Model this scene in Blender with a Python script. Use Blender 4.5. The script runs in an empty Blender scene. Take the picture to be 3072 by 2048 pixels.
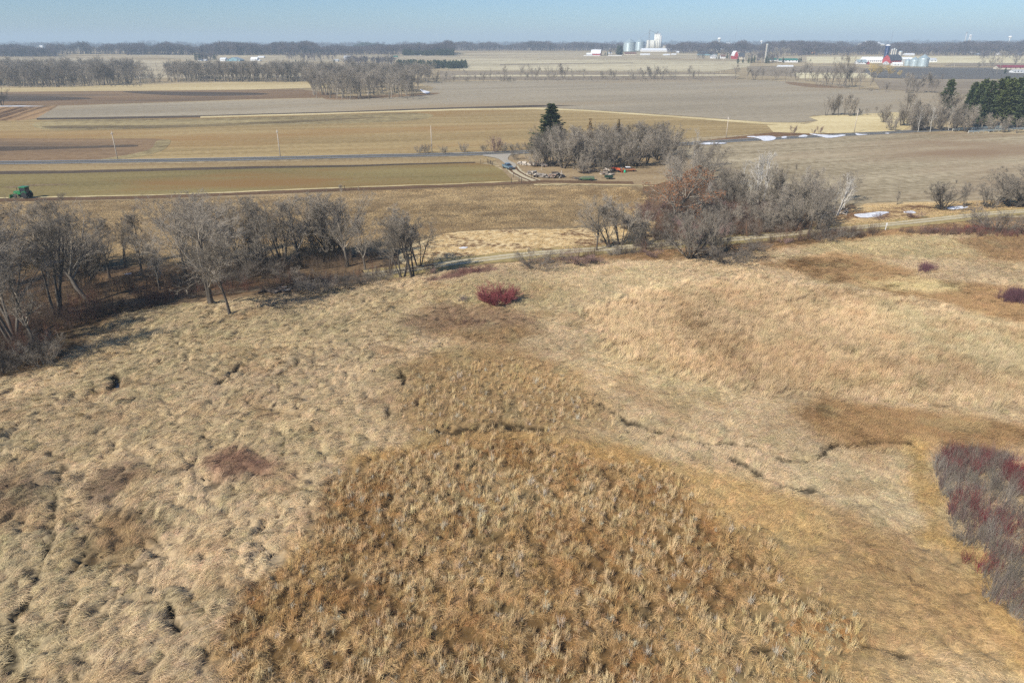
import bpy, bmesh, math, random
import numpy as np
from mathutils import Vector, Matrix

random.seed(7)
RNG = np.random.default_rng(11)
SC = bpy.context.scene
COL = SC.collection
R = math.radians
PI = math.pi

# ------------------------------------------------------------------ camera, sky, sun, exposure
CAM_H = 40.0
FPX = 2048.0
PITCH = math.atan(892 / 2048.0)
cam_d = bpy.data.cameras.new('camera')
cam_d.sensor_width = 36.0
cam_d.lens = 24.0
cam_d.clip_start = 0.5
cam_d.clip_end = 60000
cam = bpy.data.objects.new('camera', cam_d)
COL.objects.link(cam)
cam.location = (0, 0, CAM_H)
cam.rotation_euler = (PI / 2 - PITCH, 0, 0)
SC.camera = cam

SUN_EL, SUN_AZ = 37.0, 225.0            # the sun stands behind and to the left of the camera
world = bpy.data.worlds.new("World")
SC.world = world
world.use_nodes = True
wn = world.node_tree
for n in list(wn.nodes):
    wn.nodes.remove(n)
w_out = wn.nodes.new('ShaderNodeOutputWorld')
w_bg = wn.nodes.new('ShaderNodeBackground')
w_sky = wn.nodes.new('ShaderNodeTexSky')
w_sky.sky_type = 'NISHITA'
w_sky.sun_disc = False
w_sky.sun_elevation = R(SUN_EL)
w_sky.sun_rotation = R(SUN_AZ)
w_sky.altitude = 300
w_sky.air_density = 1.0
w_sky.dust_density = 0.4
w_sky.ozone_density = 3.0
w_mix = wn.nodes.new('ShaderNodeMix')
w_mix.data_type = 'RGBA'
w_mix.blend_type = 'MULTIPLY'
w_mix.inputs['Factor'].default_value = 1.0
w_mix.inputs[7].default_value = (0.63, 0.80, 1.04, 1)
wn.links.new(w_sky.outputs[0], w_mix.inputs[6])
wn.links.new(w_mix.outputs[2], w_bg.inputs['Color'])
w_bg.inputs['Strength'].default_value = 0.071
wn.links.new(w_bg.outputs[0], w_out.inputs['Surface'])

sun_d = bpy.data.lights.new('sun', 'SUN')
sun_d.energy = 4.3
sun_d.angle = R(0.53)
sun_d.color = (1.0, 0.945, 0.865)
sun = bpy.data.objects.new('sun', sun_d)
COL.objects.link(sun)
_az = R(SUN_AZ)
_sd = Vector((math.sin(_az) * math.cos(R(SUN_EL)), math.cos(_az) * math.cos(R(SUN_EL)), math.sin(R(SUN_EL))))
sun.rotation_euler = _sd.to_track_quat('Z', 'Y').to_euler()
sun.location = (-80, -80, 120)

SC.view_settings.view_transform = 'Standard'
SC.view_settings.look = 'None'
SC.view_settings.gamma = 1.0
SC.view_settings.use_curve_mapping = False
SC.view_settings.exposure = 0.64
SC.cycles.volume_bounces = 0
SC.cycles.max_bounces = 6
SC.cycles.diffuse_bounces = 2
SC.cycles.glossy_bounces = 2
SC.cycles.use_denoising = False
SC.render.film_transparent = False

# ------------------------------------------------------------------ terrain and ground points
def smooth(t):
    t = np.clip(t, 0, 1)
    return t * t * (3 - 2 * t)

def TZ(x, y):
    """height of the land at (x, y): level near by, a gentle rise beyond 800 m, a low ridge far right"""
    z = 20.0 * smooth((np.asarray(y, float) - 800) / 1400.0)
    z = z + 16.0 * smooth((np.asarray(y, float) - 3600) / 2500.0) * smooth((np.asarray(x, float) + 500) / 4500.0)
    return z

_ct, _st = math.cos(PITCH), math.sin(PITCH)

def G(u, v, z0=0.0):
    """ground point seen at photo point (u, v) of the 3072 x 2048 photograph"""
    a = (u - 1536) / FPX
    b = (1024 - v) / FPX
    dy = _ct + b * _st
    dz = -_st + b * _ct
    s = -dz / dy
    lo, hi = 5.0, 9000.0
    def h(yy):
        t = min(max((yy - 800) / 1400.0, 0), 1)
        return 20.0 * t * t * (3 - 2 * t) + z0
    for _ in range(60):
        m = 0.5 * (lo + hi)
        if (CAM_H - h(m)) / m > s:
            lo = m
        else:
            hi = m
    y = lo
    x = a * y / dy
    return x, y, float(h(y)) - z0 + float(TZ(x, y) - TZ(-9000, y))

def GY(u, y):
    """x, z of the land at forward distance y under photo column u"""
    x = (u - 1536) / FPX * (y * _ct + (CAM_H - float(TZ(0, y))) * _st)
    return x, float(TZ(x, y))

def HT(v, y, z):
    """height above z of something whose top is seen at photo row v at distance y"""
    b = (1024 - v) / FPX
    return CAM_H + y * (-_st + b * _ct) / (_ct + b * _st) - z

# ------------------------------------------------------------------ numpy noise
def _hash(ix, iy, seed):
    n = (ix.astype(np.int64) * 374761393 + iy.astype(np.int64) * 668265263 + seed * 1442695041) & 0xffffffff
    n = ((n ^ (n >> 13)) * 1274126177) & 0xffffffff
    n = (n ^ (n >> 16)) & 0xffffffff
    return n / 4294967295.0

def vnoise(x, y, seed=0):
    x = np.asarray(x, float); y = np.asarray(y, float)
    ix, iy = np.floor(x), np.floor(y)
    fx, fy = x - ix, y - iy
    fx = fx * fx * (3 - 2 * fx); fy = fy * fy * (3 - 2 * fy)
    a = _hash(ix, iy, seed); b = _hash(ix + 1, iy, seed)
    c = _hash(ix, iy + 1, seed); d = _hash(ix + 1, iy + 1, seed)
    return (a * (1 - fx) + b * fx) * (1 - fy) + (c * (1 - fx) + d * fx) * fy

def fbm(x, y, seed=0, octs=4):
    s = 0; amp = 0.5; tot = 0
    for k in range(octs):
        s = s + amp * vnoise(x * 2 ** k + 17.3 * k, y * 2 ** k - 9.1 * k, seed + k)
        tot += amp; amp *= 0.5
    return s / tot

def lin(c):
    c = np.asarray(c, float) / 255.0
    return np.where(c <= 0.04045, c / 12.92, ((c + 0.055) / 1.055) ** 2.4)

def S(r, g, b, k=1.0):
    v = lin((r, g, b)) * k
    return (float(v[0]), float(v[1]), float(v[2]), 1.0)

# ------------------------------------------------------------------ object helpers
def tag(o, label=None, cat=None, group=None, kind=None):
    if label: o['label'] = label
    if cat: o['category'] = cat
    if group: o['group'] = group
    if kind: o['kind'] = kind
    return o

def empty(name, loc, rz=0.0, label=None, cat=None, group=None, sc=None):
    o = bpy.data.objects.new(name, None)
    COL.objects.link(o)
    o.empty_display_size = 0.5
    o.location = loc
    o.rotation_euler = (0, 0, rz)
    if sc is not None:
        o.scale = (sc, sc, sc)
    return tag(o, label, cat, group)

def mobj(name, mesh, parent=None, loc=None, rot=None, scale=None):
    o = bpy.data.objects.new(name, mesh)
    COL.objects.link(o)
    if parent is not None:
        o.parent = parent
    if loc is not None: o.location = loc
    if rot is not None: o.rotation_euler = rot
    if scale is not None: o.scale = scale
    return o

def mesh_np(name, verts, faces, mat=None, smooth_=False):
    """verts (n,3) array, faces (m,3) or (m,4) int array"""
    verts = np.asarray(verts, dtype=np.float32)
    faces = np.asarray(faces, dtype=np.int32)
    me = bpy.data.meshes.new(name)
    me.vertices.add(len(verts))
    me.vertices.foreach_set('co', verts.ravel())
    k = faces.shape[1]
    me.loops.add(faces.size)
    me.loops.foreach_set('vertex_index', faces.ravel())
    me.polygons.add(len(faces))
    me.polygons.foreach_set('loop_start', np.arange(0, faces.size, k, dtype=np.int32))
    me.polygons.foreach_set('loop_total', np.full(len(faces), k, dtype=np.int32))
    if smooth_:
        me.polygons.foreach_set('use_smooth', np.ones(len(faces), dtype=bool))
    me.update(calc_edges=True)
    if mat: me.materials.append(mat)
    return me

def set_color(me, name, cols, domain='POINT'):
    at = me.color_attributes.new(name, 'FLOAT_COLOR', domain)
    c = np.ones((len(cols), 4), dtype=np.float32)
    c[:, :3] = np.asarray(cols)[:, :3]
    at.data.foreach_set('color', c.ravel())

# ------------------------------------------------------------------ materials
def nodes_of(m):
    m.use_nodes = True
    nt = m.node_tree
    return nt, nt.nodes['Principled BSDF']

def pmat(name, col, rough=0.85, metal=0.0, var=0.0, scale=3.0, spec=0.3):
    """plain painted or natural surface with a procedural grain"""
    m = bpy.data.materials.new(name)
    nt, b = nodes_of(m)
    b.inputs['Roughness'].default_value = rough
    b.inputs['Metallic'].default_value = metal
    b.inputs['Specular IOR Level'].default_value = spec
    tc = nt.nodes.new('ShaderNodeTexCoord')
    nz = nt.nodes.new('ShaderNodeTexNoise')
    nz.inputs['Scale'].default_value = scale
    nz.inputs['Detail'].default_value = 5
    nt.links.new(tc.outputs['Object'], nz.inputs['Vector'])
    cr = nt.nodes.new('ShaderNodeValToRGB')
    v = max(var, 0.06)
    cr.color_ramp.elements[0].position = 0.3
    cr.color_ramp.elements[1].position = 0.7
    cr.color_ramp.elements[0].color = tuple(c * (1 - v) for c in col[:3]) + (1,)
    cr.color_ramp.elements[1].color = tuple(min(1, c * (1 + v)) for c in col[:3]) + (1,)
    nt.links.new(nz.outputs['Fac'], cr.inputs[0])
    nt.links.new(cr.outputs[0], b.inputs['Base Color'])
    return m

def bark_mat(name, col, twig=None):
    """bark: object random tone and fine streaks"""
    m = bpy.data.materials.new(name)
    nt, b = nodes_of(m)
    b.inputs['Roughness'].default_value = 0.9
    b.inputs['Specular IOR Level'].default_value = 0.15
    oi = nt.nodes.new('ShaderNodeObjectInfo')
    tc = nt.nodes.new('ShaderNodeTexCoord')
    nz = nt.nodes.new('ShaderNodeTexNoise')
    nz.inputs['Scale'].default_value = 1.3
    nz.inputs['Detail'].default_value = 4
    nt.links.new(tc.outputs['Object'], nz.inputs['Vector'])
    ad = nt.nodes.new('ShaderNodeMath'); ad.operation = 'ADD'
    ml = nt.nodes.new('ShaderNodeMath'); ml.operation = 'MULTIPLY'; ml.inputs[1].default_value = 0.55
    nt.links.new(oi.outputs['Random'], ml.inputs[0])
    nt.links.new(ml.outputs[0], ad.inputs[0]); nt.links.new(nz.outputs['Fac'], ad.inputs[1])
    cr = nt.nodes.new('ShaderNodeValToRGB')
    cr.color_ramp.elements[0].position = 0.35
    cr.color_ramp.elements[1].position = 1.1
    cr.color_ramp.elements[0].color = tuple(c * 0.72 for c in col[:3]) + (1,)
    cr.color_ramp.elements[1].color = tuple(min(1, c * 1.3) for c in (twig or col)[:3]) + (1,)
    nt.links.new(ad.outputs[0], cr.inputs[0])
    nt.links.new(cr.outputs[0], b.inputs['Base Color'])
    return m

def blade_mat(name, rough=0.75):
    """dry blades: the clump's own colour varied blade by blade"""
    m = bpy.data.materials.new(name)
    nt, b = nodes_of(m)
    b.inputs['Roughness'].default_value = rough
    b.inputs['Specular IOR Level'].default_value = 0.25
    ai = nt.nodes.new('ShaderNodeAttribute'); ai.attribute_type = 'INSTANCER'; ai.attribute_name = 'col'
    ag = nt.nodes.new('ShaderNodeAttribute'); ag.attribute_type = 'GEOMETRY'; ag.attribute_name = 'tone'
    mx = nt.nodes.new('ShaderNodeMix'); mx.data_type = 'RGBA'; mx.blend_type = 'MULTIPLY'
    mx.inputs['Factor'].default_value = 1.0
    nt.links.new(ai.outputs['Color'], mx.inputs[6])
    nt.links.new(ag.outputs['Color'], mx.inputs[7])
    nt.links.new(mx.outputs[2], b.inputs['Base Color'])
    return m

def field_mat(name, ca, cb, ang=0.0, stripe=0.15, freq=1.2, big=0.02, fine=0.6, cc=None, big2=0.006):
    """farmland: broad tone patches, long narrow drill rows, fine crumbs of soil and straw"""
    m = bpy.data.materials.new(name)
    nt, b = nodes_of(m)
    b.inputs['Roughness'].default_value = 0.95
    b.inputs['Specular IOR Level'].default_value = 0.1
    tc = nt.nodes.new('ShaderNodeTexCoord')
    mp = nt.nodes.new('ShaderNodeMapping')
    mp.inputs['Rotation'].default_value = (0, 0, -ang)
    nt.links.new(tc.outputs['Object'], mp.inputs['Vector'])
    def noise(scale, det, stretch=None, rough=0.55):
        n = nt.nodes.new('ShaderNodeTexNoise')
        n.inputs['Scale'].default_value = scale
        n.inputs['Detail'].default_value = det
        n.inputs['Roughness'].default_value = rough
        if stretch:
            m2 = nt.nodes.new('ShaderNodeMapping')
            m2.inputs['Scale'].default_value = stretch
            nt.links.new(mp.outputs[0], m2.inputs['Vector'])
            nt.links.new(m2.outputs[0], n.inputs['Vector'])
        else:
            nt.links.new(mp.outputs[0], n.inputs['Vector'])
        return n.outputs['Fac']
    def math_(op, a, bb):
        n = nt.nodes.new('ShaderNodeMath'); n.operation = op
        for i, q in enumerate((a, bb)):
            if isinstance(q, (int, float)): n.inputs[i].default_value = q
            else: nt.links.new(q, n.inputs[i])
        return n.outputs[0]
    nb = noise(big, 5, (0.45, 1.6, 1))
    nr = noise(freq, 3, (0.015, 1.0, 1))
    nr2 = noise(freq * 0.22, 3, (0.02, 1.0, 1))
    nf = noise(fine, 6, None, 0.7)
    t = math_('MULTIPLY', nb, 1.2)
    t = math_('ADD', t, math_('MULTIPLY', math_('SUBTRACT', nr, 0.5), stripe * 4))
    t = math_('ADD', t, math_('MULTIPLY', math_('SUBTRACT', nr2, 0.5), stripe * 5))
    t = math_('ADD', t, math_('MULTIPLY', math_('SUBTRACT', nf, 0.5), 1.6))
    t = math_('SUBTRACT', t, 0.1)
    cr = nt.nodes.new('ShaderNodeValToRGB')
    cr.color_ramp.elements[0].position = 0.2
    cr.color_ramp.elements[1].position = 0.8
    cr.color_ramp.elements[0].color = ca
    cr.color_ramp.elements[1].color = cb
    nt.links.new(t, cr.inputs[0])
    out = cr.outputs[0]
    if cc:
        n3 = noise(big2, 4, (0.5, 1.5, 1))
        r3 = nt.nodes.new('ShaderNodeMapRange')
        r3.inputs['From Min'].default_value = 0.5; r3.inputs['From Max'].default_value = 0.66
        nt.links.new(n3, r3.inputs['Value'])
        mx = nt.nodes.new('ShaderNodeMix'); mx.data_type = 'RGBA'
        nt.links.new(r3.outputs[0], mx.inputs['Factor'])
        nt.links.new(out, mx.inputs[6]); mx.inputs[7].default_value = cc
        out = mx.outputs[2]
    nt.links.new(out, b.inputs['Base Color'])
    return m

# ------------------------------------------------------------------ land: base ground and field sheets
ROWS = [-400.0, 800.0] + [800 + 40 * i for i in range(1, 36)] + [2200 + 100 * i for i in range(1, 14)] + \
       [3500 + 250 * i for i in range(1, 23)]
ROWS = sorted(set(ROWS))

def ground_mesh():
    xs = np.array([-9000, -6000, -4000, -2500, -1500, -700, 0, 700, 1500, 2500, 3500, 4500, 6000, 9000], float)
    ys = np.array(ROWS)
    X, Y = np.meshgrid(xs, ys)
    Z = TZ(X, Y) - 0.03
    V = np.stack([X.ravel(), Y.ravel(), Z.ravel()], 1)
    nx = len(xs)
    F = []
    for j in range(len(ys) - 1):
        for i in range(nx - 1):
            a = j * nx + i
            F.append((a, a + 1, a + 1 + nx, a + nx))
    return V, np.array(F)

M_base = field_mat('dry_grassland', S(120, 104, 76), S(184, 166, 130), 0.1, 0.1, 0.8, 0.01, 0.4)
gv, gf = ground_mesh()
g = mobj('ground', mesh_np('ground', gv, gf, M_base))
tag(g, kind='structure')

def catmull(pts, n=6, closed=True):
    out = []
    N = len(pts)
    for i in range(N if closed else N - 1):
        p0 = pts[(i - 1) % N] if closed or i > 0 else pts[i]
        p1 = pts[i]
        p2 = pts[(i + 1) % N]
        p3 = pts[(i + 2) % N] if closed or i + 2 < N else pts[(i + 1) % N]
        for k in range(n):
            t = k / n
            t2, t3 = t * t, t * t * t
            out.append(tuple(0.5 * (2 * p1[d] + (p2[d] - p0[d]) * t + (2 * p0[d] - 5 * p1[d] + 4 * p2[d] - p3[d]) * t2 +
                                    (3 * p1[d] - p0[d] - 3 * p2[d] + p3[d]) * t3) for d in (0, 1)))
    if not closed:
        out.append(tuple(pts[-1][:2]))
    return out

def densify(P, step):
    out = []
    for i in range(len(P)):
        a, b = P[i], P[(i + 1) % len(P)]
        d = math.hypot(b[0] - a[0], b[1] - a[1])
        n = max(1, min(60, int(d / step)))
        for k in range(n):
            t = k / n
            out.append((a[0] + (b[0] - a[0]) * t, a[1] + (b[1] - a[1]) * t))
    return out

def poly_sheet(name, P, dz, mat, kind='structure', smooth_n=0, jitter=0.0, step=8.0, label=None, cat=None, thick=0.0):
    """a sheet of ground with outline P (world x, y), cut at the land's rows so that it follows the rise"""
    if smooth_n: P = catmull(P, smooth_n)
    if jitter:
        P = densify(P, step)
        xs = np.array([p[0] for p in P]); ys = np.array([p[1] for p in P])
        s = 1.0 / (step * 2.2)
        jx = (fbm(xs * s, ys * s, 91, 3) - 0.5) * 2 * jitter
        jy = (fbm(xs * s, ys * s, 57, 3) - 0.5) * 2 * jitter
        P = list(zip(xs + jx, ys + jy))
    bm = bmesh.new()
    vs = [bm.verts.new((p[0], p[1], 0)) for p in P]
    f = bm.faces.new(vs)
    f.normal_update()
    if f.normal.z < 0: f.normal_flip()
    y0, y1 = min(p[1] for p in P), max(p[1] for p in P)
    x0, x1 = min(p[0] for p in P), max(p[0] for p in P)
    for ry in ROWS:
        if y0 < ry < y1:
            bmesh.ops.bisect_plane(bm, geom=bm.verts[:] + bm.edges[:] + bm.faces[:], plane_co=(0, ry, 0), plane_no=(0, 1, 0))
    if y1 > 3500:
        for rx in (-6000, -4000, -2500, -1500, -700, 0, 700, 1500, 2500, 3500, 4500, 6000):
            if x0 < rx < x1:
                bmesh.ops.bisect_plane(bm, geom=bm.verts[:] + bm.edges[:] + bm.faces[:], plane_co=(rx, 0, 0), plane_no=(1, 0, 0))
    bmesh.ops.triangulate(bm, faces=bm.faces[:])
    for v in bm.verts:
        v.co.z = float(TZ(v.co.x, v.co.y)) + dz
    me = bpy.data.meshes.new(name)
    bm.to_mesh(me); bm.free()
    me.materials.append(mat)
    o = mobj(name, me)
    tag(o, label, cat, None, kind)
    return o

def sheet(name, px, dz, mat, **k):
    return poly_sheet(name, [G(u, v)[:2] for u, v in px], dz, mat, **k)

def ribbon(name, px, width, dz, mat, n=8, world=None, kind='structure', offset=0.0, jit=0.0):
    """a strip of constant width along a photo polyline"""
    P = world or [G(u, v)[:2] for u, v in px]
    C = catmull(P, n, closed=False)
    L, Rr = [], []
    for i in range(len(C)):
        a = C[max(i - 1, 0)]; b = C[min(i + 1, len(C) - 1)]
        d = math.hypot(b[0] - a[0], b[1] - a[1]) or 1
        nx, ny = -(b[1] - a[1]) / d, (b[0] - a[0]) / d
        j1 = random.uniform(-jit, jit); j2 = random.uniform(-jit, jit)
        L.append((C[i][0] + nx * (offset + width / 2 + j1), C[i][1] + ny * (offset + width / 2 + j1)))
        Rr.append((C[i][0] + nx * (offset - width / 2 + j2), C[i][1] + ny * (offset - width / 2 + j2)))
    V, F = [], []
    for i in range(len(C)):
        for q in (L[i], Rr[i]):
            V.append((q[0], q[1], float(TZ(q[0], q[1])) + dz))
    for i in range(len(C) - 1):
        F.append((2 * i + 1, 2 * i + 3, 2 * i + 2, 2 * i))
    o = mobj(name, mesh_np(name, V, F, mat))
    tag(o, kind=kind)
    return o
def ang(u0, v0, u1, v1):
    a, b = G(u0, v0), G(u1, v1)
    return math.atan2(b[1] - a[1], b[0] - a[0])

A_road = ang(100, 487, 1300, 463)
A_rt = ang(2350, 500, 3072, 455)

# ---------------------------------------------------------------- far farmland
M_far1 = field_mat('far_field_rose', S(146, 132, 106), S(184, 170, 138), 0.05, 0.25, 0.10, 0.004, 0.05)
M_far2 = field_mat('far_field_tan', S(160, 148, 118), S(196, 184, 150), 0.02, 0.2, 0.08, 0.004, 0.05)
M_far3 = field_mat('far_field_brown', S(122, 108, 88), S(150, 136, 112), 0.0, 0.2, 0.08, 0.004, 0.05)
M_farp = field_mat('far_field_pale', S(190, 176, 136), S(214, 204, 166), 0.0, 0.15, 0.08, 0.004, 0.05)
M_dark = field_mat('turned_dark_soil', S(84, 80, 74), S(110, 104, 95), 0.0, 0.1, 0.2, 0.006, 0.1)

sheet('tan_field', [(160, 172), (480, 170), (560, 182), (900, 186), (1500, 178), (2000, 176), (2500, 188), (3200, 190), (3200, 176), (3000, 166), (2400, 168), (1800, 157), (1400, 160), (1100, 164), (500, 164)], 0.05, M_far1)
sheet('tan_field', [(-200, 176), (160, 172), (560, 186), (1060, 190), (1180, 196), (1100, 232), (-200, 240)], 0.07, M_far1)
sheet('tan_field', [(1180, 196), (1420, 176), (2250, 184), (2250, 200), (2140, 216), (1400, 212), (1300, 204)], 0.09, M_far2)
sheet('brown_field', [(1320, 214), (2140, 218), (2220, 226), (2200, 242), (1320, 240)], 0.09, M_far3)
sheet('pale_field', [(1360, 227), (1500, 225), (1700, 226), (2200, 224), (2220, 228), (1900, 229), (1600, 230), (1360, 231)], 0.13, M_far2, jitter=6, step=20)
sheet('pale_field', [(1380, 181), (1950, 176), (1950, 178), (1380, 184)], 0.13, M_far1)
sheet('brown_field', [(1500, 193), (1900, 188), (1900, 190), (1500, 196)], 0.13, M_far3)
sheet('pale_field', [(2420, 171), (3200, 168), (3200, 190), (2900, 189), (2420, 190)], 0.09, M_farp)
sheet('brown_field', [(2860, 189), (3200, 191), (3200, 198), (2830, 199)], 0.12, M_far3)
sheet('dark_field', [(2600, 206), (2700, 203), (3200, 204), (3200, 238), (2760, 238), (2560, 232)], 0.09, M_dark)
sheet('brown_field', [(2240, 198), (2560, 200), (2600, 206), (2560, 234), (2260, 228)], 0.08, M_far3)
sheet('pale_field', [(2380, 219), (2600, 220), (2620, 234), (2400, 236)], 0.12, M_farp)
sheet('dark_field', [(2620, 238), (3200, 240), (3200, 280), (2900, 284), (2640, 268)], 0.1, M_far3)

# ---------------------------------------------------------------- fields in the middle distance
M_grey = field_mat('harrowed_grey_soil', S(138, 127, 106), S(164, 152, 128), ang(400, 335, 1500, 300), 0.12, 0.35, 0.01, 0.25,
                   cc=S(150, 132, 102), big2=0.004)
M_greyR = field_mat('harrowed_soil_rows', S(124, 110, 84), S(178, 164, 134), A_rt, 0.16, 0.32, 0.012, 0.35,
                    cc=S(140, 118, 92), big2=0.01)
M_tan = field_mat('cut_hay_pale', S(168, 148, 104), S(196, 178, 134), 0.0, 0.15, 0.3, 0.006, 0.2)
M_brown = field_mat('chisel_ploughed_brown', S(112, 90, 66), S(144, 120, 90), 0.02, 0.18, 0.35, 0.008, 0.3,
                    cc=S(92, 80, 66), big2=0.006)
M_olive = field_mat('cut_stubble_olive', S(134, 114, 76), S(170, 148, 104), ang(600, 400, 1300, 385), 0.2, 0.5, 0.008, 0.4,
                    cc=S(146, 112, 68), big2=0.007)
M_speck = field_mat('stubble_speckled', S(104, 90, 64), S(166, 150, 108), ang(600, 400, 1300, 385), 0.1, 0.5, 0.02, 0.22)
M_strip = field_mat('dry_grass_strip', S(178, 158, 112), S(214, 198, 152), 0.0, 0.1, 0.5, 0.03, 0.5)
M_darkst = field_mat('dark_ground', S(70, 60, 50), S(96, 84, 70), 0.0, 0.12, 0.4, 0.02, 0.4)
M_past = field_mat('winter_pasture', S(110, 98, 62), S(142, 127, 84), A_road, 0.10, 0.5, 0.02, 0.8,
                   cc=S(132, 104, 64), big2=0.02)
M_verge = field_mat('roadside_verge', S(126, 104, 72), S(164, 144, 104), A_road, 0.12, 0.6, 0.03, 0.8)
M_corn = field_mat('corn_stubble', S(84, 70, 50), S(158, 138, 104), A_road, 0.12, 1.1, 0.02, 1.0,
                   cc=S(120, 98, 68), big2=0.02)
M_yard = field_mat('yard_dirt', S(128, 108, 80), S(166, 146, 112), 0.3, 0.05, 0.8, 0.05, 0.9)
M_track = field_mat('track_mud', S(86, 66, 48), S(118, 94, 70), 0.3, 0.05, 0.8, 0.08, 1.2)
M_pgrass = field_mat('pale_marsh_grass', S(186, 160, 116), S(222, 200, 154), A_road, 0.08, 0.7, 0.03, 1.1)
M_litter = field_mat('leaf_litter', S(78, 64, 48), S(132, 110, 82), 0.2, 0.05, 1.0, 0.05, 1.2, cc=S(122, 94, 66), big2=0.05)
M_gravel = pmat('gravel', S(180, 168, 138)[:3], 0.95, 0, 0.18, 1.8)
M_gravel2 = pmat('crushed_stone', S(160, 152, 136)[:3], 0.95, 0, 0.12, 1.2)
M_asph = pmat('asphalt', (0.088, 0.092, 0.098), 0.75, 0, 0.12, 0.5)
M_white = pmat('road_paint_white', (0.75, 0.75, 0.72), 0.7, 0, 0.1, 2)
M_yel = pmat('road_paint_yellow', (0.62, 0.45, 0.08), 0.7, 0, 0.1, 2)
M_snow = pmat('snow', (0.66, 0.67, 0.69), 0.7, 0, 0.32, 0.9)

sheet('pale_field', [(-300, 266), (100, 263), (400, 255), (700, 247), (990, 246), (1000, 262), (700, 271), (-300, 280)], 0.02, M_tan)
sheet('brown_field', [(-300, 279), (500, 272), (900, 268), (1010, 282), (1010, 292), (700, 300), (180, 317), (-300, 320)], 0.03, M_brown)
for pp in ([(-100, 290), (120, 289), (280, 296), (120, 303), (-100, 304)], [(370, 275), (560, 276), (760, 279), (800, 284), (640, 289), (460, 284)]):
    sheet('dark_patch', pp, 0.045, M_darkst, smooth_n=5)
sheet('grey_field', [(175, 318), (500, 309), (900, 297), (1120, 290), (1290, 280), (1300, 262), (1250, 248), (1500, 243), (2000, 237), (2260, 240),
                     (2400, 246), (2480, 260), (2640, 271), (2800, 280), (3200, 292), (3200, 330), (2700, 338), (2560, 344), (2440, 347), (2425, 352),
                     (2450, 362), (2400, 368), (2300, 367), (2050, 348), (1750, 329), (1620, 322), (1350, 327), (1000, 338), (600, 348), (110, 355)], 0.06, M_grey)
sheet('orange_stubble_patch', [(2360, 246), (2480, 256), (2540, 263), (2460, 264), (2380, 256)], 0.075, M_brown, smooth_n=4)
sheet('orange_stubble_patch', [(980, 292), (1130, 287), (1290, 279), (1310, 283), (1140, 295), (1000, 300)], 0.075, M_brown, smooth_n=4)
sheet('dark_soil_strip', [(110, 355), (600, 347), (1000, 336), (1350, 323), (1600, 316), (1745, 317), (1600, 322), (1350, 330), (1000, 342), (600, 353), (330, 358), (110, 360)], 0.075, M_darkst)
sheet('striped_brown_field', [(-300, 322), (175, 318), (110, 356), (60, 362), (-300, 368)], 0.05,
      field_mat('ridged_brown_soil', S(78, 58, 42), S(160, 130, 92), ang(20, 350, 110, 322), 0.5, 0.22, 0.02, 0.3))
sheet('snow_line', [(-60, 318.5), (60, 317.5), (140, 319.5), (60, 320.5), (-60, 321)], 0.1, pmat('old_snow', (0.6, 0.6, 0.6), 0.8, 0, 0.15, 0.5))
sheet('stubble_field', [(-400, 366), (60, 360), (330, 357), (600, 353), (1000, 342), (1350, 330), (1620, 326), (2060, 351), (2300, 371), (2400, 384),
                        (2330, 398), (2100, 412), (1960, 426), (1700, 440), (1500, 452), (1100, 466), (700, 475), (300, 480), (-400, 484)], 0.03, M_olive)
sheet('speckled_stubble_band', [(150, 362), (600, 356), (1000, 345), (1230, 339), (1300, 348), (1180, 366), (700, 378), (380, 388), (130, 388)], 0.045, M_speck, smooth_n=4)
sheet('dark_stubble_streak', [(160, 378), (600, 374), (1000, 356), (1150, 352), (1000, 362), (600, 381), (200, 386)], 0.06,
      field_mat('stubble_dark_streak', S(88, 76, 56), S(130, 114, 82), 0.0, 0.1, 0.5, 0.02, 0.25), smooth_n=4)
sheet('brown_field', [(-400, 420), (300, 417), (470, 417), (500, 424), (470, 448), (400, 468), (300, 479), (-400, 483)], 0.055, M_brown, smooth_n=3)
sheet('dark_patch', [(-100, 441), (200, 440), (380, 435), (415, 438), (380, 442), (200, 447), (-100, 456)], 0.07, M_darkst, smooth_n=4)
sheet('speckled_stubble_band', [(470, 424), (512, 421), (490, 450), (420, 470), (330, 480), (300, 479), (400, 462), (455, 445)], 0.07, M_speck, smooth_n=4)
sheet('pale_grass_strip', [(600, 350), (1000, 339), (1350, 327.5), (1600, 323.5), (1750, 330), (2050, 350), (2300, 368), (2420, 369), (2380, 376), (2280, 373), (2050, 355),
                           (1750, 334), (1600, 328), (1350, 332), (1000, 343), (600, 354.5)], 0.09, M_strip, jitter=1.6, step=7)
sheet('pale_grass_field', [(2425, 352), (2470, 347), (2560, 344), (2700, 337), (2790, 350), (2700, 396), (2560, 399), (2440, 402), (2320, 397), (2300, 376), (2420, 372), (2455, 363)], 0.08, M_strip)
sheet('right_field', [(1960, 452), (2100, 440), (2330, 420), (2560, 404), (2700, 400), (2900, 398), (3072, 403), (3600, 420), (3600, 580), (3072, 600), (2900, 606), (2700, 604), (2560, 612),
                      (2400, 640), (2150, 560), (1990, 500)], 0.03, M_greyR)
sheet('roadside_verge', [(2060, 428), (2200, 412), (2320, 398), (2440, 402), (2700, 396), (2760, 390), (2640, 396), (2400, 412), (2200, 424)], 0.11,
      field_mat('brown_weeds', S(92, 66, 48), S(134, 106, 76), 0.1, 0.05, 0.6, 0.04, 0.6))
sheet('roadside_verge', [(-400, 497), (353, 492), (700, 487), (1100, 479), (1480, 468), (1500, 480), (1440, 490), (700, 505), (300, 512), (-400, 520)], 0.02, M_verge)
sheet('pasture', [(-300, 519), (150, 517), (420, 511), (700, 506), (1100, 497), (1420, 489), (1480, 496), (1545, 530), (1555, 545), (1480, 552), (1000, 567), (500, 587), (200, 592), (-300, 596)], 0.03, M_past)
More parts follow.
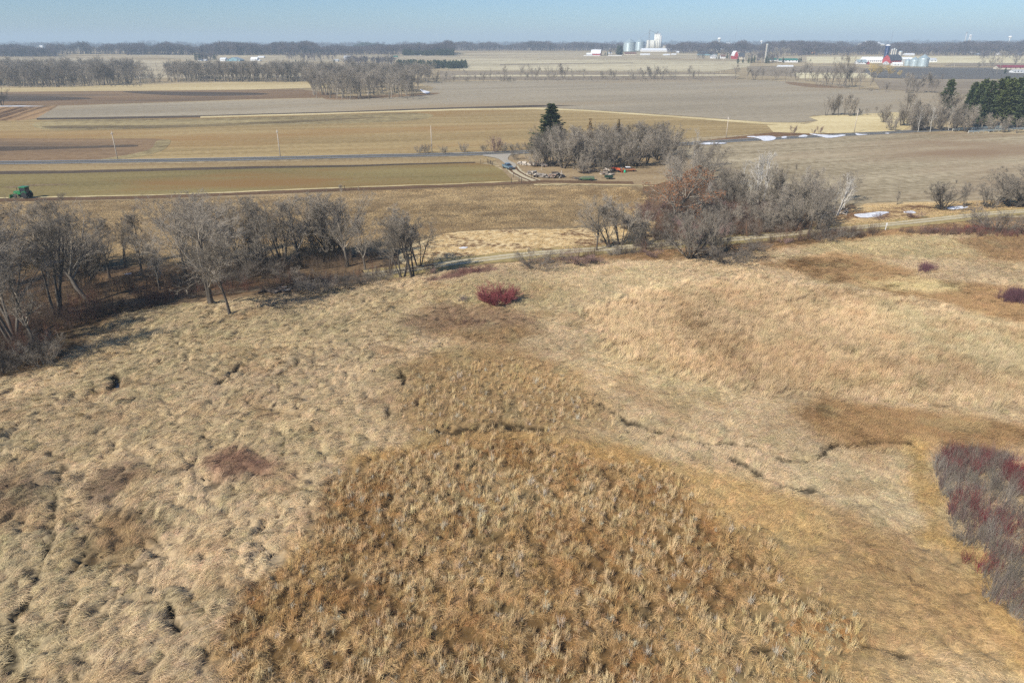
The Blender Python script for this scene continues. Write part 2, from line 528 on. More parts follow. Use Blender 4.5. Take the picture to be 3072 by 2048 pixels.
sheet('dark_patch', [(-100, 515), (200, 512), (700, 501), (1100, 494), (1430, 486), (1430, 489), (1100, 499), (700, 508), (200, 520), (-100, 526)], 0.055, M_darkst, jitter=1.0, step=6)  # thin dark strip along the upper edge of the pasture
sheet('dry_grass_patch', [(0, 562), (50, 558), (100, 553), (150, 554), (190, 552), (194, 556), (150, 558), (110, 560), (70, 561), (30, 566)], 0.055, M_corn, jitter=2.2, step=3)
sheet('corn_stubble_field', [(-300, 600), (200, 600), (500, 594), (1000, 573), (1400, 557), (1600, 551), (1900, 556), (1990, 580), (1930, 660), (1800, 684), (1500, 690), (1330, 705),
                             (1180, 745), (1000, 772), (700, 790), (400, 800), (-300, 830)], 0.02, M_corn)
sheet('farmyard', [(1490, 470), (1560, 466), (1700, 468), (2010, 455), (2080, 500), (2000, 545), (1900, 556), (1600, 551), (1545, 546), (1500, 500)], 0.05, M_yard, smooth_n=3)
sheet('pale_grass_field', [(1200, 760), (1330, 703), (1500, 690), (1800, 684), (1930, 660), (2000, 680), (1960, 720), (1780, 748), (1500, 768), (1330, 786), (1230, 800)], 0.04, M_pgrass, smooth_n=3)
sheet('weedy_ground', [(1930, 560), (2010, 500), (2150, 560), (2420, 640), (2560, 612), (2560, 690), (2300, 712), (2000, 728), (1930, 700)], 0.03, M_litter, smooth_n=3)
sheet('dry_grass_ground', [(2540, 640), (2600, 610), (2900, 603), (3100, 596), (3600, 580), (3600, 610), (3072, 636), (2800, 664), (2540, 694), (2480, 700), (2480, 660)], 0.045,
      field_mat('mixed_dry_grass', S(150, 122, 84), S(204, 180, 134), 0.2, 0.08, 0.8, 0.05, 1.0, cc=S(120, 92, 66), big2=0.08))
sheet('leaf_litter_ground', [(-400, 820), (400, 800), (700, 785), (1000, 768), (1200, 750), (1330, 786), (1300, 812), (1000, 860), (700, 900), (400, 950), (-400, 1160)], 0.035, M_litter)

# ---------------------------------------------------------------- roads
road_px = [(-500, 492), (0, 489), (350, 484), (700, 478), (1100, 469), (1400, 463), (1650, 454), (1960, 438), (2200, 423), (2400, 412), (2600, 402), (2750, 394), (2900, 388), (3072, 379), (3500, 358)]
ribbon('gravel_shoulder', road_px, 8.2, 0.13, M_gravel2, kind='structure', jit=0.15)
ribbon('road', road_px, 6.6, 0.16, M_asph)
ribbon('road_edge_line', road_px, 0.11, 0.165, M_white, offset=3.1)
ribbon('road_edge_line', road_px, 0.11, 0.165, M_white, offset=-3.1)
ribbon('road_centre_line', road_px, 0.14, 0.165, M_yel, offset=0.12)
ribbon('road_centre_line', road_px, 0.14, 0.165, M_yel, offset=-0.12)
sheet('gravel_driveway', [(1448, 466.5), (1490, 476), (1512, 490), (1520, 502), (1542, 506), (1548, 494), (1524, 480), (1534, 466), (1574, 461)], 0.185, M_gravel2, smooth_n=3)
drv = [(1532, 498), (1548, 516), (1572, 530), (1598, 541), (1610, 547)]
ribbon('dirt_track', drv, 5.0, 0.075, M_gravel, jit=0.3)
ribbon('wheel_rut', drv, 0.9, 0.1, M_track, offset=1.3, jit=0.15)
ribbon('wheel_rut', drv, 0.9, 0.1, M_track, offset=-1.3, jit=0.15)
farm = [(-300, 606), (100, 599), (500, 590), (1000, 570), (1350, 558), (1560, 549), (1640, 545), (1760, 547), (1900, 549)]
ribbon('dirt_track', farm, 4.2, 0.085, M_track, jit=0.35)
ribbon('pale_grass_strip', farm[:6], 1.2, 0.1, M_strip, offset=2.8, jit=0.4)
ribbon('pale_grass_strip', [(1600, 552), (1700, 551), (1850, 552), (1960, 556)], 1.3, 0.12, M_strip, offset=-1.8, jit=0.4)
trail_px = [(-500, 1130), (0, 968), (300, 918), (600, 884), (850, 858), (1100, 828), (1350, 791), (1600, 762), (1800, 748), (2000, 733), (2200, 718), (2350, 704), (2560, 684), (2750, 665), (2950, 643), (3072, 634), (3500, 610)]
TRAIL = [G(u, v)[:2] for u, v in trail_px]
M_trailsh = field_mat('trail_shoulder_grass', S(130, 116, 74), S(176, 156, 108), 0.2, 0.05, 0.8, 0.06, 1.0)
ribbon('trail_verge', None, 7.0, 0.06, M_trailsh, world=TRAIL[5:], jit=0.5)
ribbon('trail_verge', None, 7.5, 0.06, M_litter, world=TRAIL[:6], jit=0.5)
M_ltrail = field_mat('shaded_leafy_gravel', S(96, 84, 68), S(128, 112, 90), 0.2, 0.05, 0.8, 0.1, 1.2)  # leaf-covered gravel, with the shade of the trees put into its dark colour
ribbon('shaded_leafy_trail', None, 2.9, 0.1, M_ltrail, world=TRAIL[:6], jit=0.2)
ribbon('gravel_trail', None, 3.0, 0.1, M_gravel, world=TRAIL[5:], jit=0.12)
ribbon('grassy_trail_crown', None, 0.45, 0.105, M_trailsh, world=TRAIL[5:], jit=0.15)
# far roads
ribbon('far_road', [(560, 184), (760, 183.5)], 9, 0.3, M_gravel2)
ribbon('far_road', [(1050, 169), (1250, 169.5), (1380, 170)], 14, 0.4, M_gravel2)

# ---------------------------------------------------------------- snow patches (thin melting heaps)
def snow(px, dz=0.2, h=0.1):
    P = [G(u, v)[:2] for u, v in px]
    P = catmull(P, 6)
    cx = sum(p[0] for p in P) / len(P); cy = sum(p[1] for p in P) / len(P)
    V = []; n = len(P)
    for s_, z in ((1.0, 0.0), (0.96, h * 0.7), (0.8, h)):
        for p in P:
            V.append((cx + (p[0] - cx) * s_, cy + (p[1] - cy) * s_, dz - 0.1 + z))
    F = []
    for k in (0, 1):
        for i in range(n):
            j = (i + 1) % n
            F.append((k * n + i, k * n + j, (k + 1) * n + j, (k + 1) * n + i))
    bm = bmesh.new()
    vs = [bm.verts.new(v) for v in V]
    for f in F: bm.faces.new([vs[i] for i in f])
    bm.faces.new(vs[2 * n:])
    bmesh.ops.recalc_face_normals(bm, faces=bm.faces[:])
    me = bpy.data.meshes.new('snow_patch'); bm.to_mesh(me); bm.free()
    me.materials.append(M_snow)
    o = mobj('snow_patch', me)
    tag(o, kind='structure')
snow([(2262, 412), (2300, 409), (2326, 412), (2324, 420), (2308, 424), (2290, 424), (2282, 419)], 0.3)
snow([(2240, 411.5), (2262, 410), (2275, 413), (2255, 413.5)], 0.3)
snow([(2344, 413), (2352, 410.5), (2360, 411), (2358, 415), (2348, 415.5)], 0.3)
snow([(2395, 411), (2410, 406), (2422, 408), (2420, 411), (2405, 412)], 0.3)
snow([(2428, 403), (2460, 405), (2500, 408), (2530, 405.5), (2536, 408), (2510, 413), (2480, 415), (2460, 410)], 0.3)
snow([(2566, 401), (2580, 404), (2602, 404.5), (2590, 406.5), (2572, 407)], 0.3)
snow([(2655, 401), (2668, 401), (2664, 403)], 0.3)
snow([(2096, 433), (2130, 429), (2180, 431), (2150, 434.5), (2120, 435)], 0.3)
snow([(2562, 645), (2600, 641), (2640, 636), (2668, 638), (2650, 644), (2640, 650), (2600, 654), (2575, 652)], 0.2)
snow([(2710, 637), (2735, 634), (2748, 640), (2725, 641)], 0.2)
snow([(2840, 625), (2870, 620), (2905, 622), (2880, 628), (2850, 629)], 0.2)
snow([(2612, 706), (2628, 706), (2640, 712), (2634, 719), (2620, 715)], 0.25)
snow([(1376, 746), (1390, 742), (1404, 743), (1396, 747)], 0.2)
snow([(1305, 833), (1318, 836), (1326, 840), (1312, 839)], 0.3)
snow([(374, 824), (392, 820), (396, 823), (380, 827)], 0.2)
snow([(1260, 270), (1272, 273), (1290, 278), (1280, 282), (1268, 278)], 0.3, 0.5)
# ================================================================= the marsh: relief, zones of vegetation, grass
def px_poly(px):
    return np.array([G(u, v)[:2] for u, v in px])

def sdist(X, Y, P):
    """signed distance to polygon P, positive inside"""
    d = np.full(X.shape, 1e9); inside = np.zeros(X.shape, bool)
    n = len(P)
    for i in range(n):
        ax, ay = P[i]; bx, by = P[(i + 1) % n]
        ex, ey = bx - ax, by - ay
        t = np.clip(((X - ax) * ex + (Y - ay) * ey) / (ex * ex + ey * ey + 1e-9), 0, 1)
        d = np.minimum(d, np.hypot(X - ax - t * ex, Y - ay - t * ey))
        c = ((ay > Y) != (by > Y))
        with np.errstate(divide='ignore', invalid='ignore'):
            xi = ex * (Y - ay) / (ey if abs(ey) > 1e-9 else 1e-9) + ax
        inside ^= c & (X < xi)
    return np.where(inside, d, -d)

def ldist(X, Y, P):
    d = np.full(X.shape, 1e9)
    for i in range(len(P) - 1):
        ax, ay = P[i]; bx, by = P[i + 1]
        ex, ey = bx - ax, by - ay
        t = np.clip(((X - ax) * ex + (Y - ay) * ey) / (ex * ex + ey * ey + 1e-9), 0, 1)
        d = np.minimum(d, np.hypot(X - ax - t * ex, Y - ay - t * ey))
    return d

def warp(X, Y, a=2.2, s=0.12):
    return (X + (fbm(X * s, Y * s, 301, 4) - 0.5) * 2 * a * 2, Y + (fbm(X * s + 40, Y * s - 70, 333, 4) - 0.5) * 2 * a * 2)

# colour zones: outline in photo points, colour, softness in metres, kind of growth
Z_CAT = px_poly([(1250, 1345), (1420, 1335), (1650, 1350), (1900, 1410), (2150, 1530), (2330, 1680), (2480, 1850), (2600, 2048), (2700, 2400), (620, 2400), (640, 2048), (760, 1830), (860, 1680), (980, 1540), (1110, 1430)])
Z_CAT2 = px_poly([(1230, 1150), (1400, 1120), (1550, 1110), (1720, 1180), (1840, 1250), (1800, 1310), (1560, 1320), (1280, 1310), (1200, 1230)])
Z_GOLD = px_poly([(1860, 1400), (2060, 1420), (2280, 1460), (2440, 1560), (2500, 1700), (2400, 1780), (2200, 1720), (2050, 1620), (1950, 1520)])
Z_PHRAG = px_poly([(1760, 960), (1950, 890), (2150, 860), (2500, 880), (2850, 960), (3200, 1060), (3300, 1250), (3000, 1230), (2650, 1200), (2300, 1200), (2050, 1150), (1850, 1060)])
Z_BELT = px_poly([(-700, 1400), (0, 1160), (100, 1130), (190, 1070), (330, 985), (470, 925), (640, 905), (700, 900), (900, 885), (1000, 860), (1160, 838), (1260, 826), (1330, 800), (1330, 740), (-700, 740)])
Z_BELT2 = px_poly([(1330, 800), (1450, 795), (1600, 800), (1780, 800), (2000, 790), (2210, 780), (2300, 760), (2500, 735), (2640, 720), (2900, 715), (3300, 690), (3300, 600), (2600, 660), (1900, 720), (1330, 770)])
ZONES = [
    (px_poly([(300, 1010), (900, 930), (1200, 900), (1250, 1010), (1000, 1050), (600, 1150), (200, 1200)]), (188, 168, 128), 6),
    (px_poly([(60, 1250), (500, 1250), (1100, 1260), (1100, 1340), (900, 1430), (300, 1380), (0, 1330)]), (190, 168, 128), 5),
    (px_poly([(1290, 870), (1420, 850), (1700, 860), (1800, 900), (1650, 960), (1450, 970), (1260, 930)]), (186, 166, 122), 5),
    (px_poly([(1200, 990), (1300, 940), (1440, 935), (1600, 960), (1640, 1000), (1480, 1030), (1300, 1020)]), (140, 112, 84), 2.0),
    (px_poly([(1320, 1010), (1560, 990), (1640, 1020), (1500, 1060), (1350, 1050)]), (142, 112, 74), 2.0),
    (px_poly([(1190, 1130), (1350, 1060), (1560, 1060), (1750, 1150), (1830, 1240), (1820, 1300), (1560, 1350), (1250, 1340), (1180, 1260)]), (158, 128, 84), 3.0),
    (px_poly([(1780, 1010), (2100, 1020), (2250, 1150), (2100, 1230), (1850, 1180)]), (204, 182, 138), 4),
    (Z_PHRAG, (180, 154, 118), 3.0),
    (px_poly([(2600, 920), (2900, 990), (3300, 1090), (3300, 1200), (2900, 1120), (2700, 1050)]), (162, 148, 114), 4),
    (px_poly([(2320, 800), (2480, 765), (2620, 790), (2800, 850), (3000, 880), (3300, 900), (3300, 1040), (3072, 1000), (2850, 930), (2650, 890), (2450, 850)]), (136, 104, 66), 2.5),
    (px_poly([(2820, 740), (2950, 715), (3300, 700), (3300, 800), (3000, 800), (2860, 775)]), (140, 108, 70), 2.5),
    (px_poly([(2550, 860), (2750, 840), (2900, 870), (2800, 890), (2600, 880)]), (184, 166, 118), 2.0),
    (px_poly([(2440, 700), (2700, 700), (2850, 730), (2950, 790), (2700, 790), (2400, 760)]), (182, 164, 120), 2.5),
    (px_poly([(2370, 1255), (2500, 1222), (2800, 1240), (3072, 1300), (3300, 1330), (3300, 1400), (3050, 1370), (2780, 1350), (2700, 1370), (2520, 1350), (2420, 1310)]), (138, 104, 64), 2.0),
    (px_poly([(2700, 1350), (2790, 1350), (2800, 1500), (2900, 1700), (3000, 1850), (3100, 2048), (3000, 2048), (2840, 1800), (2720, 1550)]), (176, 142, 84), 1.5),
    (px_poly([(2340, 1400), (2460, 1390), (2620, 1470), (2800, 1580), (2780, 1620), (2650, 1600), (2440, 1490)]), (212, 192, 152), 1.5),
    (px_poly([(2480, 1560), (2700, 1650), (2850, 1800), (3000, 1950), (2850, 1980), (2600, 1860), (2480, 1740)]), (158, 122, 76), 3.0),
    (px_poly([(2340, 1700), (2600, 1640), (2760, 1800), (2900, 2048), (2500, 2048)]), (168, 138, 92), 4.0),
    (Z_GOLD, (190, 156, 100), 2.0),
    (px_poly([(1040, 1400), (1250, 1320), (1560, 1310), (1900, 1350), (2000, 1420), (1900, 1450), (1600, 1370), (1250, 1370), (1100, 1450)]), (176, 138, 80), 1.6),
    (Z_CAT, (150, 112, 62), 1.6),
    (px_poly([(1250, 1400), (1400, 1370), (1600, 1440), (1700, 1560), (1400, 1600), (1200, 1520)]), (176, 150, 104), 2.5),
    (px_poly([(2050, 1880), (2350, 1760), (2520, 1900), (2600, 2100), (2050, 2100)]), (188, 164, 112), 2.0),
    (px_poly([(600, 1420), (700, 1370), (800, 1390), (820, 1440), (720, 1480), (620, 1470)]), (128, 92, 74), 1.2),
    (px_poly([(250, 1500), (330, 1430), (440, 1420), (560, 1430), (420, 1480), (300, 1560)]), (122, 100, 78), 1.2),
    (px_poly([(-100, 1500), (20, 1450), (150, 1420), (170, 1480), (100, 1560), (-100, 1620)]), (122, 104, 82), 1.5),
    (px_poly([(250, 1620), (400, 1560), (500, 1600), (400, 1680), (280, 1680)]), (146, 116, 78), 1.6),
    (px_poly([(1380, 820), (1480, 808), (1500, 820), (1420, 838), (1340, 850), (1290, 856), (1310, 838)]), (118, 84, 74), 1.0),
    (Z_BELT2, (140, 112, 78), 2.0),
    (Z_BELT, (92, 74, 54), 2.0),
]
CRACKS = [
    ([(1352, 1314), (1420, 1306), (1500, 1293), (1560, 1298), (1630, 1306)], 0.36, 0.5),
    ([(1500, 1180), (1505, 1240), (1512, 1296), (1518, 1330)], 0.06, 0.2),
    ([(1790, 1230), (1900, 1290), (1960, 1310), (2060, 1335), (2130, 1365), (2200, 1395), (2260, 1440)], 0.27, 0.45),
    ([(2050, 1335), (2250, 1360), (2360, 1400), (2430, 1395), (2500, 1355), (2620, 1350), (2740, 1342)], 0.2, 0.4),
    ([(2260, 1440), (2330, 1475), (2420, 1490), (2470, 1505)], 0.20, 0.3),
    ([(150, 2060), (30, 2048), (50, 1920), (80, 1850), (140, 1740), (160, 1650), (170, 1500), (200, 1420)], 0.16, 0.28),
    ([(1204, 1135), (1208, 1160), (1216, 1180)], 0.2, 0.5),
    ([(1160, 1255), (1165, 1275)], 0.2, 0.4),
    ([(730, 1110), (700, 1140), (650, 1172)], 0.2, 0.45),
    ([(505, 1850), (520, 1890), (545, 1925)], 0.10, 0.5),
    ([(560, 1960), (600, 1980), (640, 1985)], 0.07, 0.4),
    ([(650, 1630), (680, 1640), (700, 1620)], 0.10, 0.5),
    ([(440, 1560), (380, 1600), (300, 1610), (250, 1660)], 0.07, 0.35),
    ([(900, 1100), (860, 1130), (800, 1150)], 0.12, 0.4),
    ([(820, 1300), (860, 1340), (850, 1400)], 0.09, 0.35),
    ([(345, 1143), (352, 1160), (342, 1185)], 0.28, 0.7),
    ([(380, 1148), (350, 1145)], 0.15, 0.5),
    ([(285, 1190), (296, 1200)], 0.2, 0.5),
    ([(0, 2010), (20, 2000), (40, 2030)], 0.08, 0.4),
    ([(2480, 1900), (2560, 1960), (2700, 1990)], 0.12, 0.25),
    ([(3000, 1380), (2760, 1345)], 0.12, 0.25),
    ([(2100, 1990), (2200, 1960), (2320, 1970), (2370, 1990)], 0.05, 0.3),
]
CR = [(px_poly(c[0]), c[1] * 1.75, c[2] * 1.1) for c in CRACKS]

def lay_angle(X, Y):
    """the direction in which the fallen grass was combed by wind and snow"""
    a = 0.25 + 1.5 * (fbm(X * 0.035, Y * 0.035, 501, 3) - 0.5) * 2
    a = a + 1.6 * (fbm(X * 0.14, Y * 0.14, 521, 2) - 0.5) * 2
    a = a + 1.3 * (fbm(X * 0.5, Y * 0.5, 531, 2) - 0.5) * 2
    return a

def zone_color(X, Y):
    wx, wy = warp(X, Y, 1.6, 0.16)
    c = np.zeros(X.shape + (3,)); c[:] = (203, 179, 141)
    pal = fbm(X * 0.05, Y * 0.05, 601, 4)[..., None]
    c = c * (1 - smooth((pal - 0.5) * 6)) + np.array((196, 175, 136)) * smooth((pal - 0.5) * 6)
    for P, rgb, soft in ZONES:
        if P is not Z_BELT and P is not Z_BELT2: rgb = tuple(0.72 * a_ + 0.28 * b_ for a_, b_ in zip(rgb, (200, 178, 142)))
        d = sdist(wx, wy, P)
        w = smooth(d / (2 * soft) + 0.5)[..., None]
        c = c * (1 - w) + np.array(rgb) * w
    big = (fbm(X * 0.09, Y * 0.09, 611, 4) - 0.5)[..., None]
    rust = smooth((fbm(X * 0.22, Y * 0.22, 631, 3) - 0.56) * 7)[..., None]
    c = c * (1 + 0.24 * big)
    c = c * (1 - 0.3 * rust) + np.array((162, 128, 90)) * 0.3 * rust
    grn = smooth((fbm(X * 0.3, Y * 0.3, 641, 3) - 0.58) * 7)[..., None]
    c = c * (1 - 0.3 * grn) + np.array((158, 148, 110)) * 0.3 * grn
    return c

def wz(X, Y, P, soft=1.5):
    wx, wy = warp(X, Y, 1.6, 0.16)
    return smooth(sdist(wx, wy, P) / (2 * soft) + 0.5)

def crack_depth(X, Y):
    d = np.zeros(X.shape)
    jx = X + (vnoise(X * 1.1, Y * 1.1, 71) - 0.5) * 0.9; jy = Y + (vnoise(X * 1.1 + 9, Y * 1.1, 73) - 0.5) * 0.9
    for P, w, dep in CR:
        q = ldist(jx, jy, P)
        ww = w * (0.7 + 0.7 * vnoise(X * 0.5, Y * 0.5, 79))
        d = np.maximum(d, dep * smooth(1 - (q - ww * 0.4) / (ww * 0.9 + 0.05)))
    return d

def crease(X, Y):
    """thin crooked folds where the mat of grass has slumped"""
    wx = (fbm(X * 0.3, Y * 0.3, 861, 3) - 0.5) * 4
    r1 = 1 - np.abs(2 * fbm((X + wx) * 0.20, (Y - wx) * 0.34, 865, 3) - 1)
    r2 = 1 - np.abs(2 * fbm((X - wx) * 0.45, (Y + wx) * 0.6, 871, 2) - 1)
    m = smooth((fbm(X * 0.12, Y * 0.12, 875, 3) - 0.46) * 9)
    m2 = smooth((fbm(X * 0.3, Y * 0.3, 877, 2) - 0.5) * 9)
    k = 0.35 + 0.65 * smooth((-X + 10) / 20)
    return np.maximum(smooth((r1 - 0.955) * 30) * m, smooth((r2 - 0.95) * 26) * m2 * 0.9) * k

def marsh_h(X, Y):
    """soft humps drawn out along the lay of the grass, with creases between them"""
    a = lay_angle(X, Y)
    ca, sa = np.cos(0.45), np.sin(0.45)
    u = X * ca + Y * sa; v = -X * sa + Y * ca
    wx = (fbm(X * 0.25, Y * 0.25, 701, 3) - 0.5) * 5
    wy = (fbm(X * 0.25 + 50, Y * 0.25, 707, 3) - 0.5) * 5
    n1 = fbm((u + wx) * 0.22, (v + wy) * 0.5, 711, 3)
    n2 = 1 - np.abs(2 * fbm((u + wx) * 0.42, (v + wy) * 0.85, 731, 3) - 1)
    n3 = vnoise(X * 1.5, Y * 1.5, 741)
    n4 = 1 - np.abs(2 * fbm((u + wx) * 0.5, (v + wy) * 1.5, 745, 3) - 1)
    cat = wz(X, Y, Z_CAT); phr = wz(X, Y, Z_PHRAG, 3); gold = wz(X, Y, Z_GOLD, 2)
    near = smooth((95 - Y) / 50) * 0.5 + 0.5
    lft = smooth((-X + 5) / 25) * near
    amp = (0.16 + 0.30 * lft) * (1 - 0.6 * cat) * (1 - 0.7 * phr)
    h = amp * (n1 * 0.9 + 0.75 * (1 - n2 ** 3)) + 0.10 * n3 * (1 - phr) + (0.16 + 0.08 * lft) * (1 - n4 ** 3) * (1 - cat) * (1 - 0.7 * phr)
    h = h + cat * 0.18 * vnoise(X * 1.1, Y * 1.1, 751)
    h = h - cat * 0.32 * smooth((fbm(X * 1.5, Y * 1.15, 831, 2) - 0.58) * 12)
    h = h - (1 - cat) * (1 - phr) * 0.35 * smooth((fbm(X * 0.9, Y * 0.9, 821, 2) - (0.75 - 0.10 * lft)) * 14)
    # small round pockets between the humps
    p1 = fbm(X * 0.8 + 3 * wx * 0.05, Y * 0.8, 761, 2)
    pk = smooth((p1 - 0.72) * 12) * (0.25 + 0.5 * lft)
    h = h - pk * 0.35
    h = h - crack_depth(X, Y)
    edge = smooth((158 - Y) / 10)
    h = h - crease(X, Y) * 0.3 * (1 - cat)
    return (h + 0.6) * edge + 0.02, pk, cat, phr, gold

def below_trail(X, Y, off=4.0):
    tx = np.array([p[0] for p in TRAIL]); ty = np.array([p[1] for p in TRAIL])
    return Y < np.interp(X, tx, ty) - off

# visible wedge of the marsh
def in_view(X, Y, m=6.0):
    dep = Y * _ct + CAM_H * _st
    return np.abs(X) < dep * 0.75 + m

st = 0.28
gx = np.arange(-130, 150, st); gy = np.arange(26, 170, st)
GX, GYY = np.meshgrid(gx, gy)
Hh, pk, cat, phr, gold = marsh_h(GX, GYY)
trd = smooth((np.interp(GX, [p[0] for p in TRAIL], [p[1] for p in TRAIL]) - 4.0 - GYY) / 5.0)
Hh = 0.03 + (Hh) * trd - (1 - trd) * 0.02
Hm = Hh
keepv = in_view(GX, GYY, 8) & below_trail(GX, GYY, 3.6)
idx = -np.ones(GX.shape, int)
ny_, nx_ = GX.shape
q = keepv[:-1, :-1] & keepv[1:, :-1] & keepv[:-1, 1:] & keepv[1:, 1:]
used = np.zeros_like(keepv)
used[:-1, :-1] |= q; used[1:, :-1] |= q; used[:-1, 1:] |= q; used[1:, 1:] |= q
idx[used] = np.arange(used.sum())
V = np.stack([GX[used], GYY[used], Hh[used]], 1)
F = np.stack([idx[:-1, :-1][q], idx[:-1, 1:][q], idx[1:, 1:][q], idx[1:, :-1][q]], 1)
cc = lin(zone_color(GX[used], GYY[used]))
dk = 1 - 0.8 * np.clip(crack_depth(GX[used], GYY[used]) / 0.3 + 0.8 * crease(GX[used], GYY[used]), 0, 1)   # shade of the cracks and creases put into the ground colour
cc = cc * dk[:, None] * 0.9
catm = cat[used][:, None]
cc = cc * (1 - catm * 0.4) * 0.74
M_marsh = bpy.data.materials.new('marsh_thatch')
nt, b = nodes_of(M_marsh)
b.inputs['Roughness'].default_value = 0.95
b.inputs['Specular IOR Level'].default_value = 0.1
at = nt.nodes.new('ShaderNodeAttribute'); at.attribute_name = 'zone'
tcn = nt.nodes.new('ShaderNodeTexCoord')
nzn = nt.nodes.new('ShaderNodeTexNoise'); nzn.inputs['Scale'].default_value = 2.2; nzn.inputs['Detail'].default_value = 7; nzn.inputs['Roughness'].default_value = 0.7
nt.links.new(tcn.outputs['Object'], nzn.inputs['Vector'])
mrn = nt.nodes.new('ShaderNodeMapRange'); mrn.inputs['From Min'].default_value = 0.3; mrn.inputs['From Max'].default_value = 0.7
mrn.inputs['To Min'].default_value = 0.6; mrn.inputs['To Max'].default_value = 1.25
nt.links.new(nzn.outputs['Fac'], mrn.inputs['Value'])
vm = nt.nodes.new('ShaderNodeVectorMath'); vm.operation = 'SCALE'
nt.links.new(at.outputs['Color'], vm.inputs[0]); nt.links.new(mrn.outputs[0], vm.inputs['Scale'])
nt.links.new(vm.outputs[0], b.inputs['Base Color'])
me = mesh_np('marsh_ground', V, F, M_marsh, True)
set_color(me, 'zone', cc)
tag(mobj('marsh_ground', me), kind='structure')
print('marsh verts', len(V))

def marsh_z(X, Y):
    fx = np.clip((X - gx[0]) / st, 0, nx_ - 2); fy = np.clip((Y - gy[0]) / st, 0, ny_ - 2)
    ix = fx.astype(int); iy = fy.astype(int); tx = fx - ix; ty = fy - iy
    return (Hm[iy, ix] * (1 - tx) + Hm[iy, ix + 1] * tx) * (1 - ty) + (Hm[iy + 1, ix] * (1 - tx) + Hm[iy + 1, ix + 1] * tx) * ty

# ---------------------------------------------------------------- blades of dry grass
def blades(n, length, width, elev, spread, radius, droop, seed, tone=(0.55, 1.35), nseg=3, kink=0.0):
    """a clump: n ribbons leaving the ground around +x with elevation angles elev and spread in heading"""
    r = np.random.default_rng(seed)
    Vs, Fs, Cs = [], [], []
    k = 0
    for i in range(n):
        L = length * r.uniform(0.6, 1.15)
        bx, by = r.normal(0, radius, 2)
        hd = r.normal(0, spread)
        el = r.uniform(*elev)
        p = np.array([bx, by, -0.04])
        w = width * r.uniform(0.7, 1.3)
        seg = L / nseg
        tn = r.uniform(*tone)
        side = np.array([-math.sin(hd), math.cos(hd), r.uniform(-0.6, 0.6)]); side /= np.linalg.norm(side)
        kk = r.random() < kink
        for s_ in range(nseg + 1):
            ww = w * (1 - 0.75 * (s_ / nseg) ** 2) * 0.5
            Vs.append(p - side * ww); Vs.append(p + side * ww)
            Cs += [tn * (0.88 + 0.2 * s_ / nseg)] * 2
            e = el - droop * (s_ / nseg) - (1.1 if kk and s_ >= nseg - 1 else 0)
            p = p + seg * np.array([math.cos(e) * math.cos(hd), math.cos(e) * math.sin(hd), math.sin(e)])
            if p[2] < 0.02: p[2] = 0.02 + 0.02 * r.random()
        for s_ in range(nseg):
            a = k + 2 * s_
            Fs.append((a, a + 1, a + 3, a + 2))
        k += 2 * (nseg + 1)
    return np.array(Vs), np.array(Fs), np.array(Cs)

M_blade = blade_mat('dry_blades')
GRASS = bpy.data.collections.new('grass_clumps')
def proto(name, *a, **k):
    V, F, C = blades(*a, **k)
    me = mesh_np(name, V, F, M_blade)
    set_color(me, 'tone', np.stack([C * 1.0, C * 0.985, C * 0.95], 1))
    o = bpy.data.objects.new(name, me)
    GRASS.objects.link(o)
# sorted alphabetically by name: the index picks the clump
proto('clump_a_lodged', 46, 0.70, 0.015, (0.0, 0.55), 0.60, 0.24, 1.0, 1, (0.55, 1.35))
proto('clump_b_lodged', 46, 0.58, 0.015, (0.0, 0.45), 0.85, 0.26, 0.7, 2, (0.55, 1.35))
proto('clump_c_lodged', 46, 0.82, 0.014, (0.05, 0.7), 0.42, 0.20, 1.3, 3, (0.55, 1.35))
proto('clump_d_cattail', 34, 1.0, 0.026, (0.8, 1.5), 1.3, 0.16, 0.35, 4, (0.75, 1.35), 3, 0.35)
proto('clump_e_cattail', 30, 0.8, 0.028, (0.5, 1.45), 2.0, 0.20, 0.6, 5, (0.7, 1.3), 3, 0.5)
proto('clump_f_cattail', 26, 1.15, 0.024, (1.0, 1.5), 0.9, 0.12, 0.25, 6, (0.8, 1.35), 3, 0.25)
proto('clump_g_reed', 34, 1.15, 0.016, (1.0, 1.5), 0.5, 0.26, 0.35, 7, (0.55, 1.35))
proto('clump_h_reed', 34, 1.0, 0.018, (0.7, 1.35), 0.35, 0.28, 0.5, 8, (0.55, 1.35))
proto('clump_i_sedge', 44, 0.55, 0.016, (0.1, 1.0), 0.5, 0.26, 0.5, 9, (0.55, 1.35))
proto('clump_j_stubble', 9, 0.28, 0.03, (0.5, 1.4), 2.0, 0.5, 0.1, 10, (0.7, 1.3), 1)
proto('clump_k_trash', 16, 0.5, 0.04, (0.0, 0.25), 3.0, 0.6, 0.1, 12, (0.7, 1.3), 1)

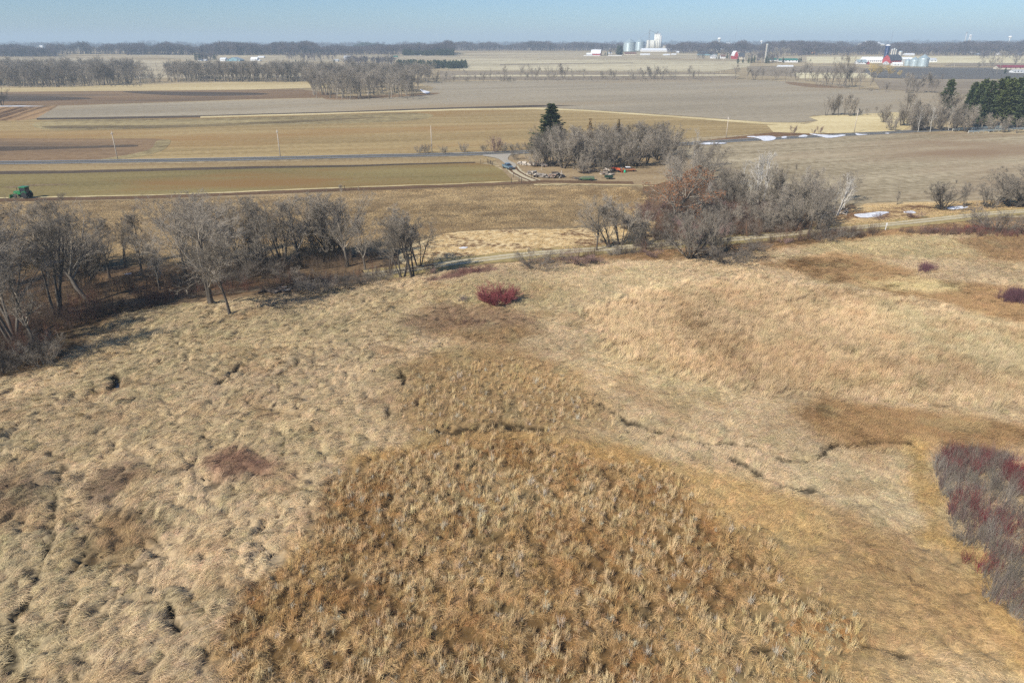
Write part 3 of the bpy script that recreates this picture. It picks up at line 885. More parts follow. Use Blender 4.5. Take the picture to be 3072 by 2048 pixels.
# twiggy growth for thickets: own material so that stems can be red or grey through the same colour attribute
def twig_clump(seed, n, h, w, splay):
    r = np.random.default_rng(seed)
    Vs, Fs, Cs = [], [], []
    def stick(p, d, L, rad, lvl):
        nonlocal Vs
        segs = 3
        d = d / np.linalg.norm(d)
        a = np.cross(d, (0.3, 0.2, 1)); a /= np.linalg.norm(a) + 1e-9
        bb = np.cross(d, a)
        tn = r.uniform(0.7, 1.25)
        base = len(Vs)
        for s_ in range(segs + 1):
            rr = rad * (1 - 0.7 * s_ / segs)
            for k in range(3):
                th = k * 2.094
                Vs.append(p + a * math.cos(th) * rr + bb * math.sin(th) * rr); Cs.append(tn)
            if 0 < s_ and lvl < 2:
                for _ in range(2 if lvl == 0 else 1):
                    dd = d + r.normal(0, 0.45, 3); dd[2] = abs(dd[2]) * 0.8 + 0.15
                    KIDS.append((p.copy(), dd, L * r.uniform(0.3, 0.5), rr * 0.6, lvl + 1))
            d = d + r.normal(0, 0.10, 3); d[2] += 0.03; d /= np.linalg.norm(d)
            p = p + d * L / segs
        for s_ in range(segs):
            for k in range(3):
                k2 = (k + 1) % 3
                Fs.append((base + 3 * s_ + k, base + 3 * s_ + k2, base + 3 * (s_ + 1) + k2, base + 3 * (s_ + 1) + k))
    KIDS = []
    for i in range(n):
        a = r.uniform(0, 2 * PI); q = r.random()
        d = np.array([math.cos(a) * splay * q, math.sin(a) * splay * q, 1.0])
        stick(np.array([math.cos(a), math.sin(a), 0]) * 0.25 * q, d, h * r.uniform(0.7, 1.1), w, 0)
    while KIDS:
        stick(*KIDS.pop())
    return np.array(Vs), np.array(Fs), np.array(Cs)
for nm, sd, n_, h_, w_, sp_ in (('clump_l_brush', 21, 9, 1.9, 0.016, 0.5), ('clump_m_brush', 22, 8, 2.3, 0.017, 0.7), ('clump_n_brush', 23, 10, 1.4, 0.013, 0.6)):
    V, F, C = twig_clump(sd, n_, h_, w_, sp_)
    me_ = mesh_np(nm, V, F, M_blade)
    set_color(me_, 'tone', np.stack([C, C, C], 1))
    GRASS.objects.link(bpy.data.objects.new(nm, me_))

def gn_tree(colln):
    t = bpy.data.node_groups.new('scatter_clumps', 'GeometryNodeTree')
    t.interface.new_socket('Geometry', in_out='INPUT', socket_type='NodeSocketGeometry')
    t.interface.new_socket('Geometry', in_out='OUTPUT', socket_type='NodeSocketGeometry')
    N = t.nodes; L = t.links
    gi = N.new('NodeGroupInput'); go = N.new('NodeGroupOutput')
    ci = N.new('GeometryNodeCollectionInfo')
    ci.inputs['Collection'].default_value = colln
    ci.inputs['Separate Children'].default_value = True
    ci.inputs['Reset Children'].default_value = True
    ip = N.new('GeometryNodeInstanceOnPoints')
    ip.inputs['Pick Instance'].default_value = True
    def attr(nm, ty):
        n = N.new('GeometryNodeInputNamedAttribute'); n.data_type = ty
        n.inputs['Name'].default_value = nm
        return n.outputs['Attribute']
    e2r = N.new('FunctionNodeEulerToRotation')
    L.new(attr('rot', 'FLOAT_VECTOR'), e2r.inputs[0])
    L.new(gi.outputs[0], ip.inputs['Points'])
    L.new(ci.outputs[0], ip.inputs['Instance'])
    L.new(attr('pick', 'INT'), ip.inputs['Instance Index'])
    L.new(e2r.outputs[0], ip.inputs['Rotation'])
    L.new(attr('scl', 'FLOAT_VECTOR'), ip.inputs['Scale'])
    L.new(ip.outputs[0], go.inputs[0])
    return t
GN_GRASS = gn_tree(GRASS)

def scatter(name, P, rot, scl, pick, colr, tree, label=None, cat=None):
    me = bpy.data.meshes.new(name)
    n = len(P)
    me.vertices.add(n)
    me.vertices.foreach_set('co', np.asarray(P, np.float32).ravel())
    a = me.attributes.new('rot', 'FLOAT_VECTOR', 'POINT'); a.data.foreach_set('vector', np.asarray(rot, np.float32).ravel())
    a = me.attributes.new('scl', 'FLOAT_VECTOR', 'POINT'); a.data.foreach_set('vector', np.asarray(scl, np.float32).ravel())
    a = me.attributes.new('pick', 'INT', 'POINT'); a.data.foreach_set('value', np.asarray(pick, np.int32))
    if colr is not None:
        c4 = np.ones((n, 4), np.float32); c4[:, :3] = colr
        a = me.attributes.new('col', 'FLOAT_COLOR', 'POINT'); a.data.foreach_set('color', c4.ravel())
    o = mobj(name, me)
    md = o.modifiers.new('scatter', 'NODES'); md.node_group = tree
    tag(o, label, cat, None, 'stuff')
    return o

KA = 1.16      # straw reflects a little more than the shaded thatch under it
def scatter_region(xr, yr, dens_fn, n_try):
    X = RNG.uniform(*xr, n_try); Y = RNG.uniform(*yr, n_try)
    k = in_view(X, Y, 4)
    X, Y = X[k], Y[k]
    d = dens_fn(X, Y)
    k = RNG.random(len(X)) < d
    return X[k], Y[k]

def marsh_grass():
    X, Y = scatter_region((-125, 145), (28, 165), lambda x, y: np.where(below_trail(x, y, 4.5), np.interp(y, [30, 60, 100, 160], [1, 1, 0.8, 0.6]), 0), 460000)
    cat = wz(X, Y, Z_CAT, 1.8); cat2 = wz(X, Y, Z_CAT2, 2); phr = wz(X, Y, Z_PHRAG, 3); belt = wz(X, Y, Z_BELT, 1.5); belt2 = wz(X, Y, Z_BELT2, 1.5)
    gold = wz(X, Y, Z_GOLD, 2)
    cr = (crack_depth(X, Y) > 0.06) | ((crease(X, Y) > 0.35) & (wz(X, Y, Z_CAT, 0.7) < 0.5) & (phr < 0.5))
    r = RNG.random(len(X))
    gap = fbm(X * 0.55, Y * 0.55, 811, 2)
    hole = fbm(X * 1.5, Y * 1.15, 831, 2)
    keep = ~cr & ~((cat > 0.5) & (hole > 0.615)) & ~((belt > 0.5) & (r > 0.45)) & ~((belt2 > 0.5) & (r > 0.6))
    # open pockets in the mat
    pk2 = fbm(X * 0.9, Y * 0.9, 821, 2)
    lf = smooth((-X + 12) / 22) * smooth((100 - Y) / 45)
    keep &= ~((pk2 > 0.77 - 0.10 * lf) & (cat < 0.5) & (phr < 0.4))
    X, Y, cat, cat2, phr, belt, belt2, gold, gap = [q_[keep] for q_ in (X, Y, cat, cat2, phr, belt, belt2, gold, gap)]
    n = len(X)
    Zg = marsh_z(X, Y)
    col = lin(zone_color(X, Y)) * KA
    th = lay_angle(X, Y) + RNG.normal(0, 0.36, n)
    pick = RNG.integers(0, 3, n)
    up_ = 0.46 + 0.15 * smooth((gap - 0.45) * 6)
    isc = (cat * up_ > RNG.random(n)) | (cat2 * 0.35 > RNG.random(n))
    pick = np.where(isc, 3 + RNG.integers(0, 3, n), pick)
    isp = (phr > RNG.random(n) * 1.15) & ~isc
    pick = np.where(isp, 6 + RNG.integers(0, 2, n), pick)
    thr = wz(X, Y, ZONES[9][0], 2) + wz(X, Y, ZONES[13][0], 2) + belt + belt2
    iss = (thr > RNG.random(n)) & ~isc
    pick = np.where(iss, 8, pick)
    th = np.where(isp, 0.3 + (lay_angle(X, Y) - 0.25) * 0.5 + RNG.normal(0, 0.5, n), th)
    th = np.where((cat > 0.4) & ~isc, fbm(X * 0.5, Y * 0.5, 851, 2) * 9 + RNG.normal(0, 0.5, n), th)
    th = np.where(isc, RNG.uniform(0, 2 * PI, n), th)
    # cattail leaves: bleached tan against the ginger litter
    bl = np.clip(0.35 + (gap - 0.4) * 2.2, 0, 1)[:, None] * RNG.uniform(0.5, 1, n)[:, None]
    colc = col * (1 - bl) + lin((200, 178, 138)) * KA * bl
    grey = (RNG.random(n) < 0.06)[:, None]
    colc = np.where(grey, lin((190, 182, 162)), colc)
    gin = smooth((fbm(X * 0.35, Y * 0.35, 841, 3) - 0.35) * 4)[:, None]
    colg = lin((166, 126, 80)) * (1 - gin) + lin((200, 168, 120)) * gin
    wc = smooth((cat - 0.15) / 0.7)[:, None]
    col = np.where(isc[:, None], col, col * (1 - wc) + colg * KA * 0.95 * wc)
    col = np.where(isc[:, None], colc, col)
    col = col * RNG.uniform(0.82, 1.2, n)[:, None]
    col = col * (1 + RNG.normal(0, 0.03, (n, 3)))
    s = RNG.uniform(0.5, 1.05, n)
    s = np.where(isc, s * 0.62 * RNG.uniform(0.7, 1.25, n), s)
    sz = np.where(isc, s * RNG.uniform(0.9, 1.7, n), s * (1 - 0.35 * belt))
    wide = np.where(Y > 90, 1.15, 1.0)
    scl = np.stack([s * wide, s * wide, sz], 1)
    e_ = 0.25
    gxs = (marsh_z(X + e_, Y) - marsh_z(X - e_, Y)) / (2 * e_); gys = (marsh_z(X, Y + e_) - marsh_z(X, Y - e_)) / (2 * e_)
    al = gxs * np.cos(th) + gys * np.sin(th); ac = -gxs * np.sin(th) + gys * np.cos(th)
    upr = isc | isp
    tl = np.where(upr, 0, np.clip(np.arctan(al), -0.9, 0.9)); tc_ = np.where(upr, 0, np.clip(np.arctan(ac), -0.9, 0.9))
    rot = np.stack([tc_ + RNG.normal(0, 0.08, n), -tl + RNG.normal(0, 0.08, n), th], 1)
    scatter('marsh_grass', np.stack([X, Y, Zg], 1), rot, scl, pick, np.clip(col, 0, 0.95), GN_GRASS,
            'matted straw coloured marsh grass, sedge and cattail covering the foreground', 'marsh grass')
    print('marsh clumps', n)
marsh_grass()

def other_grass():
    """rough grass beside trail and ditch, stubble and trash on the near field"""
    XS, YS, PK, CL, SCs = [], [], [], [], []
    pale = [px_poly([(1200, 760), (1330, 703), (1500, 690), (1800, 684), (1930, 660), (2000, 680), (1960, 720), (1780, 742), (1500, 760), (1330, 778), (1230, 795)]),
            px_poly([(2500, 650), (2600, 615), (2900, 606), (3100, 600), (3300, 595), (3300, 612), (3072, 626), (2800, 654), (2540, 686)])]
    for P in pale:
        x0, y0 = P.min(0); x1, y1 = P.max(0)
        n = int((x1 - x0) * (y1 - y0) * 2.2)
        X = RNG.uniform(x0, x1, n); Y = RNG.uniform(y0, y1, n)
        k = (sdist(X, Y, P) > 0); X, Y = X[k], Y[k]
        dr = smooth((fbm(X * 0.12, Y * 0.3, 901, 3) - 0.55) * 9)[:, None]
        c = lin((204, 178, 130)) * (1 - dr) + lin((128, 98, 70)) * dr
        XS.append(X); YS.append(Y); PK.append(RNG.integers(0, 3, len(X))); CL.append(c * KA); SCs.append(np.full(len(X), 1.0))
    P = px_poly([(-100, 604), (200, 604), (500, 598), (1000, 577), (1400, 561), (1600, 556), (1890, 560), (1960, 590), (1920, 655), (1800, 680), (1500, 688), (1330, 702), (1180, 740), (1000, 768), (700, 785), (400, 795), (0, 820)])
    x0, y0 = P.min(0); x1, y1 = P.max(0)
    n = 60000
    X = RNG.uniform(x0, x1, n); Y = RNG.uniform(y0, y1, n)
    a = A_road
    rowv = (-X * math.sin(a) + Y * math.cos(a))
    rowq = np.round(rowv / 0.9) * 0.9 + RNG.normal(0, 0.1, n)
    X, Y = X + (rowq - rowv) * -math.sin(a), Y + (rowq - rowv) * math.cos(a)
    k = (sdist(X, Y, P) > 1); X, Y = X[k], Y[k]
    t = fbm(X * 0.25, Y * 0.25, 911, 3)[:, None]
    c = lin((206, 180, 132)) * t * 1.3 + lin((116, 88, 58)) * (1 - t) * 0.8
    XS.append(X); YS.append(Y); PK.append(np.where(RNG.random(len(X)) < 0.5, 9, 10)); CL.append(c); SCs.append(np.full(len(X), 1.0))
    X = np.concatenate(XS); Y = np.concatenate(YS); PK = np.concatenate(PK); CL = np.concatenate(CL); s = np.concatenate(SCs) * RNG.uniform(0.7, 1.2, len(X))
    CL = CL * RNG.uniform(0.8, 1.2, len(X))[:, None]
    rot = np.stack([0 * X, 0 * X, np.where(PK < 3, lay_angle(X, Y), 0) + RNG.uniform(-1.6, 1.6, len(X))], 1)
    scatter('stubble_and_rough_grass', np.stack([X, Y, 0 * X + 0.06], 1), rot, np.stack([s, s, s], 1), PK, np.clip(CL, 0, 0.9), GN_GRASS,
            'dry grass and broken corn stubble beyond the tree line', 'dry grass')
other_grass()

def brush():
    """undergrowth under the tree belts and the dogwood thicket at the right edge"""
    out = []
    def fill(P, dens, cols, picks, smin, smax, hmap=None):
        x0, y0 = P.min(0); x1, y1 = P.max(0)
        n = int((x1 - x0) * (y1 - y0) * dens)
        X = RNG.uniform(x0, x1, n); Y = RNG.uniform(y0, y1, n)
        wx, wy = warp(X, Y, 1.1, 0.45)
        k = (sdist(wx, wy, P) > 0) & in_view(X, Y, 6); X, Y = X[k], Y[k]
        n = len(X)
        ci = np.clip((fbm(X * 0.4, Y * 0.4, 951, 3) * 1.9 - 0.45) * len(cols), 0, len(cols) - 1).astype(int)
        ci = np.where(RNG.random(n) < 0.25, RNG.integers(0, len(cols), n), ci)
        c = lin(np.array(cols))[ci] * RNG.uniform(0.75, 1.25, n)[:, None]
        out.append((X, Y, c, RNG.choice(picks, n), RNG.uniform(smin, smax, n)))
    belt = px_poly([(-500, 1280), (0, 1130), (80, 1100), (190, 1030), (330, 965), (470, 915), (640, 890), (900, 872), (1160, 826), (1280, 812), (1340, 790), (1150, 822), (860, 846), (600, 874), (300, 900), (0, 950), (-500, 1100)])
    fill(belt, 1.5, [(100, 84, 70), (88, 72, 60), (112, 80, 66)], [11, 12, 13], 0.45, 1.25)
    belt = px_poly([(-500, 1080), (0, 940), (300, 890), (600, 860), (860, 832), (1100, 800), (1150, 770), (900, 790), (600, 815), (300, 850), (0, 890), (-500, 1000)])
    fill(belt, 1.0, [(108, 94, 78), (92, 78, 64), (112, 92, 74)], [11, 12, 13], 0.5, 1.5)
    r1 = px_poly([(1560, 790), (1700, 778), (1960, 765), (2200, 745), (2420, 735), (2600, 722), (2660, 700), (2560, 705), (2300, 735), (2000, 758), (1700, 775)])
    fill(r1, 2.2, [(112, 92, 76), (104, 88, 72), (122, 94, 80)], [11, 12, 13], 0.5, 1.3)
    r2 = px_poly([(2700, 705), (2800, 690), (2950, 700), (3072, 690), (3300, 690), (3300, 715), (2950, 725), (2760, 718)])
    fill(r2, 2.2, [(118, 96, 80), (108, 90, 76), (124, 84, 74)], [11, 13], 0.5, 0.9)
    r3 = px_poly([(2010, 600), (2120, 560), (2280, 620), (2420, 660), (2400, 700), (2230, 710), (2060, 725), (1960, 715), (1980, 660)])
    fill(r3, 1.6, [(118, 96, 78), (112, 94, 78), (132, 98, 76), (98, 84, 70)], [11, 12, 13], 0.6, 1.6)
    pur = px_poly([(1380, 822), (1480, 806), (1500, 818), (1420, 838), (1340, 852), (1290, 858)])
    fill(pur, 3.0, [(122, 80, 74), (132, 92, 84)], [13], 0.35, 0.6)
    # dogwood thicket: grey stems inside, red shoots at its far edge and here and there
    th1 = px_poly([(2800, 1410), (2860, 1400), (2960, 1395), (3020, 1410), (3040, 1450), (3090, 1470), (3400, 1440), (3500, 2100), (3130, 2048), (3020, 1880), (2960, 1800), (2890, 1660), (2835, 1540), (2790, 1480)])
    fill(th1, 4.5, [(140, 128, 114), (118, 110, 98), (152, 144, 130), (122, 106, 98), (132, 122, 108), (124, 100, 94)], [11, 12, 13], 0.4, 1.0)
    th2 = px_poly([(2785, 1395), (2860, 1384), (2960, 1380), (3040, 1396), (3050, 1480), (3020, 1470), (2980, 1440), (2880, 1440), (2810, 1440)])
    fill(th2, 5.5, [(126, 66, 66), (120, 76, 74), (122, 98, 92), (118, 104, 98)], [11, 13], 0.5, 0.85)
    for (u, v, n_, sp) in ((2925, 1580, 12, 1.0), (3040, 1450, 22, 0.9), (2850, 1430, 12, 0.9), (2990, 1700, 5, 0.7), (3060, 1850, 4, 0.7), (2890, 1550, 10, 0.7), (3060, 1500, 12, 0.8), (2940, 1730, 8, 0.7), (2990, 1630, 7, 0.5)):
        x, y, _ = G(u, v)
        X = x + RNG.normal(0, sp, n_); Y = y + RNG.normal(0, sp, n_)
        out.append((X, Y, np.tile(lin((138, 60, 64)), (n_, 1)) * RNG.uniform(0.6, 1.2, n_)[:, None], RNG.choice([11, 13], n_), RNG.uniform(0.8, 1.05, n_)))
    # low red and purple patches further off
    for (u, v, ru, rv, n_, colr, sc_) in ((2772, 822, 30, 7, 60, (120, 84, 88), 0.7), (3040, 912, 40, 16, 160, (104, 72, 76), 0.9), (2930, 700, 60, 6, 60, (150, 62, 62), 0.8),
                                          (720, 1410, 50, 24, 22, (138, 108, 90), 0.36), (1400, 985, 60, 14, 70, (116, 88, 72), 0.35), (1390, 920, 12, 4, 12, (124, 112, 110), 0.6)):
        du, dv = RNG.normal(0, 0.5, n_) * ru, RNG.normal(0, 0.5, n_) * rv
        pts = np.array([G(u + a_, v + b_)[:2] for a_, b_ in zip(du, dv)])
        out.append((pts[:, 0], pts[:, 1], np.tile(lin(colr), (n_, 1)) * RNG.uniform(0.7, 1.3, n_)[:, None], RNG.choice([11, 13], n_), RNG.uniform(0.7, 1.1, n_) * sc_))
    X = np.concatenate([o[0] for o in out]); Y = np.concatenate([o[1] for o in out]); C = np.concatenate([o[2] for o in out])
    K = np.concatenate([o[3] for o in out]); s = np.concatenate([o[4] for o in out])
    n = len(X)
    Z = np.where(below_trail(X, Y, 4.0), marsh_z(X, Y), 0.04)
    rot = np.stack([RNG.normal(0, 0.08, n), RNG.normal(0, 0.08, n), RNG.uniform(0, 6.28, n)], 1)
    scatter('brushwood', np.stack([X, Y, Z - 0.05], 1), rot, np.stack([s, s, s], 1), K, np.clip(C * 1.05, 0, 1), GN_GRASS,
            'leafless grey and red brush along the marsh edge and right border', 'brush')
    print('brush', n)
brush()

# dark water glinting in the open hole on the left
M_water = pmat('pool_water', (0.02, 0.03, 0.04), 0.06, 0, 0.1, 1, 0.6)
x, y, _ = G(350, 1166)
poly_sheet('water', [(x + math.cos(a_) * 0.7 * (1 + 0.2 * math.sin(3 * a_)), y + math.sin(a_) * 1.0) for a_ in np.linspace(0, 2 * PI, 18)[:-1]], float(marsh_z(np.array([x]), np.array([y]))[0]) + 0.06, M_water)
# ================================================================= trees
def tubes(P, Rd, sides):
    """P (n, s+1, 3) polylines, Rd (n, s+1) radii -> quads"""
    n, m, _ = P.shape
    D = np.empty_like(P)
    D[:, 1:-1] = P[:, 2:] - P[:, :-2]
    D[:, 0] = P[:, 1] - P[:, 0]; D[:, -1] = P[:, -1] - P[:, -2]
    D /= np.linalg.norm(D, axis=2, keepdims=True) + 1e-9
    ref = np.where(np.abs(D[..., 2:3]) > 0.9, np.array([1.0, 0, 0]), np.array([0, 0, 1.0]))
    A = np.cross(D, ref); A /= np.linalg.norm(A, axis=2, keepdims=True) + 1e-9
    B = np.cross(D, A)
    th = np.arange(sides) * 2 * PI / sides
    V = P[:, :, None, :] + Rd[:, :, None, None] * (A[:, :, None, :] * np.cos(th)[None, None, :, None] + B[:, :, None, :] * np.sin(th)[None, None, :, None])
    V = V.reshape(-1, 3)
    base = (np.arange(n)[:, None, None] * m + np.arange(m - 1)[None, :, None]) * sides
    k = np.arange(sides)[None, None, :]; k2 = (k + 1) % sides
    F = np.stack([base + k, base + k2, base + sides + k2, base + sides + k], -1).reshape(-1, 4)
    return V, F

def joinvf(parts):
    Vs, Fs, o = [], [], 0
    for V, F in parts:
        Vs.append(V); Fs.append(F + o); o += len(V)
    return np.concatenate(Vs), np.concatenate(Fs)

def walk(r, p0, d0, L, nseg, wig, trop):
    n = len(p0)
    P = np.empty((n, nseg + 1, 3)); P[:, 0] = p0
    d = d0 / (np.linalg.norm(d0, axis=1, keepdims=True) + 1e-9)
    for s in range(nseg):
        d = d + r.normal(0, wig, (n, 3)); d[:, 2] += trop
        d /= np.linalg.norm(d, axis=1, keepdims=True) + 1e-9
        P[:, s + 1] = P[:, s] + d * (L / nseg)[:, None]
    return P

def spawn(r, P, L, Rd, m, fr, ang_, ratio, shape=None, up=0.0):
    """children of the polylines P"""
    n, k, _ = P.shape
    f = r.uniform(fr[0], fr[1], (n, m))
    f = np.sort(f, 1)
    x = f * (k - 1); i = np.minimum(x.astype(int), k - 2); t = (x - i)[..., None]
    idx = np.arange(n)[:, None]
    p = P[idx, i] * (1 - t) + P[idx, i + 1] * t
    d = P[idx, i + 1] - P[idx, i]
    d /= np.linalg.norm(d, axis=2, keepdims=True) + 1e-9
    q = r.normal(0, 1, (n, m, 3)); q -= (q * d).sum(2, keepdims=True) * d
    q /= np.linalg.norm(q, axis=2, keepdims=True) + 1e-9
    a = r.uniform(ang_[0], ang_[1], (n, m, 1))
    d2 = d * np.cos(a) + q * np.sin(a)
    d2[..., 2] += up
    ln = L[:, None] * ratio * r.uniform(0.65, 1.2, (n, m)) * (1.1 - 0.55 * f)
    if shape is not None: ln = L[:, None] * shape(f) * r.uniform(0.75, 1.15, (n, m))
    x1 = Rd[idx, i] * (1 - t[..., 0]) + Rd[idx, i + 1] * t[..., 0]
    return p.reshape(-1, 3), d2.reshape(-1, 3), ln.ravel(), x1.ravel()

def bare_tree(seed, H=12.0, stems=1, splay=0.0, clear=0.25, limb=(9, 0.5), lang=(0.5, 1.0), lv=(7, 6, 5), rad=0.2, tw=0.014, shape=None,
              up=0.15, wig=0.12, sides=5, segs=(8, 5, 4, 3, 2), lean=(0, 0), drop=0.0):
    r = np.random.default_rng(seed)
    a = r.uniform(0, 2 * PI, stems) + np.arange(stems) * 2 * PI / max(stems, 1)
    q = r.uniform(0.5, 1.0, stems)
    p0 = np.stack([np.cos(a) * 0.3 * (stems > 1), np.sin(a) * 0.3 * (stems > 1), np.full(stems, -0.3)], 1)
    d0 = np.stack([np.cos(a) * splay * q + lean[0], np.sin(a) * splay * q + lean[1], np.ones(stems)], 1)
    L = H * r.uniform(0.8, 1.0, stems) * np.where(stems > 1, r.uniform(0.8, 1, stems), 1)
    P = walk(r, p0, d0, L, segs[0], wig * 0.5, 0.03)
    t = np.linspace(0, 1, segs[0] + 1)
    R0 = rad / math.sqrt(max(1, stems * 0.6))
    Rd = R0 * (1 - 0.88 * t)[None, :] * np.ones((stems, 1))
    Rd[:, 0] *= 1.35
    trunk = tubes(P, Rd, sides + 2)
    shp = shape or (lambda f: limb[1] * (1.25 - 0.85 * f))
    crown = []
    ends = []
    p, d, l, rr = spawn(r, P, L, Rd, limb[0], (clear, 0.97), lang, 0.4, shp, up)
    Pc = walk(r, p, d, l, segs[1], wig, 0.06 - drop)
    Rc = (rr * 0.6)[:, None] * (1 - 0.8 * np.linspace(0, 1, segs[1] + 1))[None, :]
    Rc = np.maximum(Rc, tw * 0.8)
    crown.append(tubes(Pc, Rc, 4))
    Lc = l
    for k, m in enumerate(lv):
        last = k == len(lv) - 1
        p, d, l, rr = spawn(r, Pc, Lc, Rc, m, (0.2, 1.0), (0.35, 0.95), 0.48, None, up * 0.5)
        sg = segs[min(k + 2, len(segs) - 1)]
        l = np.maximum(l, 0.25)
        Pc = walk(r, p, d, l, sg, wig * 1.2, 0.04 - drop)
        Rc = (np.clip(rr * 0.6, tw * (0.6 if last else 1.0), 0.1))[:, None] * (1 - 0.6 * np.linspace(0, 1, sg + 1))[None, :]
        crown.append(tubes(Pc, Rc, 3))
        Lc = l
    return trunk, joinvf(crown), Pc.reshape(-1, 3)

M_bark = bark_mat('bark_grey', (0.15, 0.128, 0.10), (0.29, 0.25, 0.195))
M_bark_dark = bark_mat('bark_dark', (0.09, 0.076, 0.06), (0.18, 0.15, 0.118))
M_bark_tan = bark_mat('bark_tan', (0.13, 0.11, 0.08), (0.17, 0.145, 0.108))
M_bark_red = bark_mat('bark_reddish', (0.15, 0.09, 0.075), (0.24, 0.16, 0.135))
M_birch = bark_mat('bark_white', (0.52, 0.50, 0.44), (0.42, 0.39, 0.34))
M_dog = bark_mat('dogwood_red', (0.14, 0.035, 0.038), (0.21, 0.06, 0.06))
M_trunk = bark_mat('bark_trunk', (0.065, 0.055, 0.045), (0.11, 0.094, 0.075))
M_will = bark_mat('willow_gold', (0.36, 0.25, 0.07), (0.50, 0.36, 0.11))
M_leaf = bark_mat('oak_leaf_rust', (0.23, 0.10, 0.045), (0.36, 0.17, 0.075))
M_needle = bark_mat('needles_spruce', (0.035, 0.055, 0.022), (0.08, 0.10, 0.042))
M_pine = bark_mat('needles_pine', (0.055, 0.08, 0.024), (0.13, 0.15, 0.05))
M_cedar = bark_mat('needles_bronze', (0.10, 0.075, 0.035), (0.20, 0.13, 0.06))

def nm_mesh(name, vf, mat, sm=False):
    return mesh_np(name, vf[0], vf[1], mat, sm)

PROTO = {}
def reg(key, H, bt, m1, m2, leaves=0, lmat=None, trunk='trunk', crown='crown'):
    tr, cr, ends = bt
    H = float(np.percentile(cr[0][:, 2], 99.7))
    parts = [('trunk', nm_mesh(key + '_trunk', tr, m1, True)), ('crown', nm_mesh(key + '_crown', cr, m2))]
    if leaves:
        r = np.random.default_rng(5)
        P = ends[r.integers(0, len(ends), leaves)] + r.normal(0, 0.12, (leaves, 3))
        u_ = r.normal(0, 1, (leaves, 3)); u_ /= np.linalg.norm(u_, axis=1, keepdims=True)
        w_ = np.cross(u_, r.normal(0, 1, (leaves, 3))); w_ /= np.linalg.norm(w_, axis=1, keepdims=True)
        s_ = r.uniform(0.07, 0.14, (leaves, 1))
        Vq = np.stack([P - u_ * s_, P - w_ * s_ * 0.6, P + u_ * s_, P + w_ * s_ * 0.6], 1).reshape(-1, 3)
        Fq = np.arange(leaves * 4).reshape(-1, 4)
        parts.append(('leaves', mesh_np(key + '_leaves', Vq, Fq, lmat)))
    PROTO[key] = (H, parts)

rnd_ = lambda k: (lambda f: k * (0.62 + 1.7 * f * (1 - f)) * (1.3 - 0.62 * f))
reg('round1', 12, bare_tree(101, 12, 1, 0, 0.2, (13, 0.5), (0.5, 1.1), (10, 8, 6), 0.19, 0.012, rnd_(0.60)), M_trunk, M_bark)
reg('round2', 12, bare_tree(102, 12, 2, 0.25, 0.2, (10, 0.5), (0.5, 1.0), (10, 8, 6), 0.20, 0.012, rnd_(0.60)), M_trunk, M_bark)
reg('oak', 12, bare_tree(103, 12, 1, 0, 0.22, (14, 0.5), (0.7, 1.3), (9, 7, 5), 0.30, 0.013, rnd_(0.62), wig=0.2), M_trunk, M_bark, 4200, M_leaf)
reg('vase1', 12, bare_tree(104, 12, 4, 0.22, 0.42, (8, 0.4), (0.4, 0.9), (8, 7, 5), 0.23, 0.012, lambda f: 0.48 * (1.25 - 0.7 * f)), M_trunk, M_bark)
reg('vase2', 12, bare_tree(105, 12, 5, 0.38, 0.35, (7, 0.4), (0.4, 0.9), (8, 7, 5), 0.24, 0.012, lambda f: 0.46 * (1.25 - 0.7 * f)), M_trunk, M_bark)
reg('upright', 12, bare_tree(106, 12, 1, 0, 0.2, (18, 0.4), (0.35, 0.75), (9, 7, 5), 0.2, 0.013, lambda f: 0.52 * (1.25 - 0.85 * f)), M_trunk, M_bark)
reg('leaning', 12, bare_tree(107, 12, 1, 0, 0.3, (13, 0.5), (0.5, 1.1), (10, 8, 5), 0.23, 0.012, rnd_(0.62), lean=(-0.45, 0.05), wig=0.16), M_trunk, M_bark)
reg('willow', 12, bare_tree(108, 12, 9, 0.75, 0.15, (8, 0.4), (0.3, 0.8), (8, 7, 4), 0.36, 0.014, lambda f: 0.40 * (1.25 - 0.7 * f)), M_trunk, M_bark)
reg('willow2', 12, bare_tree(109, 12, 12, 0.95, 0.12, (8, 0.4), (0.3, 0.8), (7, 6, 4), 0.34, 0.014, lambda f: 0.38 * (1.25 - 0.7 * f)), M_trunk, M_bark)
reg('birch1', 12, bare_tree(110, 12, 1, 0, 0.3, (16, 0.4), (0.35, 0.8), (5, 4), 0.17, 0.02, lambda f: 0.42 * (1.3 - 0.9 * f)), M_birch, M_birch)
reg('birch2', 12, bare_tree(111, 12, 3, 0.2, 0.3, (13, 0.4), (0.35, 0.8), (5, 4), 0.24, 0.02, lambda f: 0.42 * (1.3 - 0.9 * f)), M_birch, M_birch)
reg('shrub1', 4, bare_tree(112, 4, 16, 0.8, 0.1, (7, 0.4), (0.3, 0.8), (6, 4), 0.10, 0.011, lambda f: 0.4 * (1.2 - 0.6 * f), segs=(5, 3, 3, 2)), M_bark, M_bark)
reg('shrub2', 4, bare_tree(113, 4, 22, 1.1, 0.1, (7, 0.4), (0.3, 0.8), (5, 4), 0.10, 0.011, lambda f: 0.4 * (1.2 - 0.6 * f), segs=(5, 3, 3, 2)), M_bark_dark, M_bark_dark)
reg('shrubred', 4, bare_tree(114, 4, 16, 0.8, 0.1, (7, 0.4), (0.3, 0.8), (5, 4), 0.10, 0.011, lambda f: 0.4 * (1.2 - 0.6 * f), segs=(5, 3, 3, 2)), M_bark_red, M_bark_red)
reg('dogwood', 2, bare_tree(115, 2.0, 60, 0.75, 0.1, (7, 0.4), (0.2, 0.6), (4,), 0.05, 0.010, lambda f: 0.4 * (1.2 - 0.6 * f), segs=(4, 3, 2)), M_dog, M_dog)
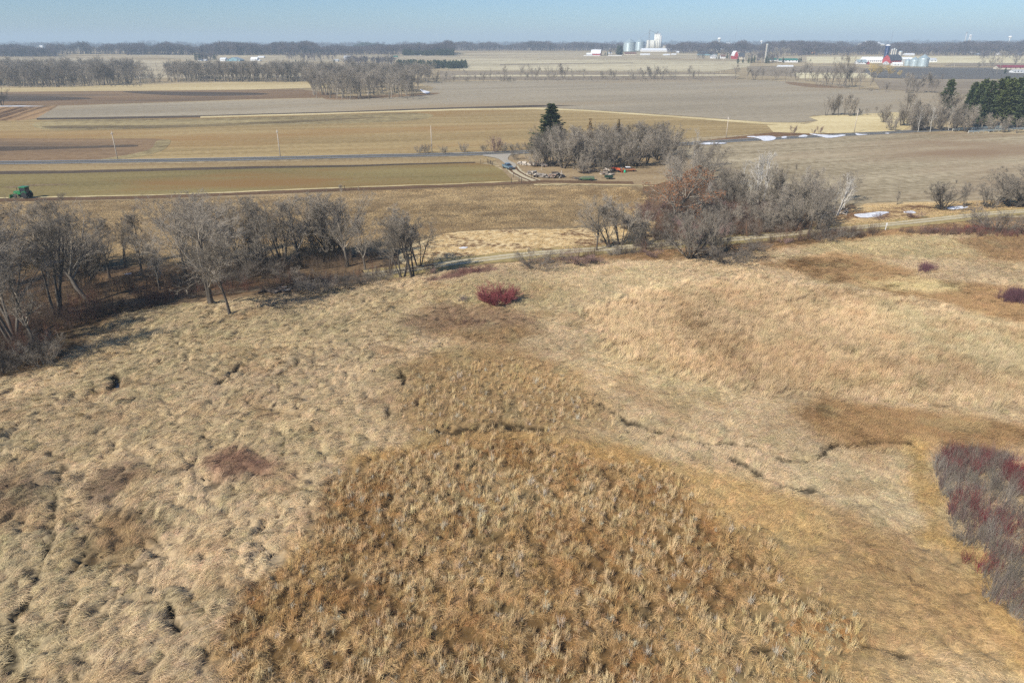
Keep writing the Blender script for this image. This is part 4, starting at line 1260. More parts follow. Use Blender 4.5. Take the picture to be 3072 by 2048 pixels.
# lighter trees for the far rows: thicker twigs, fewer of them
fsg = (6, 4, 3, 2)
reg('far1', 12, bare_tree(121, 12, 1, 0, 0.25, (14, 0.5), (0.5, 1.1), (11, 8), 0.22, 0.030, rnd_(0.56), sides=3, segs=fsg), M_bark, M_bark)
reg('far2', 12, bare_tree(122, 12, 2, 0.2, 0.3, (11, 0.5), (0.4, 1.0), (10, 8), 0.24, 0.030, rnd_(0.56), sides=3, segs=fsg), M_bark_dark, M_bark)
reg('far3', 12, bare_tree(123, 12, 1, 0, 0.35, (15, 0.4), (0.35, 0.8), (10, 7), 0.18, 0.028, lambda f: 0.42 * (1.25 - 0.7 * f), sides=3, segs=fsg), M_bark_tan, M_bark)
reg('far4', 12, bare_tree(124, 12, 6, 0.6, 0.2, (7, 0.4), (0.4, 0.9), (9, 6), 0.26, 0.030, lambda f: 0.42 * (1.25 - 0.7 * f), sides=3, segs=fsg), M_bark_dark, M_bark_dark)
reg('farwillow', 12, bare_tree(125, 12, 3, 0.4, 0.3, (10, 0.4), (0.5, 1.2), (9, 5), 0.3, 0.035, rnd_(0.60), sides=3, segs=fsg, drop=0.12), M_bark, M_will)
reg('farbush', 4, bare_tree(126, 4, 12, 0.9, 0.1, (7, 0.4), (0.3, 0.8), (6,), 0.08, 0.022, lambda f: 0.4 * (1.2 - 0.6 * f), sides=3, segs=(4, 3, 2)), M_bark_dark, M_bark)

def conifer(seed, H, R0, lev, per, quads, qs, droop, taper=1.0, base=0.06, irr=0.15):
    r = np.random.default_rng(seed)
    P = walk(r, np.array([[0, 0, -0.3]]), np.array([[0, 0, 1.0]]), np.array([H]), 8, 0.01, 0.02)
    tr = tubes(P, (0.02 * H * (1 - 0.93 * np.linspace(0, 1, 9)))[None, :], 7)
    br, Q = [], []
    for k in range(lev):
        z = H * (base + (0.985 - base) * (k + r.uniform(0, 0.6)) / lev)
        f = z / H
        rr = R0 * (1 - f) ** taper * (1 + irr * r.normal())
        rr = max(rr, 0.12)
        a = r.uniform(0, 6.28) + np.arange(per) * 2 * PI / per + r.normal(0, 0.25, per)
        L = rr * r.uniform(0.65, 1.12, per)
        d = np.stack([np.cos(a), np.sin(a), 0.25 - droop * (1 - f) + r.normal(0, 0.08, per)], 1)
        Pb = walk(r, np.tile([0, 0, z], (per, 1)), d, L, 4, 0.05, 0.05)
        br.append(tubes(Pb, np.maximum(0.012 * L, 0.012)[:, None] * np.linspace(1.6, 0.5, 5)[None, :], 3))
        nq = max(4, int(quads * (rr / R0) + 3))
        t = r.uniform(0.12, 1.0, (per, nq)) ** 0.8
        x = t * 4; i = np.minimum(x.astype(int), 3); tt = (x - i)[..., None]
        ii = np.arange(per)[:, None]
        p = Pb[ii, i] * (1 - tt) + Pb[ii, i + 1] * tt
        dd = Pb[ii, i + 1] - Pb[ii, i]; dd /= np.linalg.norm(dd, axis=2, keepdims=True) + 1e-9
        s1 = qs * r.uniform(0.6, 1.3, (per, nq, 1))
        side = np.cross(dd, [0, 0, 1.0]) * r.choice([-1, 1], (per, nq, 1))
        u_ = dd * 0.7 + side * r.uniform(0.2, 1.0, (per, nq, 1)) + r.normal(0, 0.2, (per, nq, 3)); u_[..., 2] -= 0.25 * r.random((per, nq))
        u_ /= np.linalg.norm(u_, axis=2, keepdims=True)
        w_ = np.cross(u_, r.normal(0, 1, (per, nq, 3)) + np.array([0, 0, 1.5])); w_ /= np.linalg.norm(w_, axis=2, keepdims=True) + 1e-9
        p = p.reshape(-1, 3); u_ = u_.reshape(-1, 3) * s1.reshape(-1, 1); w_ = w_.reshape(-1, 3) * s1.reshape(-1, 1) * 0.28
        Q.append(np.stack([p - w_ * 0.5, p + u_ * 0.5 - w_, p + u_ * 1.2, p + u_ * 0.5 + w_], 1).reshape(-1, 3))
    Qv = np.concatenate(Q)
    fol = (Qv, np.arange(len(Qv)).reshape(-1, 4))
    return tr, joinvf(br), fol
def regc(key, H, c, m1, m2):
    PROTO[key] = (H, [('trunk', nm_mesh(key + '_trunk', c[0], m1, True)), ('branches', nm_mesh(key + '_branches', c[1], m1)), ('crown', nm_mesh(key + '_needles', c[2], m2))])
regc('spruce', 18, conifer(201, 18, 6.2, 44, 10, 44, 0.62, 0.35, 0.85, 0.04, 0.16), M_bark_dark, M_needle)
regc('spruce2', 18, conifer(202, 18, 3.0, 34, 7, 22, 0.55, 0.3, 0.7, 0.1, 0.3), M_bark_dark, M_cedar)
regc('pine', 20, conifer(203, 20, 4.6, 30, 8, 40, 0.8, -0.1, 0.5, 0.15, 0.28), M_bark, M_pine)
regc('pine2', 20, conifer(204, 20, 4.2, 34, 8, 40, 0.7, 0.1, 0.55, 0.08, 0.22), M_bark_dark, M_needle)
regc('farconifer', 14, conifer(205, 14, 3.0, 14, 6, 14, 1.1, 0.1, 0.7, 0.05, 0.2), M_bark_dark, M_needle)

ORD = ['first', 'second', 'third', 'fourth', 'fifth', 'sixth', 'seventh', 'eighth', 'ninth', 'tenth', 'eleventh', 'twelfth', 'thirteenth', 'fourteenth',
       'fifteenth', 'sixteenth', 'seventeenth', 'eighteenth', 'nineteenth', 'twentieth']
for _t in ('twenty', 'thirty', 'forty', 'fifty', 'sixty'):
    if _t != 'twenty': ORD.append(_t[:-1] + 'ieth')
    ORD += [_t + '-' + o_ for o_ in ORD[:9]]

def plant(key, name, x, y, z, h, label, cat, group=None, rz=None, wide=1.0, single=False):
    H, parts = PROTO[key]
    s = h / H
    rz = random.uniform(0, 6.28) if rz is None else rz
    root = empty(name, (x, y, z), rz, label, cat, group)
    root.scale = (s * wide, s * wide, s)
    for nm, me_ in parts:
        if single and nm == 'branches': continue
        c_ = mobj(nm, me_, root)
        if nm in ('branches', 'leaves'): c_['kind'] = 'stuff'
    return root

def tree_px(key, name, u, v, vtop=None, h=None, label='', cat='tree', group=None, rz=None, wide=1.0):
    x, y, z = G(u, v)
    if y < 170 and below_trail(np.array([x]), np.array([y]), 4)[0]:
        z = float(marsh_z(np.array([x]), np.array([y]))[0]) - 0.05
    if h is None: h = HT(vtop, y, z)
    if y < 320 and 'spruce' not in key and 'pine' not in key: wide *= {'round1': 1.45, 'round2': 1.45, 'dogwood': 1.1, 'birch1': 1.2, 'birch2': 1.2, 'upright': 1.35, 'leaning': 1.35}.get(key, 1.3)
    return plant(key, name, x, y, z, h, label, cat, group, rz, wide)

# ---- the belt of trees on the left, along the trail
T = tree_px
T('round2', 'bare_tree', 645, 925, 575, label='big round bare tree with wide twiggy crown behind the small marsh-edge tree', wide=1.0)
T('round1', 'bare_tree', 692, 962, 700, label='small bare tree standing alone in the straw at the marsh edge, shadow to its right', wide=0.95)
T('leaning', 'bare_tree', 282, 912, 600, label='bare tree with a thick dark trunk leaning left over the shaded brush', wide=1.0, rz=0.1)
T('vase1', 'bare_tree', 168, 948, 590, label='tall dark bare tree left of the leaning trunk', wide=0.9)
T('vase2', 'bare_tree', 52, 1040, 640, label='many-stemmed bare tree near the left edge of the photo', wide=0.85)
T('vase1', 'bare_tree', 8, 1120, 740, label='slim bare tree nearest the lower end of the left tree belt', wide=0.8)
T('round1', 'bare_tree', -70, 1010, 600, label='bare tree cut off by the left edge of the photo', wide=1.0)
T('round2', 'bare_tree', 35, 860, 575, label='bare tree behind the left belt below the green tractor', wide=0.9)
T('upright', 'bare_tree', 330, 835, 650, label='thin bare sapling in the gap right of the leaning tree', wide=0.9)
T('vase1', 'bare_tree', 372, 800, 660, label='small bare tree in the gap beside the melting snow', wide=0.8)
T('upright', 'bare_tree', 250, 800, 640, label='small bare tree behind the leaning tree', wide=0.9)
T('round1', 'bare_tree', 560, 835, 580, label='bare tree at the back left of the big round tree', wide=0.9)
T('round2', 'bare_tree', 720, 800, 572, label='dark bare tree just right of the big round tree', wide=0.85)
T('vase1', 'bare_tree', 640, 790, 575, label='bare tree behind the big round crown', wide=0.8)
T('vase2', 'bare_tree', 845, 805, 580, label='clump of tall bare stems with dark vines at their feet', wide=0.8)
T('upright', 'bare_tree', 900, 800, 585, label='bare tree with a pale trunk at the right of the tall clump', wide=1.0)
T('vase1', 'bare_tree', 800, 790, 590, label='thin dark bare tree at the left of the tall clump', wide=0.7)
T('upright', 'bare_tree', 1042, 800, 590, label='single straight bare tree between the tall clump and the three-trunk group', wide=1.05)
T('vase2', 'bare_tree', 1208, 842, 632, label='group of thin trunks sharing one crown at the bend of the trail', wide=0.8)
T('vase1', 'bare_tree', 1243, 846, 618, label='tall bare tree with forked trunks casting shade over the gravel trail', wide=0.95)
T('vase1', 'bare_tree', 1170, 820, 640, label='bare tree just left of the trunks at the trail bend', wide=0.7)
T('upright', 'bare_tree', 480, 870, 720, label='young bare tree under the left edge of the big round crown', wide=0.9)
T('upright', 'bare_tree', 110, 1060, 800, label='thin bare tree behind the shrub at the lower left', wide=0.9)
for (u, v, vt, k, w, lb) in ((140, 1120, 1010, 'shrub1', 0.9, 'pale many-stemmed shrub at the marsh edge on the far left'),
                             (60, 1110, 1000, 'shrub2', 1.0, 'dark shrub left of the pale many-stemmed one'),
                             (10, 1140, 1060, 'shrub2', 1.0, 'low dark shrub in the left corner of the belt'),
                             (955, 892, 822, 'shrub2', 1.25, 'wide dark thicket shrub between marsh and trail, centre left'),
                             (920, 880, 840, 'shrub1', 1.1, 'grey shrub at the left of the wide dark thicket'),
                             (1025, 880, 830, 'shrub2', 1.2, 'dark shrub right of the wide thicket'),
                             (1090, 862, 812, 'shrub2', 1.3, 'dark shrub left of the trunks at the trail bend'),
                             (1140, 850, 808, 'shrub2', 1.3, 'dark shrub touching the trunks at the trail bend'),
                             (1290, 832, 800, 'shrubred', 1.2, 'low reddish shrub right of the trunks at the trail bend'),
                             (955, 780, 700, 'shrub2', 0.9, 'narrow dark vine-covered bush behind the straight tree'),
                             (1000, 762, 722, 'shrub2', 1.3, 'dark bush right of the vine-covered bush'),
                             (770, 830, 760, 'shrub2', 1.3, 'dark bush at the foot of the tall clump'),
                             (700, 850, 790, 'shrub2', 1.3, 'dark bush behind the small marsh-edge tree'),
                             (590, 862, 810, 'shrub2', 1.3, 'dark bush under the big round tree'),
                             (215, 800, 735, 'shrub2', 1.3, 'dark bush below the green tractor'),
                             (110, 800, 720, 'shrub2', 1.4, 'wide dark bush in the left belt under bare crowns'),
                             (20, 800, 730, 'shrub2', 1.4, 'dark bush at the left edge under bare crowns'),
                             (440, 790, 755, 'shrub2', 1.3, 'low dark bush beside the ditch in the gap of the belt'),
                             (860, 845, 800, 'shrub1', 1.2, 'grey bush in front of the tall clump'),
                             (1614, 815, 754, 'shrub2', 1.5, 'round grey shrub alone between marsh and trail'),
                             (1725, 802, 752, 'shrubred', 2.0, 'reddish brown shrub right of the round grey one'),
                             (1790, 800, 768, 'shrubred', 1.5, 'low reddish shrub beside the trail, left of the willows')):
    T(k, 'shrub', u, v, vt, label=lb, cat='shrub', wide=w)

# ---- trees around the trail in the centre and on the right
T('round2', 'bare_tree', 1830, 745, 585, label='twisted bare tree beside the trail in front of the stubble', wide=1.0)
T('vase2', 'bare_tree', 1862, 735, 578, label='bare tree with a tan crown right of the twisted tree', wide=0.85)
T('upright', 'bare_tree', 1790, 752, 610, label='thin bare tree left of the twisted tree beside the trail', wide=0.9)
T('willow', 'bare_tree', 1905, 740, 665, label='low spreading willow right of the tan crowned tree', wide=0.75)
T('oak', 'oak_tree', 2003, 678, 500, label='oak holding rust orange leaves on its lower branches', wide=1.05, rz=1.0)
T('round1', 'bare_tree', 2020, 640, 470, label='bare tree behind the rust leaved oak', wide=0.9)
T('willow2', 'willow', 2070, 790, 610, label='large spreading bare willow at the marsh edge beside the trail', cat='tree', wide=0.68, rz=0.4)
T('willow', 'willow', 2150, 786, 650, label='second bare willow right of the large one at the marsh edge', cat='tree', wide=0.7)
T('shrub2', 'shrub', 2180, 795, 720, label='dark sprawling bush at the right foot of the willows', cat='shrub', wide=1.6)
T('round1', 'bare_tree', 2132, 562, 440, label='bare tree with mossy yellow trunk in front of the grey field', wide=0.95)
T('round2', 'bare_tree', 2085, 575, 455, label='bare tree left of the mossy trunk', wide=0.9)
T('vase1', 'bare_tree', 2015, 555, 465, label='grey bushy tree at the east corner of the farmyard', wide=0.8)
T('willow', 'bare_tree', 2160, 620, 500, label='bushy bare tree left of the birches', wide=0.8)
for i, (u, v, vt, k, w, lb) in enumerate(((2219, 612, 475, 'birch1', 0.9, 'slim white birch, leftmost of the birches'),
                                     (2276, 628, 447, 'birch2', 0.85, 'tall white birch clump with three stems'),
                                     (2292, 606, 455, 'birch1', 1.0, 'tall white birch beside the three-stem clump'),
                                     (2255, 640, 500, 'birch1', 0.9, 'white birch in front of the three-stem clump'),
                                     (2411, 585, 495, 'birch1', 0.9, 'small white birch behind the brush, right of the tall birches'),
                                     (2532, 625, 515, 'birch1', 0.9, 'white birch standing at the corner of the ploughed field'),
                                     (2500, 640, 540, 'birch1', 0.8, 'thin white birch left of the leaning one'))):
    T(k, 'birch_tree', u, v, vt, label=lb, wide=w)
b_ = T('birch2', 'birch_tree', 2512, 648, 528, label='white birch leaning right at the corner of the ploughed field', wide=0.7)
b_.rotation_euler = (0, 0.35, 0)
for (u, v, vt, k, w, lb) in ((2340, 660, 490, 'willow', 0.7, 'bare bushy tree behind the trail right of the birches'),
                             (2385, 690, 560, 'willow2', 0.8, 'reddish bushy tree behind the trail post'),
                             (2290, 690, 600, 'willow2', 0.9, 'low dark bushy tree below the birches'),
                             (2420, 728, 560, 'round1', 0.9, 'bare tree with tan trunk between trail and marsh on the right'),
                             (2445, 690, 560, 'vase1', 0.8, 'bare tree behind the tan trunk'),
                             (2530, 602, 505, 'round2', 0.8, 'dark bare tree among the field corner birches'),
                             (2160, 680, 600, 'willow2', 0.9, 'reddish brush tree in the hollow right of the willows'),
                             (2100, 640, 560, 'willow', 0.9, 'brush tree behind the willows'),
                             (2827, 630, 540, 'willow', 1.15, 'small bushy tree at the edge of the ploughed field on the right'),
                             (2893, 624, 545, 'vase1', 0.9, 'thin dark tree right of the small bushy tree by the field'),
                             (2965, 624, 530, 'willow', 1.0, 'slim tree left of the tall tree near the right edge'),
                             (3036, 620, 500, 'willow', 1.2, 'tallest bare tree near the right edge by the ploughed field'),
                             (3085, 620, 515, 'willow2', 1.2, 'bare tree cut by the right edge of the photo'),
                             (2690, 615, 572, 'upright', 0.8, 'little bare sapling at the near edge of the ploughed field')):
    T(k, 'bare_tree', u, v, vt, label=lb, wide=w)
for (u, v, vt, k, w, lb) in ((2985, 700, 618, 'shrub2', 1.1, 'large round dark shrub beside the trail on the right'),
                             (2890, 702, 672, 'shrubred', 1.6, 'reddish shrub left of the large round dark one'),
                             (2780, 705, 678, 'shrubred', 1.7, 'low reddish shrub on the marsh side of the trail, right'),
                             (2470, 735, 690, 'shrub2', 1.4, 'dark shrub right of the tan trunk at the marsh edge'),
                             (2540, 726, 686, 'shrub1', 1.5, 'grey shrub on the marsh edge left of the snow'),
                             (2350, 742, 712, 'shrubred', 1.6, 'low brown shrub left of the tan trunk'),
                             (2270, 760, 722, 'shrub2', 1.6, 'low dark shrub right of the willows'),
                             (2640, 660, 640, 'shrubred', 1.5, 'low brown shrub between the snow and the trail'),
                             (2740, 652, 632, 'shrubred', 1.8, 'low brown bramble right of the long snow patch'),
                             (2220, 700, 640, 'shrub2', 1.2, 'dark shrub in the hollow under the birches'),
                             (2330, 695, 650, 'shrub2', 1.2, 'dark shrub beside the trail under the birches'),
                             (2030, 730, 672, 'shrub2', 1.4, 'dark shrub behind the large willow'),
                             (1950, 745, 700, 'shrub2', 1.4, 'dark shrub by the trail left of the large willow'),
                             (1880, 770, 735, 'shrub2', 1.4, 'dark shrub on the near side of the trail'),
                             (1955, 782, 745, 'shrubred', 1.5, 'reddish shrub on the near side of the trail left of the willow'),
                             (3060, 900, 862, 'shrub2', 1.2, 'dark shrub in the marsh at the right edge')):
    T(k, 'shrub', u, v, vt, label=lb, cat='shrub', wide=w)
T('dogwood', 'dogwood_shrub', 1490, 924, h=2.9, label='bright red dogwood shrub alone in the straw at the centre', cat='shrub', wide=1.5)
T('dogwood', 'dogwood_shrub', 1518, 916, h=2.3, label='lower right part of the red dogwood clump at the centre', cat='shrub', wide=1.1)
T('dogwood', 'dogwood_shrub', 1464, 921, h=2.1, label='lower left part of the red dogwood clump at the centre', cat='shrub', wide=1.0)

# ---- background fill of the belts, behind the trees named above
fl = random.Random(21)
fb = [(fl.uniform(-60, 1260), 0) for _ in range(22)]
fb = sorted((u, np.interp(u, [-60, 0, 300, 600, 900, 1260], [900, 880, 840, 815, 790, 785]) + fl.uniform(-25, 25)) for u, _ in fb)
for i, (u, v) in enumerate(fb):
    T(['vase1', 'willow', 'upright', 'vase2', 'round1', 'willow'][i % 6], 'bare_tree', u, v, v - fl.uniform(110, 215), label='%s bare tree from the left in the back rank of the left belt' % ORD[i],
      group='back rank of the left tree belt', wide=0.85)
fr_ = sorted([(fl.uniform(1990, 2230), fl.uniform(560, 700)) for _ in range(14)] + [(fl.uniform(2230, 2500), fl.uniform(625, 700)) for _ in range(16)] + [(fl.uniform(2020, 2130), fl.uniform(500, 560)) for _ in range(6)])
fr_ = [q_ for q_ in fr_ if not (1950 < q_[0] < 2090 and q_[1] > 590)]
for i, (u, v) in enumerate(fr_):
    T(['willow', 'vase1', 'willow2', 'birch1', 'upright', 'vase2'][i % 6], 'birch_tree' if i % 6 == 3 else 'bare_tree', u, v, v - fl.uniform(70, 140), label='%s leafless tree from the left between the oak and the ploughed field' % ORD[i],
      group='leafless trees of the central thicket', wide=0.8)
for i, (u, v, vt) in enumerate(((1700, 790, 762), (1840, 775, 740), (2100, 730, 660), (2120, 700, 640), (2060, 690, 620), (2240, 670, 600), (1925, 700, 640), (1905, 690, 640), (1950, 660, 600))):
    T(['shrub2', 'shrub1', 'shrubred'][i % 3], 'shrub', u, v, vt, label='%s dark bush from the left around the oak and willows' % ORD[sorted([1700, 1840, 2100, 2120, 2060, 2240, 1925, 1905, 1950]).index(u)], cat='shrub', group='bushes around the oak', wide=1.4)

# ---- the grove round the farmyard
T('spruce', 'spruce_tree', 1652, 456, 308, label='tall dark green spruce at the left end of the farmyard grove', cat='spruce', wide=1.5)
T('spruce2', 'spruce_tree', 1766, 480, 355, label='bronze topped conifer rising from the middle of the grove, left one', cat='spruce', wide=0.9)
T('spruce2', 'spruce_tree', 1850, 480, 357, label='bronze topped conifer rising from the grove, right one', cat='spruce', wide=0.8)
T('pine2', 'spruce_tree', 1815, 492, 430, label='low dark evergreen inside the grove behind the junk', cat='spruce', wide=1.3)
T('pine2', 'spruce_tree', 1975, 455, 408, label='small dark evergreen at the right end of the grove', cat='spruce', wide=1.3)
grove = [(1600, 476, 430), (1625, 492, 405), (1655, 500, 385), (1660, 478, 380), (1690, 505, 388), (1695, 482, 372), (1722, 508, 400), (1725, 484, 375),
         (1750, 512, 420), (1752, 486, 372), (1782, 512, 415), (1785, 488, 376), (1815, 508, 410), (1820, 484, 378), (1842, 505, 400), (1850, 480, 380),
         (1875, 502, 395), (1880, 478, 374), (1905, 498, 390), (1912, 474, 372), (1940, 494, 395), (1950, 470, 365), (1975, 480, 372), (1990, 496, 400),
         (2005, 474, 368), (1600, 500, 448), (1745, 520, 470), (1808, 520, 472), (1640, 470, 400), (1710, 470, 372), (1765, 472, 372), (1800, 470, 372), (1835, 468, 374), (1865, 466, 374), (1895, 465, 370), (1930, 462, 368), (1960, 460, 372)]
grove.sort()
for i, (u, v, vt) in enumerate(grove):
    T(['willow', 'vase2', 'willow', 'round1', 'willow2', 'vase1'][i % 6] if vt < 440 else 'willow2', 'bare_tree', u, v, vt,
      label='%s grey bare tree from the left in the farmyard grove' % ORD[i], group='bare trees of the farmyard grove', wide=random.uniform(0.75, 0.95))
for i, (u, v, vt, k) in enumerate(((1256, 461, 436, 'shrub1'), (1278, 461, 430, 'shrub1'), (1332, 462, 436, 'shrub1'), (1392, 458, 428, 'shrub1'), (1452, 456, 432, 'shrub1'),
                                (1485, 456, 405, 'shrubred'), (1512, 456, 425, 'shrub1'), (1540, 454, 428, 'shrub1'), (1562, 452, 428, 'shrub1'), (1584, 451, 425, 'shrub1'))):
    T(k, 'shrub', u, v, vt, label='%s bush from the left in the row beyond the road, left of the spruce' % ORD[i], cat='shrub', group='bushes along the road', wide=0.75)
for i, (u, v, vt) in enumerate(((2378, 402, 374), (2440, 402, 385), (2458, 400, 376))):
    T('shrubred', 'shrub', u, v, vt, label='%s dark bush from the left among the roadside snow' % ORD[i], cat='shrub', wide=0.7)
T('shrub1', 'shrub', 1546, 480, 448, label='thin bare bush at the mouth of the gravel driveway', cat='shrub', wide=0.6)
T('willow', 'bare_tree', 8, 318, 262, label='dark bare tree at the left edge beyond the ridged field')

# ---- clump in the pale grass, wood and pines on the right
cl = [(2478, 348, 292), (2498, 346, 284), (2515, 348, 280), (2532, 346, 278), (2550, 349, 282), (2564, 347, 290)]
for i, (u, v, vt) in enumerate(cl):
    T(['vase2', 'willow', 'vase1'][i % 3], 'bare_tree', u, v, vt, label='%s bare tree from the left in the small clump on the grey field' % ORD[i], group='bare trees of the field clump', wide=0.8)
rw = []
rr_ = random.Random(5)
for i in range(50):
    u = 2635 + (2905 - 2635) * rr_.random() + (18 if i % 3 else 0)
    v = rr_.choice([396, 392, 386, 378, 368, 355, 345])
    rw.append((u, v, v - rr_.uniform(52, 85) * (0.55 if u < 2700 else 1.0)))
rw += [(2580, 345, 325), (2600, 346, 322), (2625, 346, 320), (2650, 350, 318), (2970, 396, 340), (3010, 398, 345), (3050, 400, 350), (3080, 402, 345), (2930, 392, 350)]
rw.sort()
for i, (u, v, vt) in enumerate(rw):
    T(['willow', 'vase2', 'round1', 'willow2', 'birch1', 'vase1', 'willow'][i % 7], 'birch_tree' if i % 7 == 4 else 'bare_tree', u, v, vt,
      label='%s bare tree from the left in the wood beside the road bridge' % ORD[i], group='bare trees of the wood by the bridge', wide=0.85)
pn = [(2832, 345, 237), (2895, 372, 262), (2915, 380, 250), (2945, 385, 240), (2972, 378, 236), (3000, 385, 234), (3025, 378, 232), (3050, 388, 236), (3072, 380, 230),
      (3095, 384, 236), (2930, 360, 236), (2990, 355, 228), (3045, 352, 226), (3090, 350, 230), (2905, 350, 246)]
pn.sort()
for i, (u, v, vt) in enumerate(pn):
    T(['pine', 'pine2'][i % 2], 'pine_tree', u, v, vt, label='%s tall evergreen from the left in the pine stand at the right edge' % ORD[i], cat='pine', group='pines at the right edge', wide=0.95)

# ---- rows of trees beyond the fields (each a tree of its own)
def row(key_list, name, spots, lab, group, cat='tree', wide=(0.8, 1.05)):
    spots = sorted(spots)
    for i, (u, v, vt) in enumerate(spots):
        T(key_list[i % len(key_list)], name, u, v, vt, label=lab % ORD[i], group=group, cat=cat, wide=random.uniform(*wide))
r5 = random.Random(12)
row(['far1', 'far2', 'far1', 'far4'], 'bare_tree', [(950 + 300 * (i / 27.0) + r5.uniform(-5, 5), 284 - 20 * abs(i / 13.5 - 1) ** 2 * (1 if i < 14 else 0.6) - r5.uniform(0, 18), 214 + r5.uniform(-6, 14)) for i in range(28)],
    '%s bare tree from the left in the island of trees amid the grey field', 'bare trees of the field island')
row(['far3', 'far1', 'far3', 'far2'], 'bare_tree', [(508 + (930 - 508) * (i / 45.0) + r5.uniform(-4, 4), 248 - r5.uniform(0, 5), 190 + r5.uniform(-6, 10)) for i in range(46)],
    '%s tree from the left in the straight wood edge beyond the tan field', 'trees of the straight wood edge')
row(['far1', 'far2', 'far4', 'far3'], 'bare_tree', [(30 + (425 - 30) * (i / 37.0) + r5.uniform(-4, 4), 264 - r5.uniform(0, 5) - 14 * (i / 37.0) ** 2, 204 + r5.uniform(-14, 16)) for i in range(38)],
    '%s tree from the left along the front of the wood on the far left', 'trees of the far left wood front')
row(['far3', 'farbush'], 'bare_tree', [(440, 250, 215), (455, 250, 230), (470, 248, 192), (482, 248, 222), (462, 250, 236)], '%s slender tree from the left in the gap between the two woods', 'trees in the gap between woods')
hedge = [(1262, 243, 205), (1288, 243, 212), (1305, 244, 206), (1340, 244, 214), (1362, 245, 220), (1380, 245, 224), (1400, 245, 220), (1425, 245, 218), (1450, 245, 212), (1472, 245, 216), (1508, 244, 210),
         (1514, 238, 196), (1530, 243, 226), (1562, 241, 200), (1566, 210, 191), (1584, 243, 218), (1602, 240, 192), (1612, 241, 220), (1655, 241, 196), (1680, 242, 188), (1690, 238, 192), (1715, 243, 220), (1738, 217, 206),
         (1752, 217, 205), (1750, 243, 224), (1775, 242, 226), (1812, 239, 210), (1828, 240, 206), (1842, 240, 208), (1870, 240, 226), (1900, 239, 206), (1918, 238, 202), (1930, 238, 210), (1945, 238, 196), (1958, 237, 194),
         (1972, 237, 198), (1985, 237, 199), (1996, 238, 204), (2018, 238, 212), (2070, 237, 196), (2080, 237, 210), (2095, 237, 206), (2110, 237, 224), (2160, 236, 226)]
row(['far4', 'far1', 'farbush', 'far2'], 'bare_tree', hedge, '%s tree from the left in the broken hedgerow beyond the big grey field', 'trees of the broken hedgerow')
rr2 = [(2206, 238, 192), (2240, 240, 198), (2262, 241, 200), (2285, 241, 204), (2312, 242, 198), (2330, 240, 206), (2355, 243, 202), (2372, 243, 206), (2390, 242, 196), (2415, 243, 188), (2428, 243, 178), (2440, 245, 204),
       (2452, 246, 198), (2468, 252, 204), (2480, 254, 200), (2495, 256, 202), (2510, 258, 198), (2524, 260, 186), (2534, 262, 164), (2545, 262, 200), (2560, 262, 206), (2578, 270, 204), (2608, 271, 206), (2658, 275, 246),
       (2715, 280, 216), (2730, 280, 218), (2745, 280, 220), (2772, 278, 216), (2785, 278, 214), (2798, 279, 222)]
row(['far2', 'far1', 'far4'], 'bare_tree', rr2, '%s tree from the left in the row below the distant farm on the right', 'trees of the row below the farm')
row(['farbush'], 'shrub', [(2455, 258, 240), (2475, 260, 242), (2495, 262, 244), (2520, 265, 246), (2540, 266, 248), (2612, 274, 262), (1270, 247, 236), (1350, 247, 236), (1520, 244, 234), (1545, 243, 233), (1880, 240, 230), (1230, 275, 255), (1246, 278, 258)],
    '%s dark bush from the left at the foot of the far tree rows', 'bushes at the foot of the far tree rows', 'shrub', (1.0, 1.4))
row(['farwillow'], 'willow', [(2608, 232, 188), (2628, 234, 192), (2665, 234, 192), (2700, 232, 210)], '%s golden willow from the left below the blue silo', 'golden willows')
row(['far1', 'far2'], 'bare_tree', [(2950, 208, 176), (2972, 212, 170), (2985, 206, 168), (3000, 214, 172), (3040, 205, 166), (3058, 206, 172), (2930, 214, 186), (2990, 222, 196), (2580, 196, 178), (2500, 190, 168), (2525, 190, 164)],
    '%s bare tree from the left around the farmsteads on the far right', 'trees around the far right farmsteads')
far_con = [(2157, 179, 166), (2181, 177, 159), (2213, 192, 172), (2228, 190, 176), (2245, 190, 172), (2254, 190, 170), (2262, 188, 166), (2298, 191, 168), (2305, 190, 172), (2348, 188, 172), (2396, 188, 174), (2402, 186, 172), (2432, 184, 177),
           (3014, 222, 202), (1822, 168, 153), (1815, 168, 157), (588, 182, 158), (600, 182, 160), (645, 181, 160), (560, 184, 176), (888, 190, 178), (896, 190, 181), (902, 190, 182), (966, 194, 182), (1003, 192, 178), (2150, 178, 168)]
row(['farconifer'], 'spruce_tree', far_con, '%s small evergreen from the left near the distant farmhouses', 'evergreens near distant farmhouses', 'spruce', (0.9, 1.2))

# ---- woods on the horizon: too many trees to count, one object per wood
FAR = bpy.data.collections.new('far_tree_kinds')
def simple_far(name, key, mats=None):
    H, parts = PROTO[key]
    for i, (nm, me_) in enumerate(parts): pass
    vs, fs, mi, off = [], [], [], 0
    me2 = bpy.data.meshes.new(name)
    bm = bmesh.new()
    for i, (nm, me_) in enumerate(parts):
        k0 = len(bm.faces)
        bm.from_mesh(me_)
        bm.faces.ensure_lookup_table()
        for f in bm.faces[k0:]: f.material_index = i
    bm.to_mesh(me2); bm.free()
    for nm, me_ in parts: me2.materials.append(me_.materials[0])
    FAR.objects.link(bpy.data.objects.new(name, me2))
M_mass = bark_mat('bark_haze_tinted', (0.075, 0.066, 0.07), (0.12, 0.10, 0.105))  # bark with some purple of the distant haze put into its colour
reg('mass1', 12, bare_tree(131, 12, 1, 0, 0.25, (13, 0.5), (0.5, 1.1), (8,), 0.3, 0.09, rnd_(0.60), sides=3, segs=(4, 3, 2)), M_mass, M_mass)
